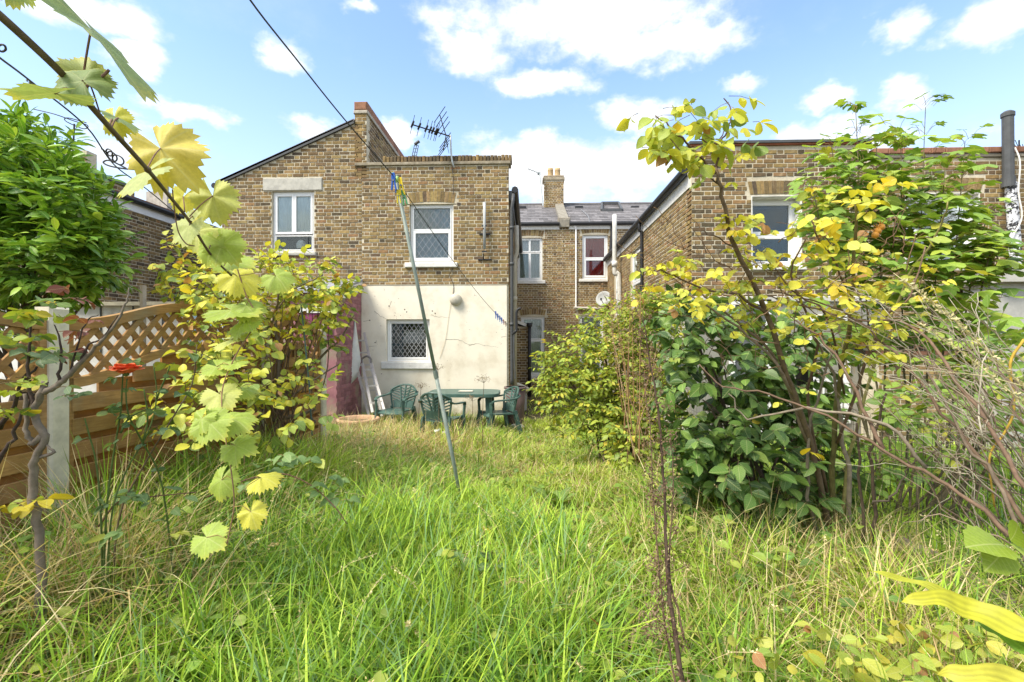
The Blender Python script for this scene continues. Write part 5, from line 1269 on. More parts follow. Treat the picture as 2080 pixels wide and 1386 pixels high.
# ---- shrub rose by the fence
YG = [(.72, .68, .075), (.58, .61, .09), (.38, .47, .08), (.19, .29, .06), (.76, .60, .06), (.42, .22, .08)]
def left_rose():
    r = np.random.default_rng(202); base = P(560, 900, 4.5); base[2] = gz(base[0], base[1])
    t = thing('rose_bush', 'large leggy rose bush with yellowing leaves against the timber fence', 'bush', base)
    lv = Lv(); tw = MB(); pw = norm([.17, .30, .28, .15, .05, .05])
    E = [(420, 560, 4.5, 85, 60, .3), (560, 580, 4.6, 140, 55, .4), (650, 610, 4.7, 70, 60, .3), (470, 640, 4.5, 90, 60, .35), (600, 670, 4.7, 100, 60, .35, .45), (560, 740, 4.6, 110, 60, .3, .25), (345, 535, 4.4, 30, 35, .2, .6), (440, 590, 3.7, 50, 55, .3, .7), (460, 680, 3.5, 80, 60, .3, .55), (450, 770, 3.2, 90, 70, .3, .40), (600, 790, 4.0, 100, 60, .3, .35), (400, 840, 2.9, 90, 60, .3, .25), (560, 850, 3.3, 90, 50, .3, .25), (690, 590, 4.8, 30, 40, .2), (470, 790, 4.3, 70, 50, .2, .35)]
    for p, d in in_ells(r, E, 570, .2):
        sprig(r, lv, tw, p, d*np.array([1, .7, .6])+np.array([0, -.15, .25])+r.normal(size=3)*.35, int(r.integers(4, 8)), .074, pw, droop=.5, tl=.16, twt=.0028, tcol=(.17, .10, .055))
    tw.build('twigs', M_BARK, t, kind='stuff')
    bk = (.20, .155, .11); pt = lambda *a: P(*a)
    for pts, a, b in (([pt(500, 905, 4.5), pt(520, 868, 4.5), pt(560, 852, 4.5), pt(600, 846, 4.55), pt(640, 832, 4.6)], .028, .014), ([pt(562, 852, 4.5), pt(563, 800, 4.5), pt(566, 730, 4.5), pt(560, 660, 4.5), pt(568, 570, 4.5)], .024, .008),
                      ([pt(530, 865, 4.5), pt(590, 790, 4.6), pt(640, 735, 4.7), pt(690, 690, 4.8), pt(720, 640, 4.8)], .020, .006), ([pt(540, 900, 4.5), pt(600, 800, 4.5), pt(690, 740, 4.7)], .016, .006), ([pt(520, 890, 4.4), pt(545, 760, 4.4), pt(540, 690, 4.5), pt(585, 600, 4.5), pt(650, 560, 4.6)], .015, .005),
                      ([pt(505, 905, 4.4), pt(500, 800, 4.4), pt(470, 700, 4.4), pt(440, 590, 4.4)], .016, .005), ([pt(515, 900, 4.5), pt(540, 780, 4.5), pt(480, 640, 4.5), pt(400, 560, 4.5)], .015, .005), ([pt(640, 860, 4.7), pt(632, 830, 4.7), pt(640, 700, 4.7), pt(650, 600, 4.7)], .009, .004)):
        branch(t, pts, a, b, bk, 7, kn=.005)
    limbs(r, t, base, [p for p, d in in_ells(r, E, 40, .3)], .009, .0025, (.18, .12, .08), rise=.3)
    leaves(t, lv, ROUND, YG, M_LEAF, 300, seed=2)
    return t
left_rose()
m1 = MB(); a = P(640, 890, 4.35); b = P(624, 600, 4.4); tube(m1, [P(634, 885, 4.35), P(628, 780, 4.4), P(612, 620, 4.45)], .007, 6, (.05, .10, .09)); m1.build('cane', M_PEG, label='thin dark green garden cane standing in the rose bush', cat='cane', loc=a)

# ---- compound rose leaf: stalk with five leaflets
def compound(r, lv, tw, p, d, L, pw, nl=5, droop=.35, tcol=(.35, .28, .08), tw_=.0017, nrm=None):
    d = unit(d); s = unit(np.cross(d, (0, 0, 1.0))+r.normal(size=3)*.2); rl = L*(1.5 if nl > 3 else .8)
    e = p+d*rl+np.array([0, 0, -droop*rl*.5]); tube(tw, [p, (p+e)/2+np.array([0, 0, rl*.08]), e], [tw_, tw_*.8, tw_*.6], 3, tcol, cap=False)
    nn = (np.array([0, 0, .8])+r.normal(size=3)*.45) if nrm is None else nrm+r.normal(size=3)*.25
    c0 = r.choice(len(pw), p=pw)
    for i in range(nl):
        if i == nl-1: a, ld = e, d+np.array([0, 0, -droop])
        else: k = i//2; a = p+(e-p)*(.5+.4*k if nl > 3 else .75); ld = d*.45+s*(1 if i % 2 else -1)+np.array([0, 0, -droop*.8])
        c = c0 if r.uniform() < .7 else r.choice(len(pw), p=pw)
        lv.add(a, ld+r.normal(size=3)*.15, nn+r.normal(size=3)*.2, L*r.uniform(.8, 1.12)*(1.1 if i == nl-1 else .92), c)

# ---- the big rose on the right
def right_rose():
    r = np.random.default_rng(203); base = P(1690, 1100, 3.1); base[2] = gz(base[0], base[1])
    t = thing('rose_bush', 'tall open rose bush with large yellow leaves arching over the right side', 'bush', base)
    lv = Lv(); tw = MB(); br = (.15, .10, .065); red = (.19, .125, .085); grn = (.16, .14, .05)
    S = lambda pts, a, b, col=br, kn=.004: branch(t, [P(*q) for q in pts], a, b, col, 7, kn=kn, k=4)
    S([(1690, 1110, 3.1), (1655, 930, 2.9), (1610, 800, 2.7), (1555, 630, 2.5), (1492, 500, 2.4), (1468, 400, 2.3), (1452, 340, 2.25)], .019, .007, (.17, .12, .075))
    S([(1455, 352, 2.26), (1420, 318, 2.25), (1385, 280, 2.2), (1355, 256, 2.2), (1331, 235, 2.2)], .006, .003); S([(1455, 350, 2.26), (1456, 310, 2.3), (1440, 290, 2.3), (1420, 283, 2.3)], .005, .003)
    S([(1453, 340, 2.25), (1462, 290, 2.3), (1478, 262, 2.3), (1485, 225, 2.3), (1470, 200, 2.3)], .005, .0025); S([(1460, 375, 2.3), (1430, 350, 2.25), (1400, 320, 2.2), (1360, 280, 2.2)], .004, .002); S([(1460, 285, 2.3), (1475, 265, 2.3), (1490, 255, 2.35)], .003, .002)
    S([(1700, 1110, 3.1), (1690, 950, 3.0), (1705, 780, 2.8), (1728, 640, 2.6), (1735, 520, 2.5), (1738, 415, 2.4)], .018, .006, grn)
    S([(1705, 1110, 3.15), (1720, 960, 3.0), (1760, 800, 2.9), (1830, 600, 2.7), (1900, 480, 2.5), (1925, 410, 2.4)], .012, .003, (.3, .27, .1))
    S([(1560, 640, 2.5), (1500, 600, 2.4), (1440, 590, 2.4), (1370, 560, 2.3), (1330, 540, 2.3)], .007, .003); S([(1610, 800, 2.7), (1560, 720, 2.6), (1480, 650, 2.5), (1400, 600, 2.4)], .009, .004, (.26, .20, .15)); S([(1500, 510, 2.4), (1450, 480, 2.4), (1430, 470, 2.4)], .004, .002)
    S([(1640, 900, 2.85), (1590, 760, 2.7), (1540, 690, 2.6), (1480, 640, 2.5), (1420, 590, 2.45)], .010, .004, (.24, .18, .13)); S([(1680, 1000, 3), (1640, 820, 2.8), (1660, 700, 2.6), (1610, 560, 2.5), (1640, 480, 2.4)], .010, .003)
    S([(1700, 900, 2.9), (1760, 740, 2.6), (1800, 640, 2.5), (1850, 600, 2.4), (1880, 500, 2.4)], .009, .003, red); S([(1715, 800, 2.8), (1680, 640, 2.5), (1620, 600, 2.5), (1560, 530, 2.5)], .006, .003); S([(1730, 620, 2.6), (1700, 540, 2.5), (1660, 480, 2.4), (1650, 440, 2.4)], .006, .003)
    # long bare wands sweeping in from the right
    for pts, a, b, col in (([(2110, 1150, 1.7), (2000, 1040, 1.85), (1900, 970, 2.0), (1795, 915, 2.1), (1680, 850, 2.2), (1560, 800, 2.3), (1470, 785, 2.35), (1420, 740, 2.4)], .0085, .003, red), ([(2105, 1090, 1.7), (1990, 930, 1.9), (1890, 810, 2.1), (1790, 690, 2.3), (1680, 620, 2.4), (1560, 590, 2.5)], .0075, .003, br),
                           ([(2100, 1010, 1.7), (2000, 860, 1.9), (1920, 740, 2.1), (1850, 660, 2.3), (1740, 650, 2.4), (1640, 620, 2.5), (1540, 600, 2.5)], .008, .003, red), ([(1795, 912, 2.1), (1740, 800, 2.2), (1680, 700, 2.3), (1600, 640, 2.4)], .009, .003, red), ([(1880, 950, 2.05), (1800, 860, 2.1), (1640, 830, 2.25), (1520, 850, 2.4), (1480, 800, 2.4)], .008, .003, (.28, .23, .17)),
                           ([(2100, 1180, 1.6), (2040, 1000, 1.75), (1960, 900, 1.9), (1900, 780, 2.05), (1860, 700, 2.2)], .0075, .003, (.17, .13, .09)), ([(1770, 1110, 2.6), (1772, 980, 2.55), (1768, 900, 2.5), (1800, 800, 2.4)], .010, .005, (.09, .065, .045)), ([(1752, 1110, 2.7), (1748, 960, 2.65), (1740, 860, 2.6)], .009, .005, (.09, .065, .045)),
                           ([(1772, 1025, 2.55), (1810, 1010, 2.5), (1840, 965, 2.5), (1860, 930, 2.45)], .006, .003, (.1, .08, .06)), ([(1660, 1100, 3.0), (1640, 980, 2.9), (1650, 850, 2.8), (1700, 700, 2.7)], .012, .005, (.22, .18, .13)), ([(1730, 1100, 3.0), (1715, 900, 2.9), (1690, 760, 2.8), (1640, 660, 2.7)], .015, .005, (.27, .22, .16))): S(pts, a, b, col, .006)
    pw = norm([.40, .26, .12, .04, .14, .04])
    # leaves: (px, py, Y, spread px, how many, leaflet length)
    for x, y, Y, s, n, L in ((1340, 250, 2.2, 26, 6, .08), (1350, 295, 2.2, 26, 6, .085), (1385, 270, 2.2, 30, 5, .085), (1410, 215, 2.25, 20, 3, .06), (1440, 300, 2.25, 30, 5, .085), (1405, 245, 2.25, 24, 4, .075), (1425, 290, 2.25, 26, 5, .08), (1455, 250, 2.3, 22, 4, .08), (1478, 205, 2.3, 14, 3, .07), (1505, 262, 2.35, 20, 3, .075), (1425, 340, 2.25, 22, 4, .08), (1487, 310, 2.3, 14, 2, .07), (1395, 320, 2.2, 24, 3, .08), (1483, 375, 2.3, 8, 1, .06),
                             (1500, 455, 2.4, 26, 5, .06), (1480, 510, 2.4, 24, 5, .06), (1530, 460, 2.4, 20, 3, .06), (1345, 540, 2.3, 30, 8, .055), (1400, 560, 2.35, 40, 10, .055), (1450, 600, 2.4, 40, 10, .06), (1510, 570, 2.45, 45, 10, .06), (1560, 610, 2.5, 50, 12, .06), (1330, 590, 2.3, 22, 3, .05),
                             (1745, 395, 2.4, 45, 6, .08), (1790, 390, 2.4, 15, 2, .095), (1670, 430, 2.4, 30, 6, .07), (1700, 480, 2.45, 50, 9, .07), (1640, 540, 2.5, 50, 9, .065), (1720, 560, 2.5, 50, 10, .07), (1780, 600, 2.5, 50, 9, .07), (1860, 482, 2.4, 4, 1, .09), (1650, 620, 2.5, 60, 12, .065), (1760, 660, 2.5, 60, 11, .06), (1600, 680, 2.5, 50, 5, .06), (1690, 700, 2.5, 60, 9, .06), (1840, 620, 2.4, 50, 7, .06), (1880, 590, 2.4, 30, 4, .06), (1790, 710, 2.4, 40, 6, .06), (1545, 530, 2.5, 30, 4, .06), (1630, 930, 2.4, 10, 1, .06), (1590, 815, 2.3, 6, 1, .045), (1400, 720, 2.4, 8, 1, .05)):
        dark = y < 400 and x < 1560
        w = norm([.18, .34, .28, .10, .06, .04]) if dark else pw
        for i in range(n if dark else int(n*1.7)):
            p = P(x+r.normal()*s*(.7 if dark else 1.0), y+r.normal()*s*(.6 if dark else .9), Y+r.normal()*.10)
            a = r.uniform(0, 2*math.pi); compound(r, lv, tw, p, np.array([math.cos(a), math.sin(a)*.6-.2, .25*r.normal()]), L*(.9 if dark else .78)*r.uniform(.7, 1.15), w, 5 if r.uniform() < .5 else 3, droop=.75 if dark else .5, tcol=(.22, .15, .06), nrm=np.array([.0, -.45, .65]) if r.uniform() < .6 else None)
    for i in range(70):
        a = np.array([r.uniform(1380, 1880), r.uniform(480, 760)]); e = a+np.array([r.normal()*70-40, -r.uniform(10, 110)]); Y = 2.5+r.normal()*.15
        branch(t, [P(*a, Y), P(*((a+e)/2+r.normal(size=2)*14), Y), P(*e, Y)], .0028, .0012, (.19, .12, .07), 5, name='twig', kn=.004, k=4)
    tw.build('leaf_stalks', M_BARK, t, kind='stuff')
    leaves(t, lv, ROUND, YG, M_LEAF, 300, seed=3)
    for x, y in ((1778, 478), (1790, 462), (1783, 470)):
        m1 = MB(); p = P(x, y, 2.38); lathe(m1, p, [(.001, -.016), (.013, -.01), (.017, .0), (.013, .012), (.006, .017)], 9)
        for k_ in range(5): g = k_*1.257; tube(m1, [p+np.array([0, 0, .014]), p+np.array([.018*math.cos(g), .018*math.sin(g), .034])], [.003, .0008], 4)
        m1.build('rose_hip', M_HIP, t, smooth=True)
right_rose()

# ---- camellia, dark and glossy
def camellia():
    r = np.random.default_rng(204); base = P(1540, 1150, 3.6); base[2] = gz(base[0], base[1])
    t = thing('camellia_bush', 'dense dark glossy camellia bush standing left of the bare rose stems', 'bush', base)
    pal = [(.075, .15, .035), (.115, .22, .045), (.18, .30, .06), (.27, .38, .08), (.045, .095, .025), (.6, .48, .05)]; pw = norm([.3, .3, .2, .07, .125, .005])
    E = [(1410, 690, 3.6, 75, 70, .35), (1460, 800, 3.5, 105, 130, .45), (1560, 760, 3.7, 110, 110, .4), (1560, 960, 3.4, 130, 130, .5), (1440, 930, 3.5, 85, 110, .4), (1640, 1050, 3.3, 75, 70, .3), (1395, 650, 3.7, 60, 36, .25), (1650, 900, 3.6, 50, 110, .3, .7), (1540, 1080, 3.3, 90, 60, .3), (1640, 790, 3.8, 70, 120, .25, .7)]
    lv = Lv(); tw = MB()
    for p, d in in_ells(r, E, 560, .5):
        sprig(r, lv, tw, p, d*np.array([1, 1, .5])+np.array([0, -.45, .1])+r.normal(size=3)*.3, int(r.integers(4, 8)), .10, pw, droop=.45, tl=.17, side=.8, twt=.003, tcol=(.14, .10, .06), up=.55)
    tw.build('twigs', M_BARK, t, kind='stuff'); limbs(r, t, base, [p for p, d in in_ells(r, E, 22, .2)], .020, .005, (.14, .11, .08))
    leaves(t, lv, [OV_A, OV_B, OV_C], pal, M_LEAFGLOSS, 300, seed=4, wscale=(.95, 1.3))
camellia()

# ---- maple saplings in the next garden
def maple():
    r = np.random.default_rng(205); base = P(1850, 1000, 4.6); base[2] = gz(base[0], base[1])
    t = thing('maple_sapling', 'bushy green maple sapling with lobed leaves in front of the right hand window', 'tree', base)
    pal = [(.24, .39, .06), (.34, .48, .07), (.17, .30, .05), (.44, .54, .08), (.50, .47, .07)]; pw = norm([.33, .3, .22, .12, .03]); lv = Lv(); tw = MB(); bk = (.19, .16, .09)
    stems = []
    for tx, ty, bx in ((1738, 222, 1800), (1880, 218, 1830), (1690, 300, 1780), (1960, 290, 1880), (1830, 300, 1840), (2010, 430, 1900), (1650, 380, 1770), (1920, 340, 1860), (2040, 560, 1920), (1780, 300, 1810)):
        Y = 4.6+r.normal()*.25; pts = [P(bx+r.normal()*15, 1000, Y), P(bx*.6+tx*.4, 750, Y), P(bx*.25+tx*.75, 520, Y), P(tx, ty, Y)]; q = smooth_path(pts, 6); stems.append((q, Y)); branch(t, pts, .011, .003, bk, 6, name='stem')
    n_ = 0
    def leafy(a, d, L, w=pw):
        d = unit(d); b = a+d*L*1.0+np.array([0, 0, .05]); tube(tw, [a, (a+b)/2+np.array([0, 0, .02]), b], .0018, 3, (.25, .16, .07), cap=False)
        lv.add(b, d*np.array([1, 1, .2])+np.array([0, -.1, -.25*r.uniform(.2, 1.6)]), np.array([0, -.28, 1.0])+r.normal(size=3)*.22, L*r.uniform(.8, 1.15), r.choice(5, p=w))
    for q, Y in stems:
        for i in range(6, len(q)):
            for k_ in range(3 if i < len(q)-6 else 7):
                g = r.uniform(0, 6.28); tip = (i/len(q)) > .75
                leafy(q[i]+r.normal(size=3)*.02, np.array([math.cos(g), math.sin(g), .25]), .10 if tip else .14, norm([.2, .1, .7, 0, 0]) if tip and q[-1][2] > 3.7 else pw)
    E = [(1750, 420, 4.6, 105, 105, .4), (1890, 400, 4.6, 100, 100, .4), (1850, 550, 4.4, 190, 80, .5), (1960, 620, 4.3, 100, 55, .4), (1700, 340, 4.7, 55, 50, .3), (1990, 540, 4.5, 55, 60, .3), (1790, 500, 4.5, 120, 110, .5), (1900, 520, 4.5, 80, 110, .4), (1680, 440, 4.7, 60, 90, .3), (1830, 700, 4.4, 170, 50, .4), (1990, 740, 4.2, 90, 90, .4), (1880, 830, 4.3, 130, 60, .4, .5), (1800, 290, 4.7, 60, 40, .3)]
    for p, d in in_ells(r, E, 700, .2):
        g = r.uniform(0, 6.28); leafy(p, np.array([math.cos(g), math.sin(g)-.2, .1]), .165)
    tw.build('leaf_stalks', M_BARK, t, kind='stuff')
    leaves(t, lv, SYC, pal, M_LEAF, 300, seed=5)
maple()

# ---- green bush by the passage and the dried flower stems before it
def mid_bush():
    r = np.random.default_rng(206); base = P(1260, 930, 5.9); base[2] = gz(base[0], base[1])
    t = thing('privet_bush', 'light green bush spilling over the right side of the path below the satellite dish', 'bush', base)
    pal = [(.30, .40, .05), (.42, .50, .06), (.19, .29, .045), (.58, .55, .06), (.62, .48, .06)]; pw = norm([.35, .3, .2, .11, .04])
    E = [(1255, 668, 6.0, 80, 46, .4), (1185, 730, 6.0, 75, 55, .4), (1190, 800, 5.8, 90, 60, .4), (1265, 750, 5.9, 90, 90, .45), (1300, 680, 6.0, 60, 80, .4), (1275, 855, 5.6, 85, 60, .4), (1140, 750, 6.0, 34, 30, .25), (1340, 700, 6.0, 50, 100, .4), (1330, 840, 5.5, 50, 90, .35), (1305, 770, 5.6, 50, 70, .3), (1300, 905, 5.0, 55, 50, .3), (1325, 650, 5.9, 40, 40, .3), (1200, 870, 5.6, 70, 30, .3, .5)]
    lv = Lv(); tw = MB()
    for p, d in in_ells(r, E, 1600, .40):
        sprig(r, lv, tw, p, d*np.array([1, 1, .5])+np.array([-.1, -.4, .2])+r.normal(size=3)*.35, int(r.integers(6, 10)), .07, pw, droop=.4, tl=.22, twt=.003, tcol=(.15, .11, .06))
    tw.build('twigs', M_BARK, t, kind='stuff'); limbs(r, t, base, [p for p, d in in_ells(r, E, 20, .2)], .018, .005, (.12, .09, .07))
    leaves(t, lv, SIMPLE, pal, M_LEAF, 300, seed=6)
mid_bush()
def low_shrub():
    r = np.random.default_rng(211); base = P(1880, 1050, 3.4); base[2] = gz(base[0], base[1])
    t = thing('leafy_shrub', 'loose green leafy shrub growing behind the mesh fence at the right', 'bush', base)
    pal = [(.20, .34, .06), (.28, .42, .07), (.14, .25, .05), (.44, .46, .07)]; pw = norm([.4, .3, .2, .1]); lv = Lv(); tw = MB()
    E = [(1800, 860, 3.4, 60, 50, .25, .7), (1900, 830, 3.4, 90, 60, .3), (2020, 800, 3.2, 80, 80, .3), (2050, 920, 3.1, 60, 70, .25), (1880, 940, 3.4, 110, 40, .3, .6), (1990, 690, 3.4, 80, 50, .3, .7), (1760, 960, 3.5, 50, 50, .25, .5)]
    for p, d in in_ells(r, E, 170, .2): sprig(r, lv, tw, p, d*np.array([1, .8, .4])+np.array([0, -.3, .25])+r.normal(size=3)*.35, int(r.integers(3, 7)), .085, pw, droop=.25, tl=.18, twt=.003, tcol=(.18, .16, .07), up=.9)
    tw.build('twigs', M_BARK, t, kind='stuff'); limbs(r, t, base, [p for p, d in in_ells(r, E, 18, .3)], .010, .003, (.20, .16, .10)); leaves(t, lv, [OV_A, OV_C]+ROUND[:1], pal, M_LEAF, 300, seed=11)
low_shrub()
def seedfuzz(mb, r, c, s, n, L, col):
    for i in range(n):
        a = c+r.normal(size=3)*s; d = unit(r.normal(size=3)+np.array([0, 0, .4])); w = unit(np.cross(d, r.normal(size=3)))*L*.22
        mb.addm([a, a+d*L*.5+w, a+d*L, a+d*L*.5-w], [np.array([[0, 1, 2, 3]])], np.array(col)*r.uniform(.6, 1.3))
def dried():
    r = np.random.default_rng(207); base = P(1290, 930, 5.0); base[2] = gz(base[0], base[1])
    t = thing('dried_flower_stems', 'clump of dried tan flower stems with feathery seed heads before the green bush', 'plant', base)
    fz = MB(); cols = [(.46, .28, .13), (.52, .36, .20), (.36, .21, .11)]
    for i in range(15):
        tx, ty = r.uniform(1225, 1350), r.uniform(590, 760); bx = 1290+r.normal()*22; Y = 5.0+r.normal()*.3
        pts = [P(bx, 940, Y), P(bx*.6+tx*.4, 840, Y), P(bx*.2+tx*.8, 720 if ty < 700 else ty+60, Y), P(tx, ty, Y)]; c = cols[i % 3]; branch(t, pts, .0075, .002, np.array(c)*.8, 5, name='stem')
        q = smooth_path(pts, 6)
        for k_ in range(7, len(q)): seedfuzz(fz, r, q[k_], .04, 4, .022, c)
        for k_ in range(4):
            e = q[-1]+np.array([r.normal()*.10, r.normal()*.1, r.uniform(-.12, .10)]); tube(fz, [q[-4], e], [.002, .001], 3, np.array(c)*.8, cap=False); seedfuzz(fz, r, e, .035, 16, .02, c)
    fz.build('seed_heads', M_GRASS, t, kind='stuff')
dried()
def dead_stalk():
    r = np.random.default_rng(208); base = P(1392, 1440, 1.48)
    t = thing('dead_weed', 'tall dark dead weed stalk with brown seed clusters in the right foreground', 'plant', base)
    pts = [P(1395, 1440, 1.48), P(1382, 1360, 1.5), P(1362, 1220, 1.6), P(1353, 1110, 1.7), P(1347, 960, 1.8), P(1336, 830, 1.88), P(1318, 720, 1.95), P(1305, 640, 2.0)]
    branch(t, pts, .0088, .002, (.075, .05, .035), 7, name='stalk', kn=.0015); q = smooth_path(pts, 6); fz = MB()
    for i in range(5, len(q)-1):
        for s in range(1 if i < 20 else 2):
            e = q[i]+np.array([r.normal()*.03, r.normal()*.03, r.uniform(.01, .05)]); tube(fz, [q[i], e], [.0015, .001], 3, (.12, .08, .05), cap=False); seedfuzz(fz, r, e, .010, 16, .014, (.20, .13, .08))
    for px, py, Y in ((1330, 1150, 1.68), (1340, 1220, 1.62), (1330, 1010, 1.78), (1345, 1280, 1.55), (1322, 1270, 1.56)): seedfuzz(fz, r, P(px, py, Y), .020, 130, .013, (.26, .175, .11))
    for pts2 in ([P(1378, 1420, 1.5), P(1350, 1250, 1.6), P(1330, 1050, 1.75), P(1322, 900, 1.85), P(1308, 760, 1.95)], [P(1390, 1300, 1.55), P(1360, 1150, 1.68), P(1368, 1000, 1.8), P(1362, 880, 1.9)]):
        branch(t, pts2, .004, .0015, (.13, .085, .055), 6, name='side_stalk', kn=.002); q2 = smooth_path(pts2, 6)
        for i in range(6, len(q2)): seedfuzz(fz, r, q2[i], .014, 22, .012, (.24, .16, .10))
    fz.build('seed_clusters', M_GRASS, t, kind='stuff')
dead_stalk()
def umbel(px, py, by, Y, s, label):
    r = np.random.default_rng(int(px)); base = P(px+r.normal()*3, by, Y); t = thing('dried_umbel', label, 'plant', base, None); top = P(px, py, Y)
    branch(t, [base, (base+top)/2+r.normal(size=3)*.01, top], .006, .003, (.15, .10, .065), 5, name='stem'); fz = MB()
    for i in range(9):
        e = top+np.array([r.normal()*s, r.normal()*s, s*1.3*r.uniform(.6, 1.2)]); tube(fz, [top, e], [.002, .0015], 3, (.17, .12, .08), cap=False); seedfuzz(fz, r, e, .018, 10, .02, (.26, .18, .11))
    fz.build('seed_head', M_GRASS, t, kind='stuff')
umbel(983, 778, 960, 6.6, .06, 'dried brown umbel on a tall stem before the middle of the table')
umbel(890, 752, 900, 7.4, .05, 'dried umbel stem directly left of the clothes prop below the sill'); umbel(855, 790, 890, 7.5, .05, 'short dried umbel stem between the two left hand chairs')
umbel(960, 815, 900, 7.6, .06, 'low dried umbel in front of the table legs')

# ---- the vine across the top left, and its trail in front of the fence
VPAL = [(.50, .56, .22), (.54, .57, .16), (.64, .61, .09), (.66, .55, .12), (.28, .38, .15), (.38, .49, .09)]
def vine():
    base = P(-20, 20, .5); t = thing('grape_vine', 'grape vine shoot with big pale and yellow leaves hanging across the top left sky', 'vine', base)
    st = [(-40, 2, .5), (0, 32, .52), (100, 124, .58), (155, 182, .63), (225, 262, .72), (300, 345, .85), (345, 400, .98), (385, 450, 1.1), (430, 520, 1.25), (470, 560, 1.4)]
    q = smooth_path([P(*a) for a in st], 6); mb = MB(); tube(mb, q, np.linspace(.0048, .0028, len(q)), 8, (.17, .13, .085)); 
    for a in (18, 30): lathe(mb, q[a], [(.003, -.008), (.0062, 0), (.003, .008)], 8, (.15, .11, .07), axis=q[a+1]-q[a])
    mb.build('stem', M_BARK, t, smooth=True)
    lv = Lv(); tw = MB(); r = np.random.default_rng(9)
    def leaf(b, tip, Y, nrm, c, w=1.0, k=None, dY=0.0, att=None):
        """stalk end b, tip (pixels), distance Y, leaf normal (right, toward camera, up)"""
        p0, p1 = P(b[0], b[1], Y), P(tip[0], tip[1], Y+dY); d = p1-p0; L = np.linalg.norm(d)/1.18
        n = RT*nrm[0]-FW*nrm[1]+np.array([0, 0, nrm[2]]); lv.add(p0, d, n, L, c)
        if att: tube(tw, smooth_path([P(*att), (P(*att)+p0)/2+np.array([0, 0, .004]), p0], 4), .0014, 5, (.20, .12, .08))
    leaf((185, 60), (372, 272), .62, (.83, -.12, .60), 4, dY=.03, att=(165, 185, .64)); leaf((112, 190), (-28, 196), .55, (.1, .25, .95), 4, att=(148, 183, .62)); leaf((168, 165), (92, 96), .60, (-.2, .6, .6), 4, att=(163, 187, .64)); leaf((180, 158), (150, 70), .66, (.5, .6, .2), 0, att=(163, 187, .64))
    leaf((232, 240), (238, 305), .80, (.1, 1, .1), 2, att=(222, 256, .72)); leaf((240, 240), (300, 275), .78, (.5, .12, .85), 4, att=(225, 262, .72)); leaf((326, 302), (428, 418), 1.0, (-.1, .95, .4), 3, att=(300, 340, .85)); leaf((298, 350), (188, 408), .95, (-.1, .65, .7), 0, att=(300, 348, .86))
    leaf((432, 398), (450, 486), 1.12, (.15, 1, .25), 1, att=(385, 440, 1.08)); leaf((385, 458), (325, 512), 1.1, (-.2, .9, .4), 0, att=(390, 450, 1.1)); leaf((372, 400), (340, 450), 1.15, (.2, .9, .3), 2, att=(375, 430, 1.05)); leaf((410, 430), (350, 462), 1.2, (0, .7, .6), 2, att=(385, 445, 1.08))
    leaf((20, -40), (40, 34), .6, (.7, .6, .3), 4); leaf((428, 500), (404, 566), 1.25, (-.1, .9, .3), 5, att=(425, 505, 1.2)); leaf((452, 495), (500, 558), 1.25, (.1, .9, .4), 5, att=(440, 520, 1.25)); leaf((465, 530), (548, 545), 1.4, (0, .5, .8), 5, att=(455, 540, 1.3)); leaf((400, 470), (468, 500), 1.3, (0, .7, .7), 1, att=(405, 470, 1.15)); leaf((480, 560), (545, 600), 1.5, (0, .6, .7), 2, att=(470, 558, 1.4))
    for x, y in ((330, 480), (360, 500), (300, 460)):
        pass
    # tendril
    tube(tw, smooth_path([P(350, 385, 1.0), P(355, 430, 1.0), P(362, 470, 1.0), P(378, 495, 1.0), P(395, 500, 1.02)], 5), .0013, 5, (.2, .12, .07)); tube(tw, smooth_path([P(165, 185, .64), P(182, 172, .64), P(205, 158, .62), P(222, 142, .62)], 4), .0019, 6, (.3, .18, .16)); tube(tw, smooth_path([P(178, 160, .64), P(190, 190, .65), P(205, 235, .7), P(215, 250, .75)], 4), .0011, 5, (.18, .12, .08))
    tw.build('leaf_stalks', M_BARK, t, kind='stuff'); leaves(t, lv, VINE, VPAL, M_VINE, 300, seed=7, wscale=(.95, 1.1))
    # hanging trail
    base = P(480, 540, 1.5); t2 = thing('vine_trail', 'trailing vine with large toothed lime green leaves hanging in front of the fence', 'vine', base)
    q = smooth_path([P(480, 540, 1.5), P(500, 600, 1.5), P(520, 650, 1.5), P(480, 720, 1.45), P(452, 790, 1.4), P(455, 870, 1.35), P(470, 960, 1.3), P(475, 1030, 1.3), P(460, 1110, 1.3)], 6); mb = MB(); tube(mb, q, np.linspace(.0021, .0016, len(q)), 6, (.26, .16, .09)); mb.build('stem', M_BARK, t2, smooth=True)
    lv = Lv(); tw = MB()
    def near(px, py, Y):
        p = P(px, py, Y); return q[np.argmin(np.linalg.norm(q-p, axis=1))]
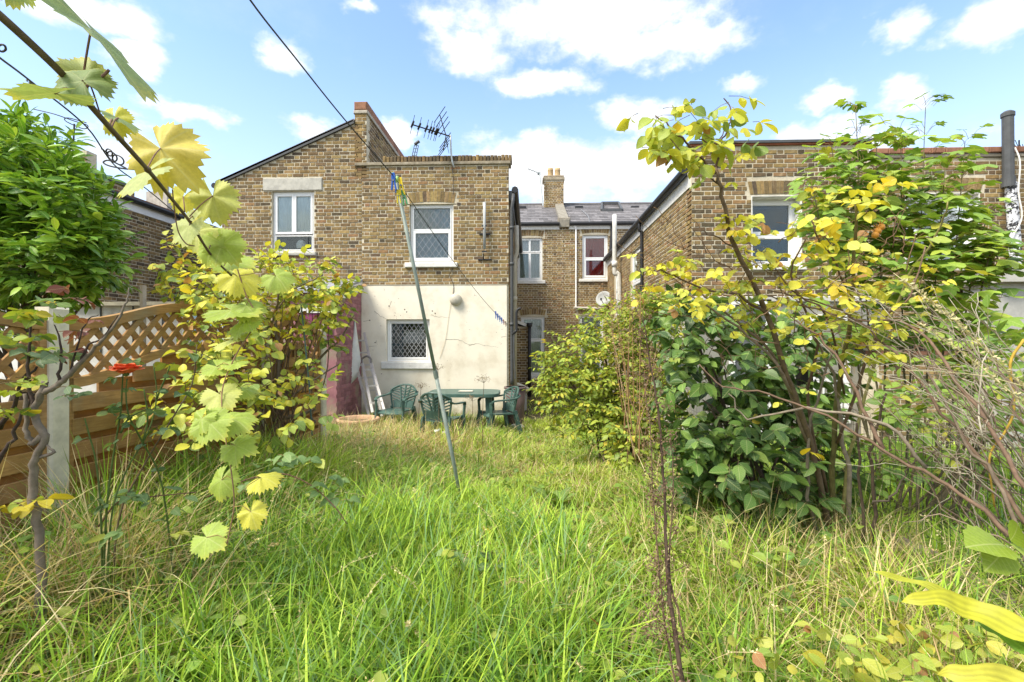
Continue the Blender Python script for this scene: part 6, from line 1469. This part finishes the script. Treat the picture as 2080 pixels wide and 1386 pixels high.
    for bx, by, tx, ty, Y, nrm, c in ((500, 620, 530, 650, 1.5, (0, .6, .8), 5), (470, 630, 545, 640, 1.5, (0, .35, .9), 5), (500, 650, 430, 672, 1.5, (-.1, .45, .85), 5), (470, 690, 520, 680, 1.5, (.2, .5, .8), 1), (480, 735, 430, 748, 1.45, (0, .4, .9), 5), (430, 755, 385, 772, 1.45, (0, .35, .9), 1), (440, 745, 470, 765, 1.45, (0, .45, .8), 5),
                                      (425, 858, 462, 900, 1.25, (-.1, .75, .65), 5), (410, 850, 372, 900, 1.25, (-.1, .75, .65), 5), (470, 850, 515, 868, 1.3, (0, .5, .8), 5), (478, 905, 525, 918, 1.3, (.1, .7, .7), 5), (450, 975, 430, 1035, 1.3, (-.1, .9, .45), 5), (510, 1040, 520, 1088, 1.3, (.1, .9, .4), 2), (420, 1092, 462, 1118, 1.3, (0, .75, .65), 5), (530, 970, 570, 975, 1.5, (0, .4, .9), 2), (445, 800, 480, 835, 1.4, (0, .6, .8), 1), (490, 790, 520, 800, 1.5, (0, .3, .9), 5), (560, 560, 590, 590, 1.6, (0, .6, .7), 5)):
        p0, p1 = P(bx, by, Y), P(tx, ty, Y-.03); n = RT*nrm[0]-FW*nrm[1]+np.array([0, 0, nrm[2]]); L = np.linalg.norm(p1-p0)/1.0; lv.add(p0, p1-p0, n, L, c); s_ = near(bx, by, Y); tube(tw, [s_, (s_+p0)/2+np.array([0, 0, .01]), p0], .0013, 4, (.30, .22, .08))
    tw.build('leaf_stalks', M_BARK, t2, kind='stuff'); leaves(t2, lv, VINE, VPAL, M_VINE, 300, seed=8, wscale=(.95, 1.15))
vine()

# ---- orange rose before the fence and the gnarled rose at the left edge
def small_roses():
    r = np.random.default_rng(209); Y = 1.85; base = P(215, 1040, Y); t = thing('rose_plant', 'thorny green rose stems carrying one orange bloom in front of the fence', 'rose', base); gr = (.09, .13, .035); lv = Lv(); tw = MB()
    S = [[(205, 1300, Y), (215, 1060, Y), (225, 960, Y), (238, 880, Y), (246, 830, Y), (248, 790, Y), (250, 760, Y)], [(360, 1240, Y+.2), (330, 990, Y+.2), (290, 900, Y+.1), (262, 845, Y), (256, 800, Y), (258, 770, Y)], [(215, 1300, Y), (225, 1060, Y), (255, 960, Y+.1), (300, 880, Y+.15), (318, 810, Y+.2), (312, 740, Y+.2)], [(225, 1300, Y), (240, 1060, Y+.1), (290, 950, Y+.2), (350, 850, Y+.2), (390, 780, Y+.3), (400, 700, Y+.3)],
         [(210, 1300, Y), (205, 1050, Y), (195, 940, Y), (180, 880, Y), (172, 850, Y)], [(290, 900, Y+.1), (300, 850, Y+.1), (292, 790, Y+.1)], [(318, 810, Y+.2), (335, 770, Y+.2), (345, 745, Y+.2)], [(245, 880, Y), (262, 850, Y), (300, 830, Y)]]
    for i, pts in enumerate(S):
        branch(t, [P(*a) for a in pts], .0042, .0024, gr if i not in (3,) else (.12, .09, .05), 6, name='stem', k=4); q = smooth_path([P(*a) for a in pts], 4)
        for k_ in range(2, len(q), 3): d = unit(r.normal(size=3)); tube(tw, [q[k_], q[k_]+d*.012], [.002, .0004], 3, (.12, .09, .05), cap=False)
        for k_ in range(5, len(q), 6):
            g = r.uniform(0, 6.28); compound(r, lv, tw, q[k_], np.array([math.cos(g), math.sin(g), .1]), .038, norm([.02, .12, .36, .5]), 3, droop=.3, tcol=gr)
    for px, py, L in ((165, 800, .05), (300, 836, .05), (265, 735, .045), (205, 835, .05), (355, 800, .05), (330, 870, .05), (380, 720, .05)): compound(r, lv, tw, P(px, py, Y), np.array([r.normal(), -.3, .1]), L, norm([.05, .15, .3, .5]), 3, droop=.2, tcol=gr)
    tw.build('thorns', M_BARK, t, kind='stuff'); leaves(t, lv, ROUND, [(.40, .40, .04), (.22, .29, .06), (.12, .20, .07), (.07, .14, .05)], M_LEAF, 300, seed=9)
    c = P(256, 756, Y-.02); fl = []
    for ringi, (n, L, w, el) in enumerate(((5, .055, .040, .10), (5, .050, .038, .35), (5, .042, .032, .7), (4, .03, .026, 1.05))):
        for k_ in range(n):
            a = 2*math.pi*(k_+.5*ringi)/n+r.normal()*.12; d = np.array([math.cos(a), math.sin(a), 0]); s = np.array([-math.sin(a), math.cos(a), 0]); V = []
            for i in range(5):
                t_ = i/4; h = L*math.sin(el)*t_+.012*math.sin(t_*2.6); o = d*L*math.cos(el)*t_*(1 if t_ < .8 else 1.02)
                for j in (-1, -.5, 0, .5, 1): V.append(c+o+s*j*w*(math.sin(math.pi*min(1, .15+t_*.62))**.6)*(1-.12*max(0, t_-.7)*3)+np.array([0, 0, h-.006*(1-j*j)+r.normal()*.0012+.004*t_*t_*(1-abs(j))]))
            f = [[i*5+j, i*5+j+1, i*5+j+6, i*5+j+5] for i in range(4) for j in range(4)]; m1 = MB(); v_ = r.uniform(.85, 1.2); m1.addm(V, [np.array(f)], (v_, v_*r.uniform(.9, 1.15), v_)); m1.build('petal', M_PETAL, t, smooth=True)
    m1 = MB(); lathe(m1, c, [(.001, -.018), (.010, -.014), (.012, -.004), (.006, 0)], 9, gr); m1.build('calyx', M_BARK, t, smooth=True)
    # gnarled one at the edge
    r = np.random.default_rng(210); Y = 1.75; base = P(78, 1200, Y); t = thing('rose_bush', 'old gnarled rose with grey knotted trunk beside the concrete post', 'bush', base); lv = Lv(); tw = MB(); gy = (.20, .165, .13); dk = (.075, .055, .045)
    for pts, a, b, col, kn in (([(95, 1420, Y), (84, 1250, Y), (78, 1080, Y), (66, 1000, Y), (72, 930, Y), (92, 888, Y), (70, 850, Y), (84, 800, Y), (92, 775, Y)], .016, .011, gy, .003), ([(90, 885, Y), (66, 900, Y), (55, 860, Y), (50, 800, Y)], .012, .006, gy, .003), ([(84, 798, Y), (110, 788, Y), (140, 762, Y), (165, 735, Y), (195, 705, Y), (225, 672, Y), (255, 620, Y), (262, 585, Y)], .012, .002, gy, .002), ([(120, 780, Y), (125, 730, Y), (122, 690, Y), (110, 660, Y)], .006, .002, dk, .002), ([(165, 735, Y), (180, 700, Y), (205, 690, Y), (240, 640, Y)], .005, .0015, dk, .002),
                               ([(0, 870, Y+.2), (30, 820, Y+.15), (45, 780, Y+.1), (75, 745, Y+.1)], .010, .004, dk, .003), ([(-20, 960, Y+.1), (20, 900, Y+.1), (40, 850, Y+.1), (70, 800, Y+.1)], .009, .004, dk, .003), ([(140, 765, Y), (160, 690, Y), (180, 650, Y), (200, 640, Y)], .004, .0015, dk, .002), ([(75, 930, Y), (110, 920, Y), (95, 905, Y)], .007, .004, gy, .002), ([(70, 850, Y), (55, 760, Y), (62, 690, Y), (58, 640, Y)], .007, .003, dk, .002)):
        branch(t, [P(*q_) for q_ in pts], a, b, col, 8, name='branch', kn=kn, k=5)
    for px, py, n, L, w in ((30, 715, 4, .06, (0, 0, .2, .1, .7)), (70, 720, 4, .06, (0, 0, .1, .1, .8)), (40, 645, 5, .05, (.1, .4, .5, 0, 0)), (60, 690, 4, .05, (.1, .5, .4, 0, 0)), (80, 640, 3, .05, (.2, .4, .4, 0, 0)), (15, 840, 4, .05, (.4, .4, .2, 0, 0)), (65, 795, 2, .05, (.8, .2, 0, 0, 0)), (150, 600, 2, .05, (0, 0, 0, 1, 0)), (160, 690, 3, .04, (0, 0, 0, .6, .4)), (170, 660, 3, .035, (0, 0, 0, .9, .1)), (10, 1000, 4, .06, (.8, .2, 0, 0, 0)), (45, 1030, 2, .05, (.9, .1, 0, 0, 0)), (25, 670, 3, .05, (0, .5, .5, 0, 0)), (5, 780, 3, .05, (.3, .4, .3, 0, 0)), (95, 650, 2, .05, (0, .4, .6, 0, 0)), (110, 800, 2, .04, (0, 0, .4, 0, .6))):
        for i in range(n):
            p = P(px+r.normal()*14, py+r.normal()*12, Y+r.normal()*.06); g = r.uniform(0, 6.28); compound(r, lv, tw, p, np.array([math.cos(g), math.sin(g)*.6, .1]), L, norm(w), 5 if L > .045 else 3, droop=.25, tcol=(.14, .1, .05))
    tw.build('leaf_stalks', M_BARK, t, kind='stuff'); leaves(t, lv, ROUND, [(.50, .42, .03), (.28, .36, .04), (.13, .22, .04), (.20, .06, .045), (.16, .24, .13)], M_LEAF, 300, seed=10)
small_roses()

# ---- brambles, bindweed, lily leaves
def bramble(name, label, stems, spots, L, pal, pw, seed, droop=.3, big=None, cat='bramble'):
    r = np.random.default_rng(seed); base = P(*stems[0][0]); t = thing(name, label, cat, base); lv = Lv(); tw = MB()
    for s in stems: branch(t, [P(*q) for q in s], .0042, .002, (.16, .09, .06), 6, name='stem', k=4)
    for px, py, Y, n in spots:
        for i in range(n):
            p = P(px+r.normal()*12, py+r.normal()*10, Y+r.normal()*.05); g = r.uniform(0, 6.28); compound(r, lv, tw, p, np.array([math.cos(g), math.sin(g)*.7-.2, .15]), L*r.uniform(.8, 1.2), pw, 3, droop=droop, tcol=(.2, .15, .06), nrm=np.array([0, -.35, .9]))
    tw.build('leaf_stalks', M_BARK, t, kind='stuff'); leaves(t, lv, SERR, pal, M_LEAF, 300, seed=seed); return t
SERR = [ovate([(0, .02), (.08, .2), (.16, .27), (.25, .34), (.36, .36), (.48, .37), (.6, .32), (.72, .27), (.82, .19), (.91, .10), (1, .008)], f, d, .06) for f, d in ((.2, .2), (.4, .35))]
BG = [(.17, .28, .09), (.22, .34, .11), (.11, .20, .06), (.38, .42, .06)]
bramble('bramble', 'arching bramble with blue green leaves low in front of the rose bush', [[(420, 1010, 2.3), (500, 975, 2.3), (570, 962, 2.35), (630, 985, 2.35), (680, 1030, 2.3), (705, 1065, 2.3)]], [(560, 940, 2.35, 3), (600, 935, 2.35, 3), (645, 945, 2.35, 2), (600, 975, 2.35, 2), (660, 975, 2.35, 2), (700, 1025, 2.3, 2), (480, 985, 2.3, 2), (520, 960, 2.3, 2), (640, 1000, 2.3, 1)], .055, BG, norm([.4, .35, .2, .05]), 301)
bramble('bramble', 'small patch of bramble leaves in the middle of the lawn', [[(960, 1190, 2.4), (945, 1160, 2.4), (930, 1130, 2.4)], [(965, 1190, 2.4), (985, 1150, 2.4), (1000, 1120, 2.45)]], [(930, 1125, 2.4, 3), (945, 1150, 2.4, 2), (985, 1130, 2.4, 3), (1005, 1150, 2.4, 2), (965, 1165, 2.4, 3), (925, 1165, 2.4, 2)], .05, BG, norm([.35, .2, .4, .05]), 302)
bramble('bramble', 'blue green bramble leaves among the tall grass under the fence panel', [[(200, 1070, 2.0), (240, 1020, 2.0), (300, 1010, 2.0), (400, 1000, 2.05)]], [(230, 1025, 2.0, 3), (270, 1000, 2.0, 2), (330, 1030, 2.0, 2), (360, 1010, 2.0, 2), (260, 1090, 1.9, 2), (330, 1075, 1.9, 2)], .055, BG, norm([.4, .2, .25, .15]), 303)
def big_bramble():
    r = np.random.default_rng(304); t = thing('bramble', 'bright lime bramble leaf of three large toothed leaflets at the right edge', 'bramble', P(2060, 1130, 1.25)); lv = Lv(); tw = MB()
    for b, e, n in (((2040, 1108), (1968, 1095), (-.2, .45, .85)), ((2044, 1112), (2010, 1162), (-.1, .85, .5)), ((2050, 1105), (2100, 1130), (.2, .7, .6)), ((2052, 1098), (2085, 1060), (.2, .6, .7))):
        p0, p1 = P(*b, 1.25), P(*e, 1.2); lv.add(p0, p1-p0, RT*n[0]-FW*n[1]+np.array([0, 0, n[2]]), np.linalg.norm(p1-p0)*.9, 0)
    branch(t, [P(2130, 1230, 1.2), P(2080, 1150, 1.24), P(2045, 1108, 1.25)], .003, .002, (.25, .3, .12), 6, name='stem'); leaves(t, lv, SERR, [(.27, .37, .04)], M_LEAF, 300, seed=1, wscale=(1.05, 1.2))
    t = thing('bindweed', 'low mat of pale yellow green bindweed leaves in the bottom right corner', 'plant', P(1700, 1400, 1.55)); lv = Lv(); tw = MB(); r = np.random.default_rng(305)
    for i in range(130):
        px = 1460+r.beta(1.3, 1.1)*640; py = r.uniform(1268, 1400)-max(0, (px-1900))*.25; Y = 1.30*982/max(300, py-693)*.80+r.normal()*.03; Y = min(Y, 1.9); p = P(px, py, Y); g = r.uniform(0, 6.28); d = np.array([math.cos(g), math.sin(g), -.15])
        tube(tw, [p+np.array([0, 0, -.08]), p], .001, 3, (.3, .3, .08), cap=False); lv.add(p, d, np.array([0, -.4, .9])+r.normal(size=3)*.5, r.uniform(.03, .075), r.choice(5, p=norm([.3, .3, .2, .16, .04])))
    tw.build('leaf_stalks', M_BARK, t, kind='stuff'); leaves(t, lv, [OV_A, OV_B, OV_C, SERR[0]], [(.36, .44, .06), (.46, .48, .08), (.25, .36, .06), (.56, .50, .07), (.45, .22, .10)], M_LEAF, 300, seed=2, wscale=(.9, 1.35))
    t = thing('lily_clump', 'broad yellow strap leaves of a lily lying at the lower right', 'plant', P(2100, 1330, 1.2))
    for pts, w, col, sg in (([(2160, 1310, 1.10), (2060, 1275, 1.15), (1960, 1235, 1.2), (1890, 1215, 1.2), (1828, 1226, 1.22)], .068, (.52, .51, .04), 1), ([(2120, 1290, 1.2), (2000, 1240, 1.25), (1930, 1210, 1.28), (1850, 1180, 1.3), (1762, 1160, 1.32)], .03, (.52, .54, .06), 1), ([(2160, 1330, 1.1), (2080, 1310, 1.15), (2020, 1275, 1.2), (1975, 1255, 1.25)], .05, (.16, .32, .03), 1), ([(2160, 1420, 1.05), (2060, 1385, 1.1), (1960, 1370, 1.12), (1900, 1372, 1.15)], .06, (.55, .52, .06), 1)):
        q = smooth_path([P(*a) for a in pts], 6); n = len(q); mb = MB(); V = []
        tn = unit(np.gradient(q, axis=0)); sd = unit(np.cross(tn, (0, 0, 1.0)))
        for i in range(n):
            x = i/(n-1); h = w*.5*min(1, (1-x)*3.2)**.7*(.75+.25*math.sin(min(1, x*1.5)*math.pi)); up_ = np.cross(sd[i], tn[i]); tilt = sd[i]*.55+up_*.62*1.0
            for j in np.linspace(-1, 1, 9): V.append(q[i]+tilt*j*h+(up_*.3-sd[i]*.2)*abs(j)*h*.5+np.array([0, 0, .004*math.sin(i*.9+j)]))
        f = [[i*9+j, i*9+j+1, i*9+j+10, i*9+j+9] for i in range(n-1) for j in range(8)]; tt = (np.array([col])[None]*np.array([.8, 1.05, .85, 1.1, .75, 1.1, .85, 1.05, .8])[None, :, None]*np.random.default_rng(n).uniform(.9, 1.08, (n, 1, 1))).reshape(-1, 3); mb.addm(V, [np.array(f)], tt); mb.build('leaf', M_LEAF, t, smooth=True)
big_bramble()

# ---- bare tangle at the right edge, pale grass plumes in front of it
def tangle():
    r = np.random.default_rng(306); base = P(2080, 1150, 2.0); t = thing('bare_shrub', 'tangle of thin bare pale twigs leaning in from the right edge', 'shrub', base)
    cols = [(.40, .34, .25), (.30, .23, .16), (.46, .41, .31), (.20, .14, .10)]
    for i in range(78):
        bx, by = r.uniform(1980, 2200), r.uniform(820, 1150); tx, ty = r.uniform(1640, 2000), by-r.uniform(60, 420); Y = r.uniform(1.7, 2.5)
        if ty < 560: ty = 560+r.uniform(0, 80)
        m_ = ((bx+tx)/2+r.normal()*25, (by+ty)/2-r.uniform(0, 60)); pts = [P(bx, by, Y), P(*m_, Y+.05), P(tx, ty, Y+.1)]; c = cols[i % 4]
        branch(t, pts, r.uniform(.0018, .0038), .001, c, 5, name='twig', kn=.011, k=5)
        if i % 2 == 0: q = pts[1]; e = P(m_[0]-r.uniform(10, 90), m_[1]+r.normal()*60, Y+.1); branch(t, [q, (q+e)/2+r.normal(size=3)*.02, e], .0018, .0008, c, 4, name='twig', kn=.005)
    for pts in ([(2080, 690, 1.9), (2052, 740, 1.9), (2060, 830, 1.9), (2040, 880, 1.9), (2010, 930, 1.9), (2020, 1030, 1.9)], ): branch(t, [P(*a) for a in pts], .005, .003, (.45, .30, .05), 6, name='twig')
    t = thing('grass_plume', 'two long pale grass plumes slanting down across the right edge', 'grass plume', P(2150, 860, 1.1)); fz = MB()
    for pts in ([(2160, 830, 1.1), (2080, 785, 1.1), (1980, 690, 1.12), (1900, 620, 1.15), (1815, 555, 1.2)], [(2160, 870, 1.15), (2070, 810, 1.15), (1960, 720, 1.2), (1850, 645, 1.25)], [(2170, 800, 1.2), (2100, 790, 1.2), (1985, 762, 1.25), (1840, 752, 1.3)]):
        q = smooth_path([P(*a) for a in pts], 8); branch(t, [P(*a) for a in pts], .0018, .0008, (.52, .46, .25), 5, name='stalk')
        if pts[-1][1] < 700:
            for i in range(3, len(q)-2): seedfuzz(fz, r, q[i], .0028, 9, .011, (.56, .50, .27))
    fz.build('seed_head', M_GRASS, t, kind='stuff')
tangle()
# ------------------------------------------------------------------ grass: green blades, dry blades, seed stalks
def vnoise(x, y, s=0):
    return (np.sin(1.7*x+2.1*y+s)+np.sin(-2.9*x+1.3*y+1.7*s+1)+np.sin(4.3*x+3.7*y+s*2.3)+.6*np.sin(8.1*x-6.2*y+s))/3.6
def blades(mb, r, x, y, h, w, lean, phi, tint, curl=.35, zoff=0.0):
    n = len(x); z = ground_z(x, y)-.015+zoff; T = np.array([0, .28, .55, .8, 1.0]); d = np.stack([np.cos(phi), np.sin(phi), np.zeros(n)], 1); ps = phi+r.normal(size=n)*.5; s = np.stack([-np.sin(ps), np.cos(ps), np.zeros(n)], 1)
    base = np.stack([x, y, z], 1); V = []
    for i, t in enumerate(T):
        hz = h*(t-curl*t*t*np.clip(lean/h, 0, 1.2)); c = base+d*(lean*t**1.8)[:, None]; c[:, 2] += hz; ww = w*(1-t**2.2)*.5*(1 if t > 0 else .8)
        if i < 4: V += [c-s*ww[:, None], c+s*ww[:, None]]
        else: V.append(c)
    V = np.stack(V, 1); k = 9; o = (np.arange(n)*k)[:, None]
    q = np.concatenate([o+np.array([[a, a+1, a+3, a+2]]) for a in (0, 2, 4)]); tr = o+np.array([[6, 7, 8]])
    mb.addm(V.reshape(-1, 3), [q, tr], np.repeat(tint, k, 0))
def keep(x, y):
    fx = fx1+(y-fy1)*fdir[0]/fdir[1]
    ok = (x > fx+.04) | (y > posts[3][1]+.1)
    ok &= ~((y > 9.93) & (x < uR+.02)) & ~((y > 8.1) & (x > u0R-.05)) & ~((x < uP+.01) & (y > 8.55)) & ~((y > 7.6) & (x > 6.2))
    ok &= ~((np.abs(x-pc[0]) < .25) & (np.abs(y-8.35) < .2))
    rx, ry = x-CAM[0], y-CAM[1]; dep = rx*FW[0]+ry*FW[1]; lat = rx*RT[0]+ry*RT[1]
    return ok & (np.abs(lat) < dep*1.12+.35)
def field(r, n, y0, y1, x0, x1, clump=.6, cs=.05):
    nc = max(1, int(n/14)); cx, cy = r.uniform(x0, x1, nc), r.uniform(y0, y1, nc); m = int(n*clump); k = r.integers(0, nc, m); ox, oy = r.normal(size=m)*cs, r.normal(size=m)*cs
    x = np.concatenate([cx[k]+ox, r.uniform(x0, x1, n-m)]); y = np.concatenate([cy[k]+oy, r.uniform(y0, y1, n-m)]); phi = np.concatenate([np.arctan2(oy, ox)+r.normal(size=m)*.7, r.uniform(0, 6.28, n-m)])
    ok = keep(x, y) & (y > y0-.1); return x[ok], y[ok], phi[ok]
GP = np.array([(.31, .47, .045), (.22, .38, .04), (.42, .55, .065), (.13, .26, .03), (.20, .33, .12), (.50, .54, .10)])
DP = np.array([(.66, .54, .27), (.74, .63, .36), (.54, .41, .20), (.42, .29, .14), (.60, .55, .21)])
def dryness(x, y):
    # 0 lush .. 1 straw
    d = .11+.26*vnoise(x*1.3, y*1.1, 2)
    d = d+.95*np.exp(-(((x+2.2)/1.25)**2+((y-6.6)/1.9)**2))+.35*np.exp(-(((x+.7)/.9)**2+((y-7.0)/.5)**2))+.45*np.exp(-(((x+1.75)/.5)**2+((y-1.8)/.7)**2))+.30*np.exp(-(((x-1.7)/.6)**2+((y-2.5)/1.5)**2))+.33*np.exp(-(((x-1.2)/.8)**2+((y-2.9)/1.8)**2))+.30*np.exp(-(((x+1.9)/.5)**2+((y-2.0)/1.0)**2))+.25*np.exp(-(((x-.3)/.9)**2+((y-5.8)/1.3)**2))
    d = d-.25*np.exp(-(((x+.7)/1.0)**2+((y-2.2)/1.2)**2))-.15*np.exp(-(((x-.2)/.6)**2+((y-7)/1.5)**2))
    return np.clip(d, 0, 1)
def hmap(x, y):
    h = .27+.05*vnoise(x*2, y*2, 5)
    h = h+.32*np.exp(-((x+2.1)/.55)**2)*np.clip((5.5-y)/2, 0, 1)+.10*np.exp(-((x-1.5)/.6)**2)*np.clip((6-y)/2, 0, 1)+.08*np.exp(-(((x+.9)/.9)**2+((y-1.9)/.8)**2))
    h = h-.15*np.exp(-((x-.2)/.6)**2)*np.clip((y-2.0)/1.2, 0, 1)
    h = h+.28*np.exp(-(((x+2.3)/1.1)**2+((y-6.7)/1.3)**2))
    h = h+.20*np.exp(-(((x+.75)/.9)**2+((y-7.0)/.45)**2))
    return np.clip(h*np.where(y > 6.5, .9, 1), .1, .8)
def sow(mb, md, r, n, y0, y1, x0, x1, wk=1.0, hk=1.0, cs=.05, drybias=0.0):
    x, y, phi = field(r, n, y0, y1, x0, x1, .6, cs); m = len(x); dry = r.uniform(size=m) < np.clip(dryness(x, y)+drybias, 0, .93)*.9
    h = hmap(x, y)*hk*r.uniform(.35, 1.3, m)*np.clip(1+.35*vnoise(x*3.1, y*3.1, 4), .5, 1.5); w = r.uniform(.0052, .0135, m)*wk; lean = h*r.uniform(.15, 1.25, m)
    gp = np.clip(.5+.5*vnoise(x*.9, y*.9, 9), 0, 1); idx = np.where(r.uniform(size=m) < .6, (gp*3.99).astype(int), r.integers(0, 6, m)); t = GP[np.array([3, 1, 0, 2, 4, 5])[np.clip(idx, 0, 5)]]*r.uniform(.6, 1.35, (m, 1)); pf = (.55*np.exp(-((x-.2)/.55)**2)*np.clip((y-1.8), 0, 1))[:, None]; t = t*(1-pf)+np.array([.47, .56, .075])*pf*r.uniform(.8, 1.2, (m, 1))
    g = ~dry; blades(mb, r, x[g], y[g], h[g], w[g], lean[g], phi[g], t[g])
    k = dry; mm = int(k.sum()); td = DP[r.integers(0, 5, mm)]*r.uniform(.8, 1.2, (mm, 1)); blades(md, r, x[k], y[k], h[k]*r.uniform(.8, 1.25, mm), w[k]*.7, lean[k]*1.25, phi[k]+r.normal(size=mm)*.4, td)
r = np.random.default_rng(400); mg, md = MB(), MB()
sow(mg, md, r, 34000, 1.15, 3.0, -2.9, 2.6, 1.0, 1.0)
sow(mg, md, r, 36000, 3.0, 5.5, -2.9, 2.3, 1.15, 1.0)
sow(mg, md, r, 34000, 5.5, 10.0, -3.6, 2.3, 1.5, 1.0, .06)
sow(mg, md, r, 5000, 8.2, 16.5, -.4, 2.5, 2.0, .55, .08)
# broad blades in the near left
x, y, phi = field(r, 5200, 1.2, 3.2, -2.4, .3, .8, .06); m = len(x); blades(mg, r, x, y, r.uniform(.25, .52, m), r.uniform(.008, .013, m), r.uniform(.12, .4, m), phi, GP[r.integers(0, 5, m)]*r.uniform(.85, 1.3, (m, 1)))
# wiry dead stalks lying at all angles
x, y, phi = field(r, 1500, 1.3, 9.5, -2.9, 2.4, .4, .1); m = len(x); L = r.uniform(.35, .8, m); blades(md, r, x, y, L*r.uniform(.5, 1, m), np.full(m, .0026), L*r.uniform(.2, 1.1, m), phi, DP[r.integers(0, 3, m)]*1.1, curl=.5)
m = 900; x = np.concatenate([pc[0]+r.normal(size=400)*.45, r.uniform(-3.3, -.7, 500)]); y = np.concatenate([8.05+r.normal(size=400)*.3, 8.0+r.normal(size=500)*.45]); ok = keep(x, y); x, y = x[ok], y[ok]; m = len(x)
blades(md, r, x, y, r.uniform(.25, .6, m), np.full(m, .008), r.uniform(.1, .4, m), r.uniform(0, 6.28, m), DP[r.integers(0, 5, m)]*r.uniform(.8, 1.1, (m, 1)))
mg.build('grass', M_GRASS, kind='stuff'); md.build('dry_grass', M_GRASS, kind='stuff')
mn, mnd = MB(), MB(); sow(mn, mnd, r, 22000, 2.2, 7.6, 2.3, 8.5, 1.6, .9, .08, -.2); mn.build('neighbouring_grass', M_GRASS, kind='stuff'); mnd.build('neighbouring_dry_grass', M_GRASS, kind='stuff')
# seed stalks with nodding heads
ms = MB(); x, y, phi = field(r, 420, 1.5, 8.5, -2.6, 2.2, .3, .1)
for a, b, g in zip(x, y, phi):
    h = r.uniform(.4, .75)*(1 if a < -.9 or a > .7 else .7); d = np.array([math.cos(g), math.sin(g), 0]); z = gz(a, b); p = np.array([a, b, z]); ln = h*r.uniform(.2, .8); q = [p+d*ln*t**1.8+np.array([0, 0, h*(t-.25*t**3)]) for t in np.linspace(0, 1, 6)]; c = DP[r.integers(0, 3)]*r.uniform(.9, 1.25); tube(ms, q, np.linspace(.0013, .0007, 6), 3, c, cap=False)
    if r.uniform() < .55:
        for t in np.linspace(.72, 1, 9): s = q[int(t*5)] if t >= 1 else q[int(t*5)]+(q[int(t*5)+1]-q[int(t*5)])*(t*5-int(t*5)); seedfuzz(ms, r, s, .0035, 3, .012, c)
ms.build('seed_stalks', M_GRASS, kind='stuff')
# small broad weeds in the turf: clover, dandelion, creeping leaves
lw = Lv(); x, y, phi = field(r, 5200, 1.4, 8.5, -2.7, 2.1, .85, .09); ht = hmap(x, y)*r.uniform(.25, .8, len(x)); zz_ = ground_z(x, y)+ht
for a, b, c_, g in zip(x, y, zz_, phi): lw.add(np.array([a, b, c_]), np.array([math.cos(g), math.sin(g), r.normal()*.3]), np.array([r.normal()*.3, r.normal()*.3-.2, 1]), r.uniform(.025, .07), int(r.integers(0, 4)))
Lp, Ld, Ln, Ll, Lc = np.array(lw.p), unit(np.array(lw.d)), np.array(lw.n), np.array(lw.l), np.array(lw.c)
Lz = unit(Ln-Ld*np.sum(Ln*Ld, 1, keepdims=True)); Lx = np.cross(Ld, Lz); mw = MB(); WP = np.array([(.20, .34, .05), (.30, .42, .06), (.14, .26, .05), (.38, .44, .08)])
for s_ in range(3):
    ix = np.arange(s_, len(Lp), 3); S_ = ROUND[s_]; Rm = np.stack([Lx[ix]*Ll[ix][:, None], Ld[ix]*Ll[ix][:, None], Lz[ix]*Ll[ix][:, None]], 2); V_ = np.einsum('nij,kj->nki', Rm, S_[0])+Lp[ix][:, None]; k_ = len(S_[0])
    mw.addm(V_.reshape(-1, 3), [(S_[1][None]+(np.arange(len(ix))*k_)[:, None, None]).reshape(-1, 4)], np.repeat(WP[Lc[ix]]*r.uniform(.7, 1.2, (len(ix), 1)), k_, 0), np.tile(S_[2], (len(ix), 1)))
mw.build('weeds', M_LEAF, kind='stuff', smooth=True)
# broad-leaved docks and other weeds standing in the grass
def dock(x, y, n, L, label, col, seed):
    r = np.random.default_rng(seed); p = np.array([x, y, gz(x, y)]); t = thing('dock_plant', label, 'weed', p); lv = Lv()
    for i in range(n):
        g = 2*math.pi*i/n+r.normal()*.3; d = np.array([math.cos(g), math.sin(g), r.uniform(.5, 1.5)]); lv.add(p+np.array([0, 0, .05]), d, np.array([-math.cos(g), -math.sin(g), .8]), L*r.uniform(.7, 1.15), i % 2)
    leaves(t, lv, LAUR+[OV_C], [col, np.array(col)*.75], M_LEAF, 300, seed=seed, wscale=(1.1, 1.5))
for px, py, Y, n, L, lab, s in ((310, 1330, 1.75, 8, .26, 'broad leaved dock with upright pale leaves near the bottom left', 1), (440, 1260, 1.95, 7, .28, 'dock with tall folded leaves in the lush grass left of centre', 2), (120, 1300, 1.7, 7, .25, 'dock half hidden in long grass at the lower left edge', 3), (590, 1180, 2.3, 6, .22, 'small dock in the grass below the bramble', 4), (880, 1180, 2.4, 6, .2, 'dock leaf rosette beside the lawn bramble patch', 5), (1130, 970, 3.9, 7, .22, 'dark dock in the grass at the foot of the green bush', 6)):
    q = P(px, py, Y); dock(q[0], Y, n, L, lab, (.20, .32, .06), 500+s)
for i, (px, py, Y, lab) in enumerate(((880, 1075, 3.0, 'orange yellow fallen leaf caught in the grass at the middle'), (994, 1088, 2.9, 'bright yellow fallen leaf in the grass right of the prop foot'), (1216, 1272, 1.75, 'reddish brown fallen leaf in the grass left of the dead weed'), (1630, 925, 2.2, 'yellow leaf hanging on a bare twig by the camellia'))):
    q = P(px, py, Y); mb = MB(); S = ROUND[i % 3]; R = np.array(Matrix.Rotation(1.1*i, 3, 'Z') @ Matrix.Rotation(.9, 3, 'X')); mb.addm(q+(S[0]@R.T)*.06, [S[1]], [(.55, .36, .03), (.60, .50, .03), (.36, .15, .07), (.60, .46, .03)][i]); mb.build('fallen_leaf', M_LEAF, label=lab, cat='leaf', loc=q, smooth=True)
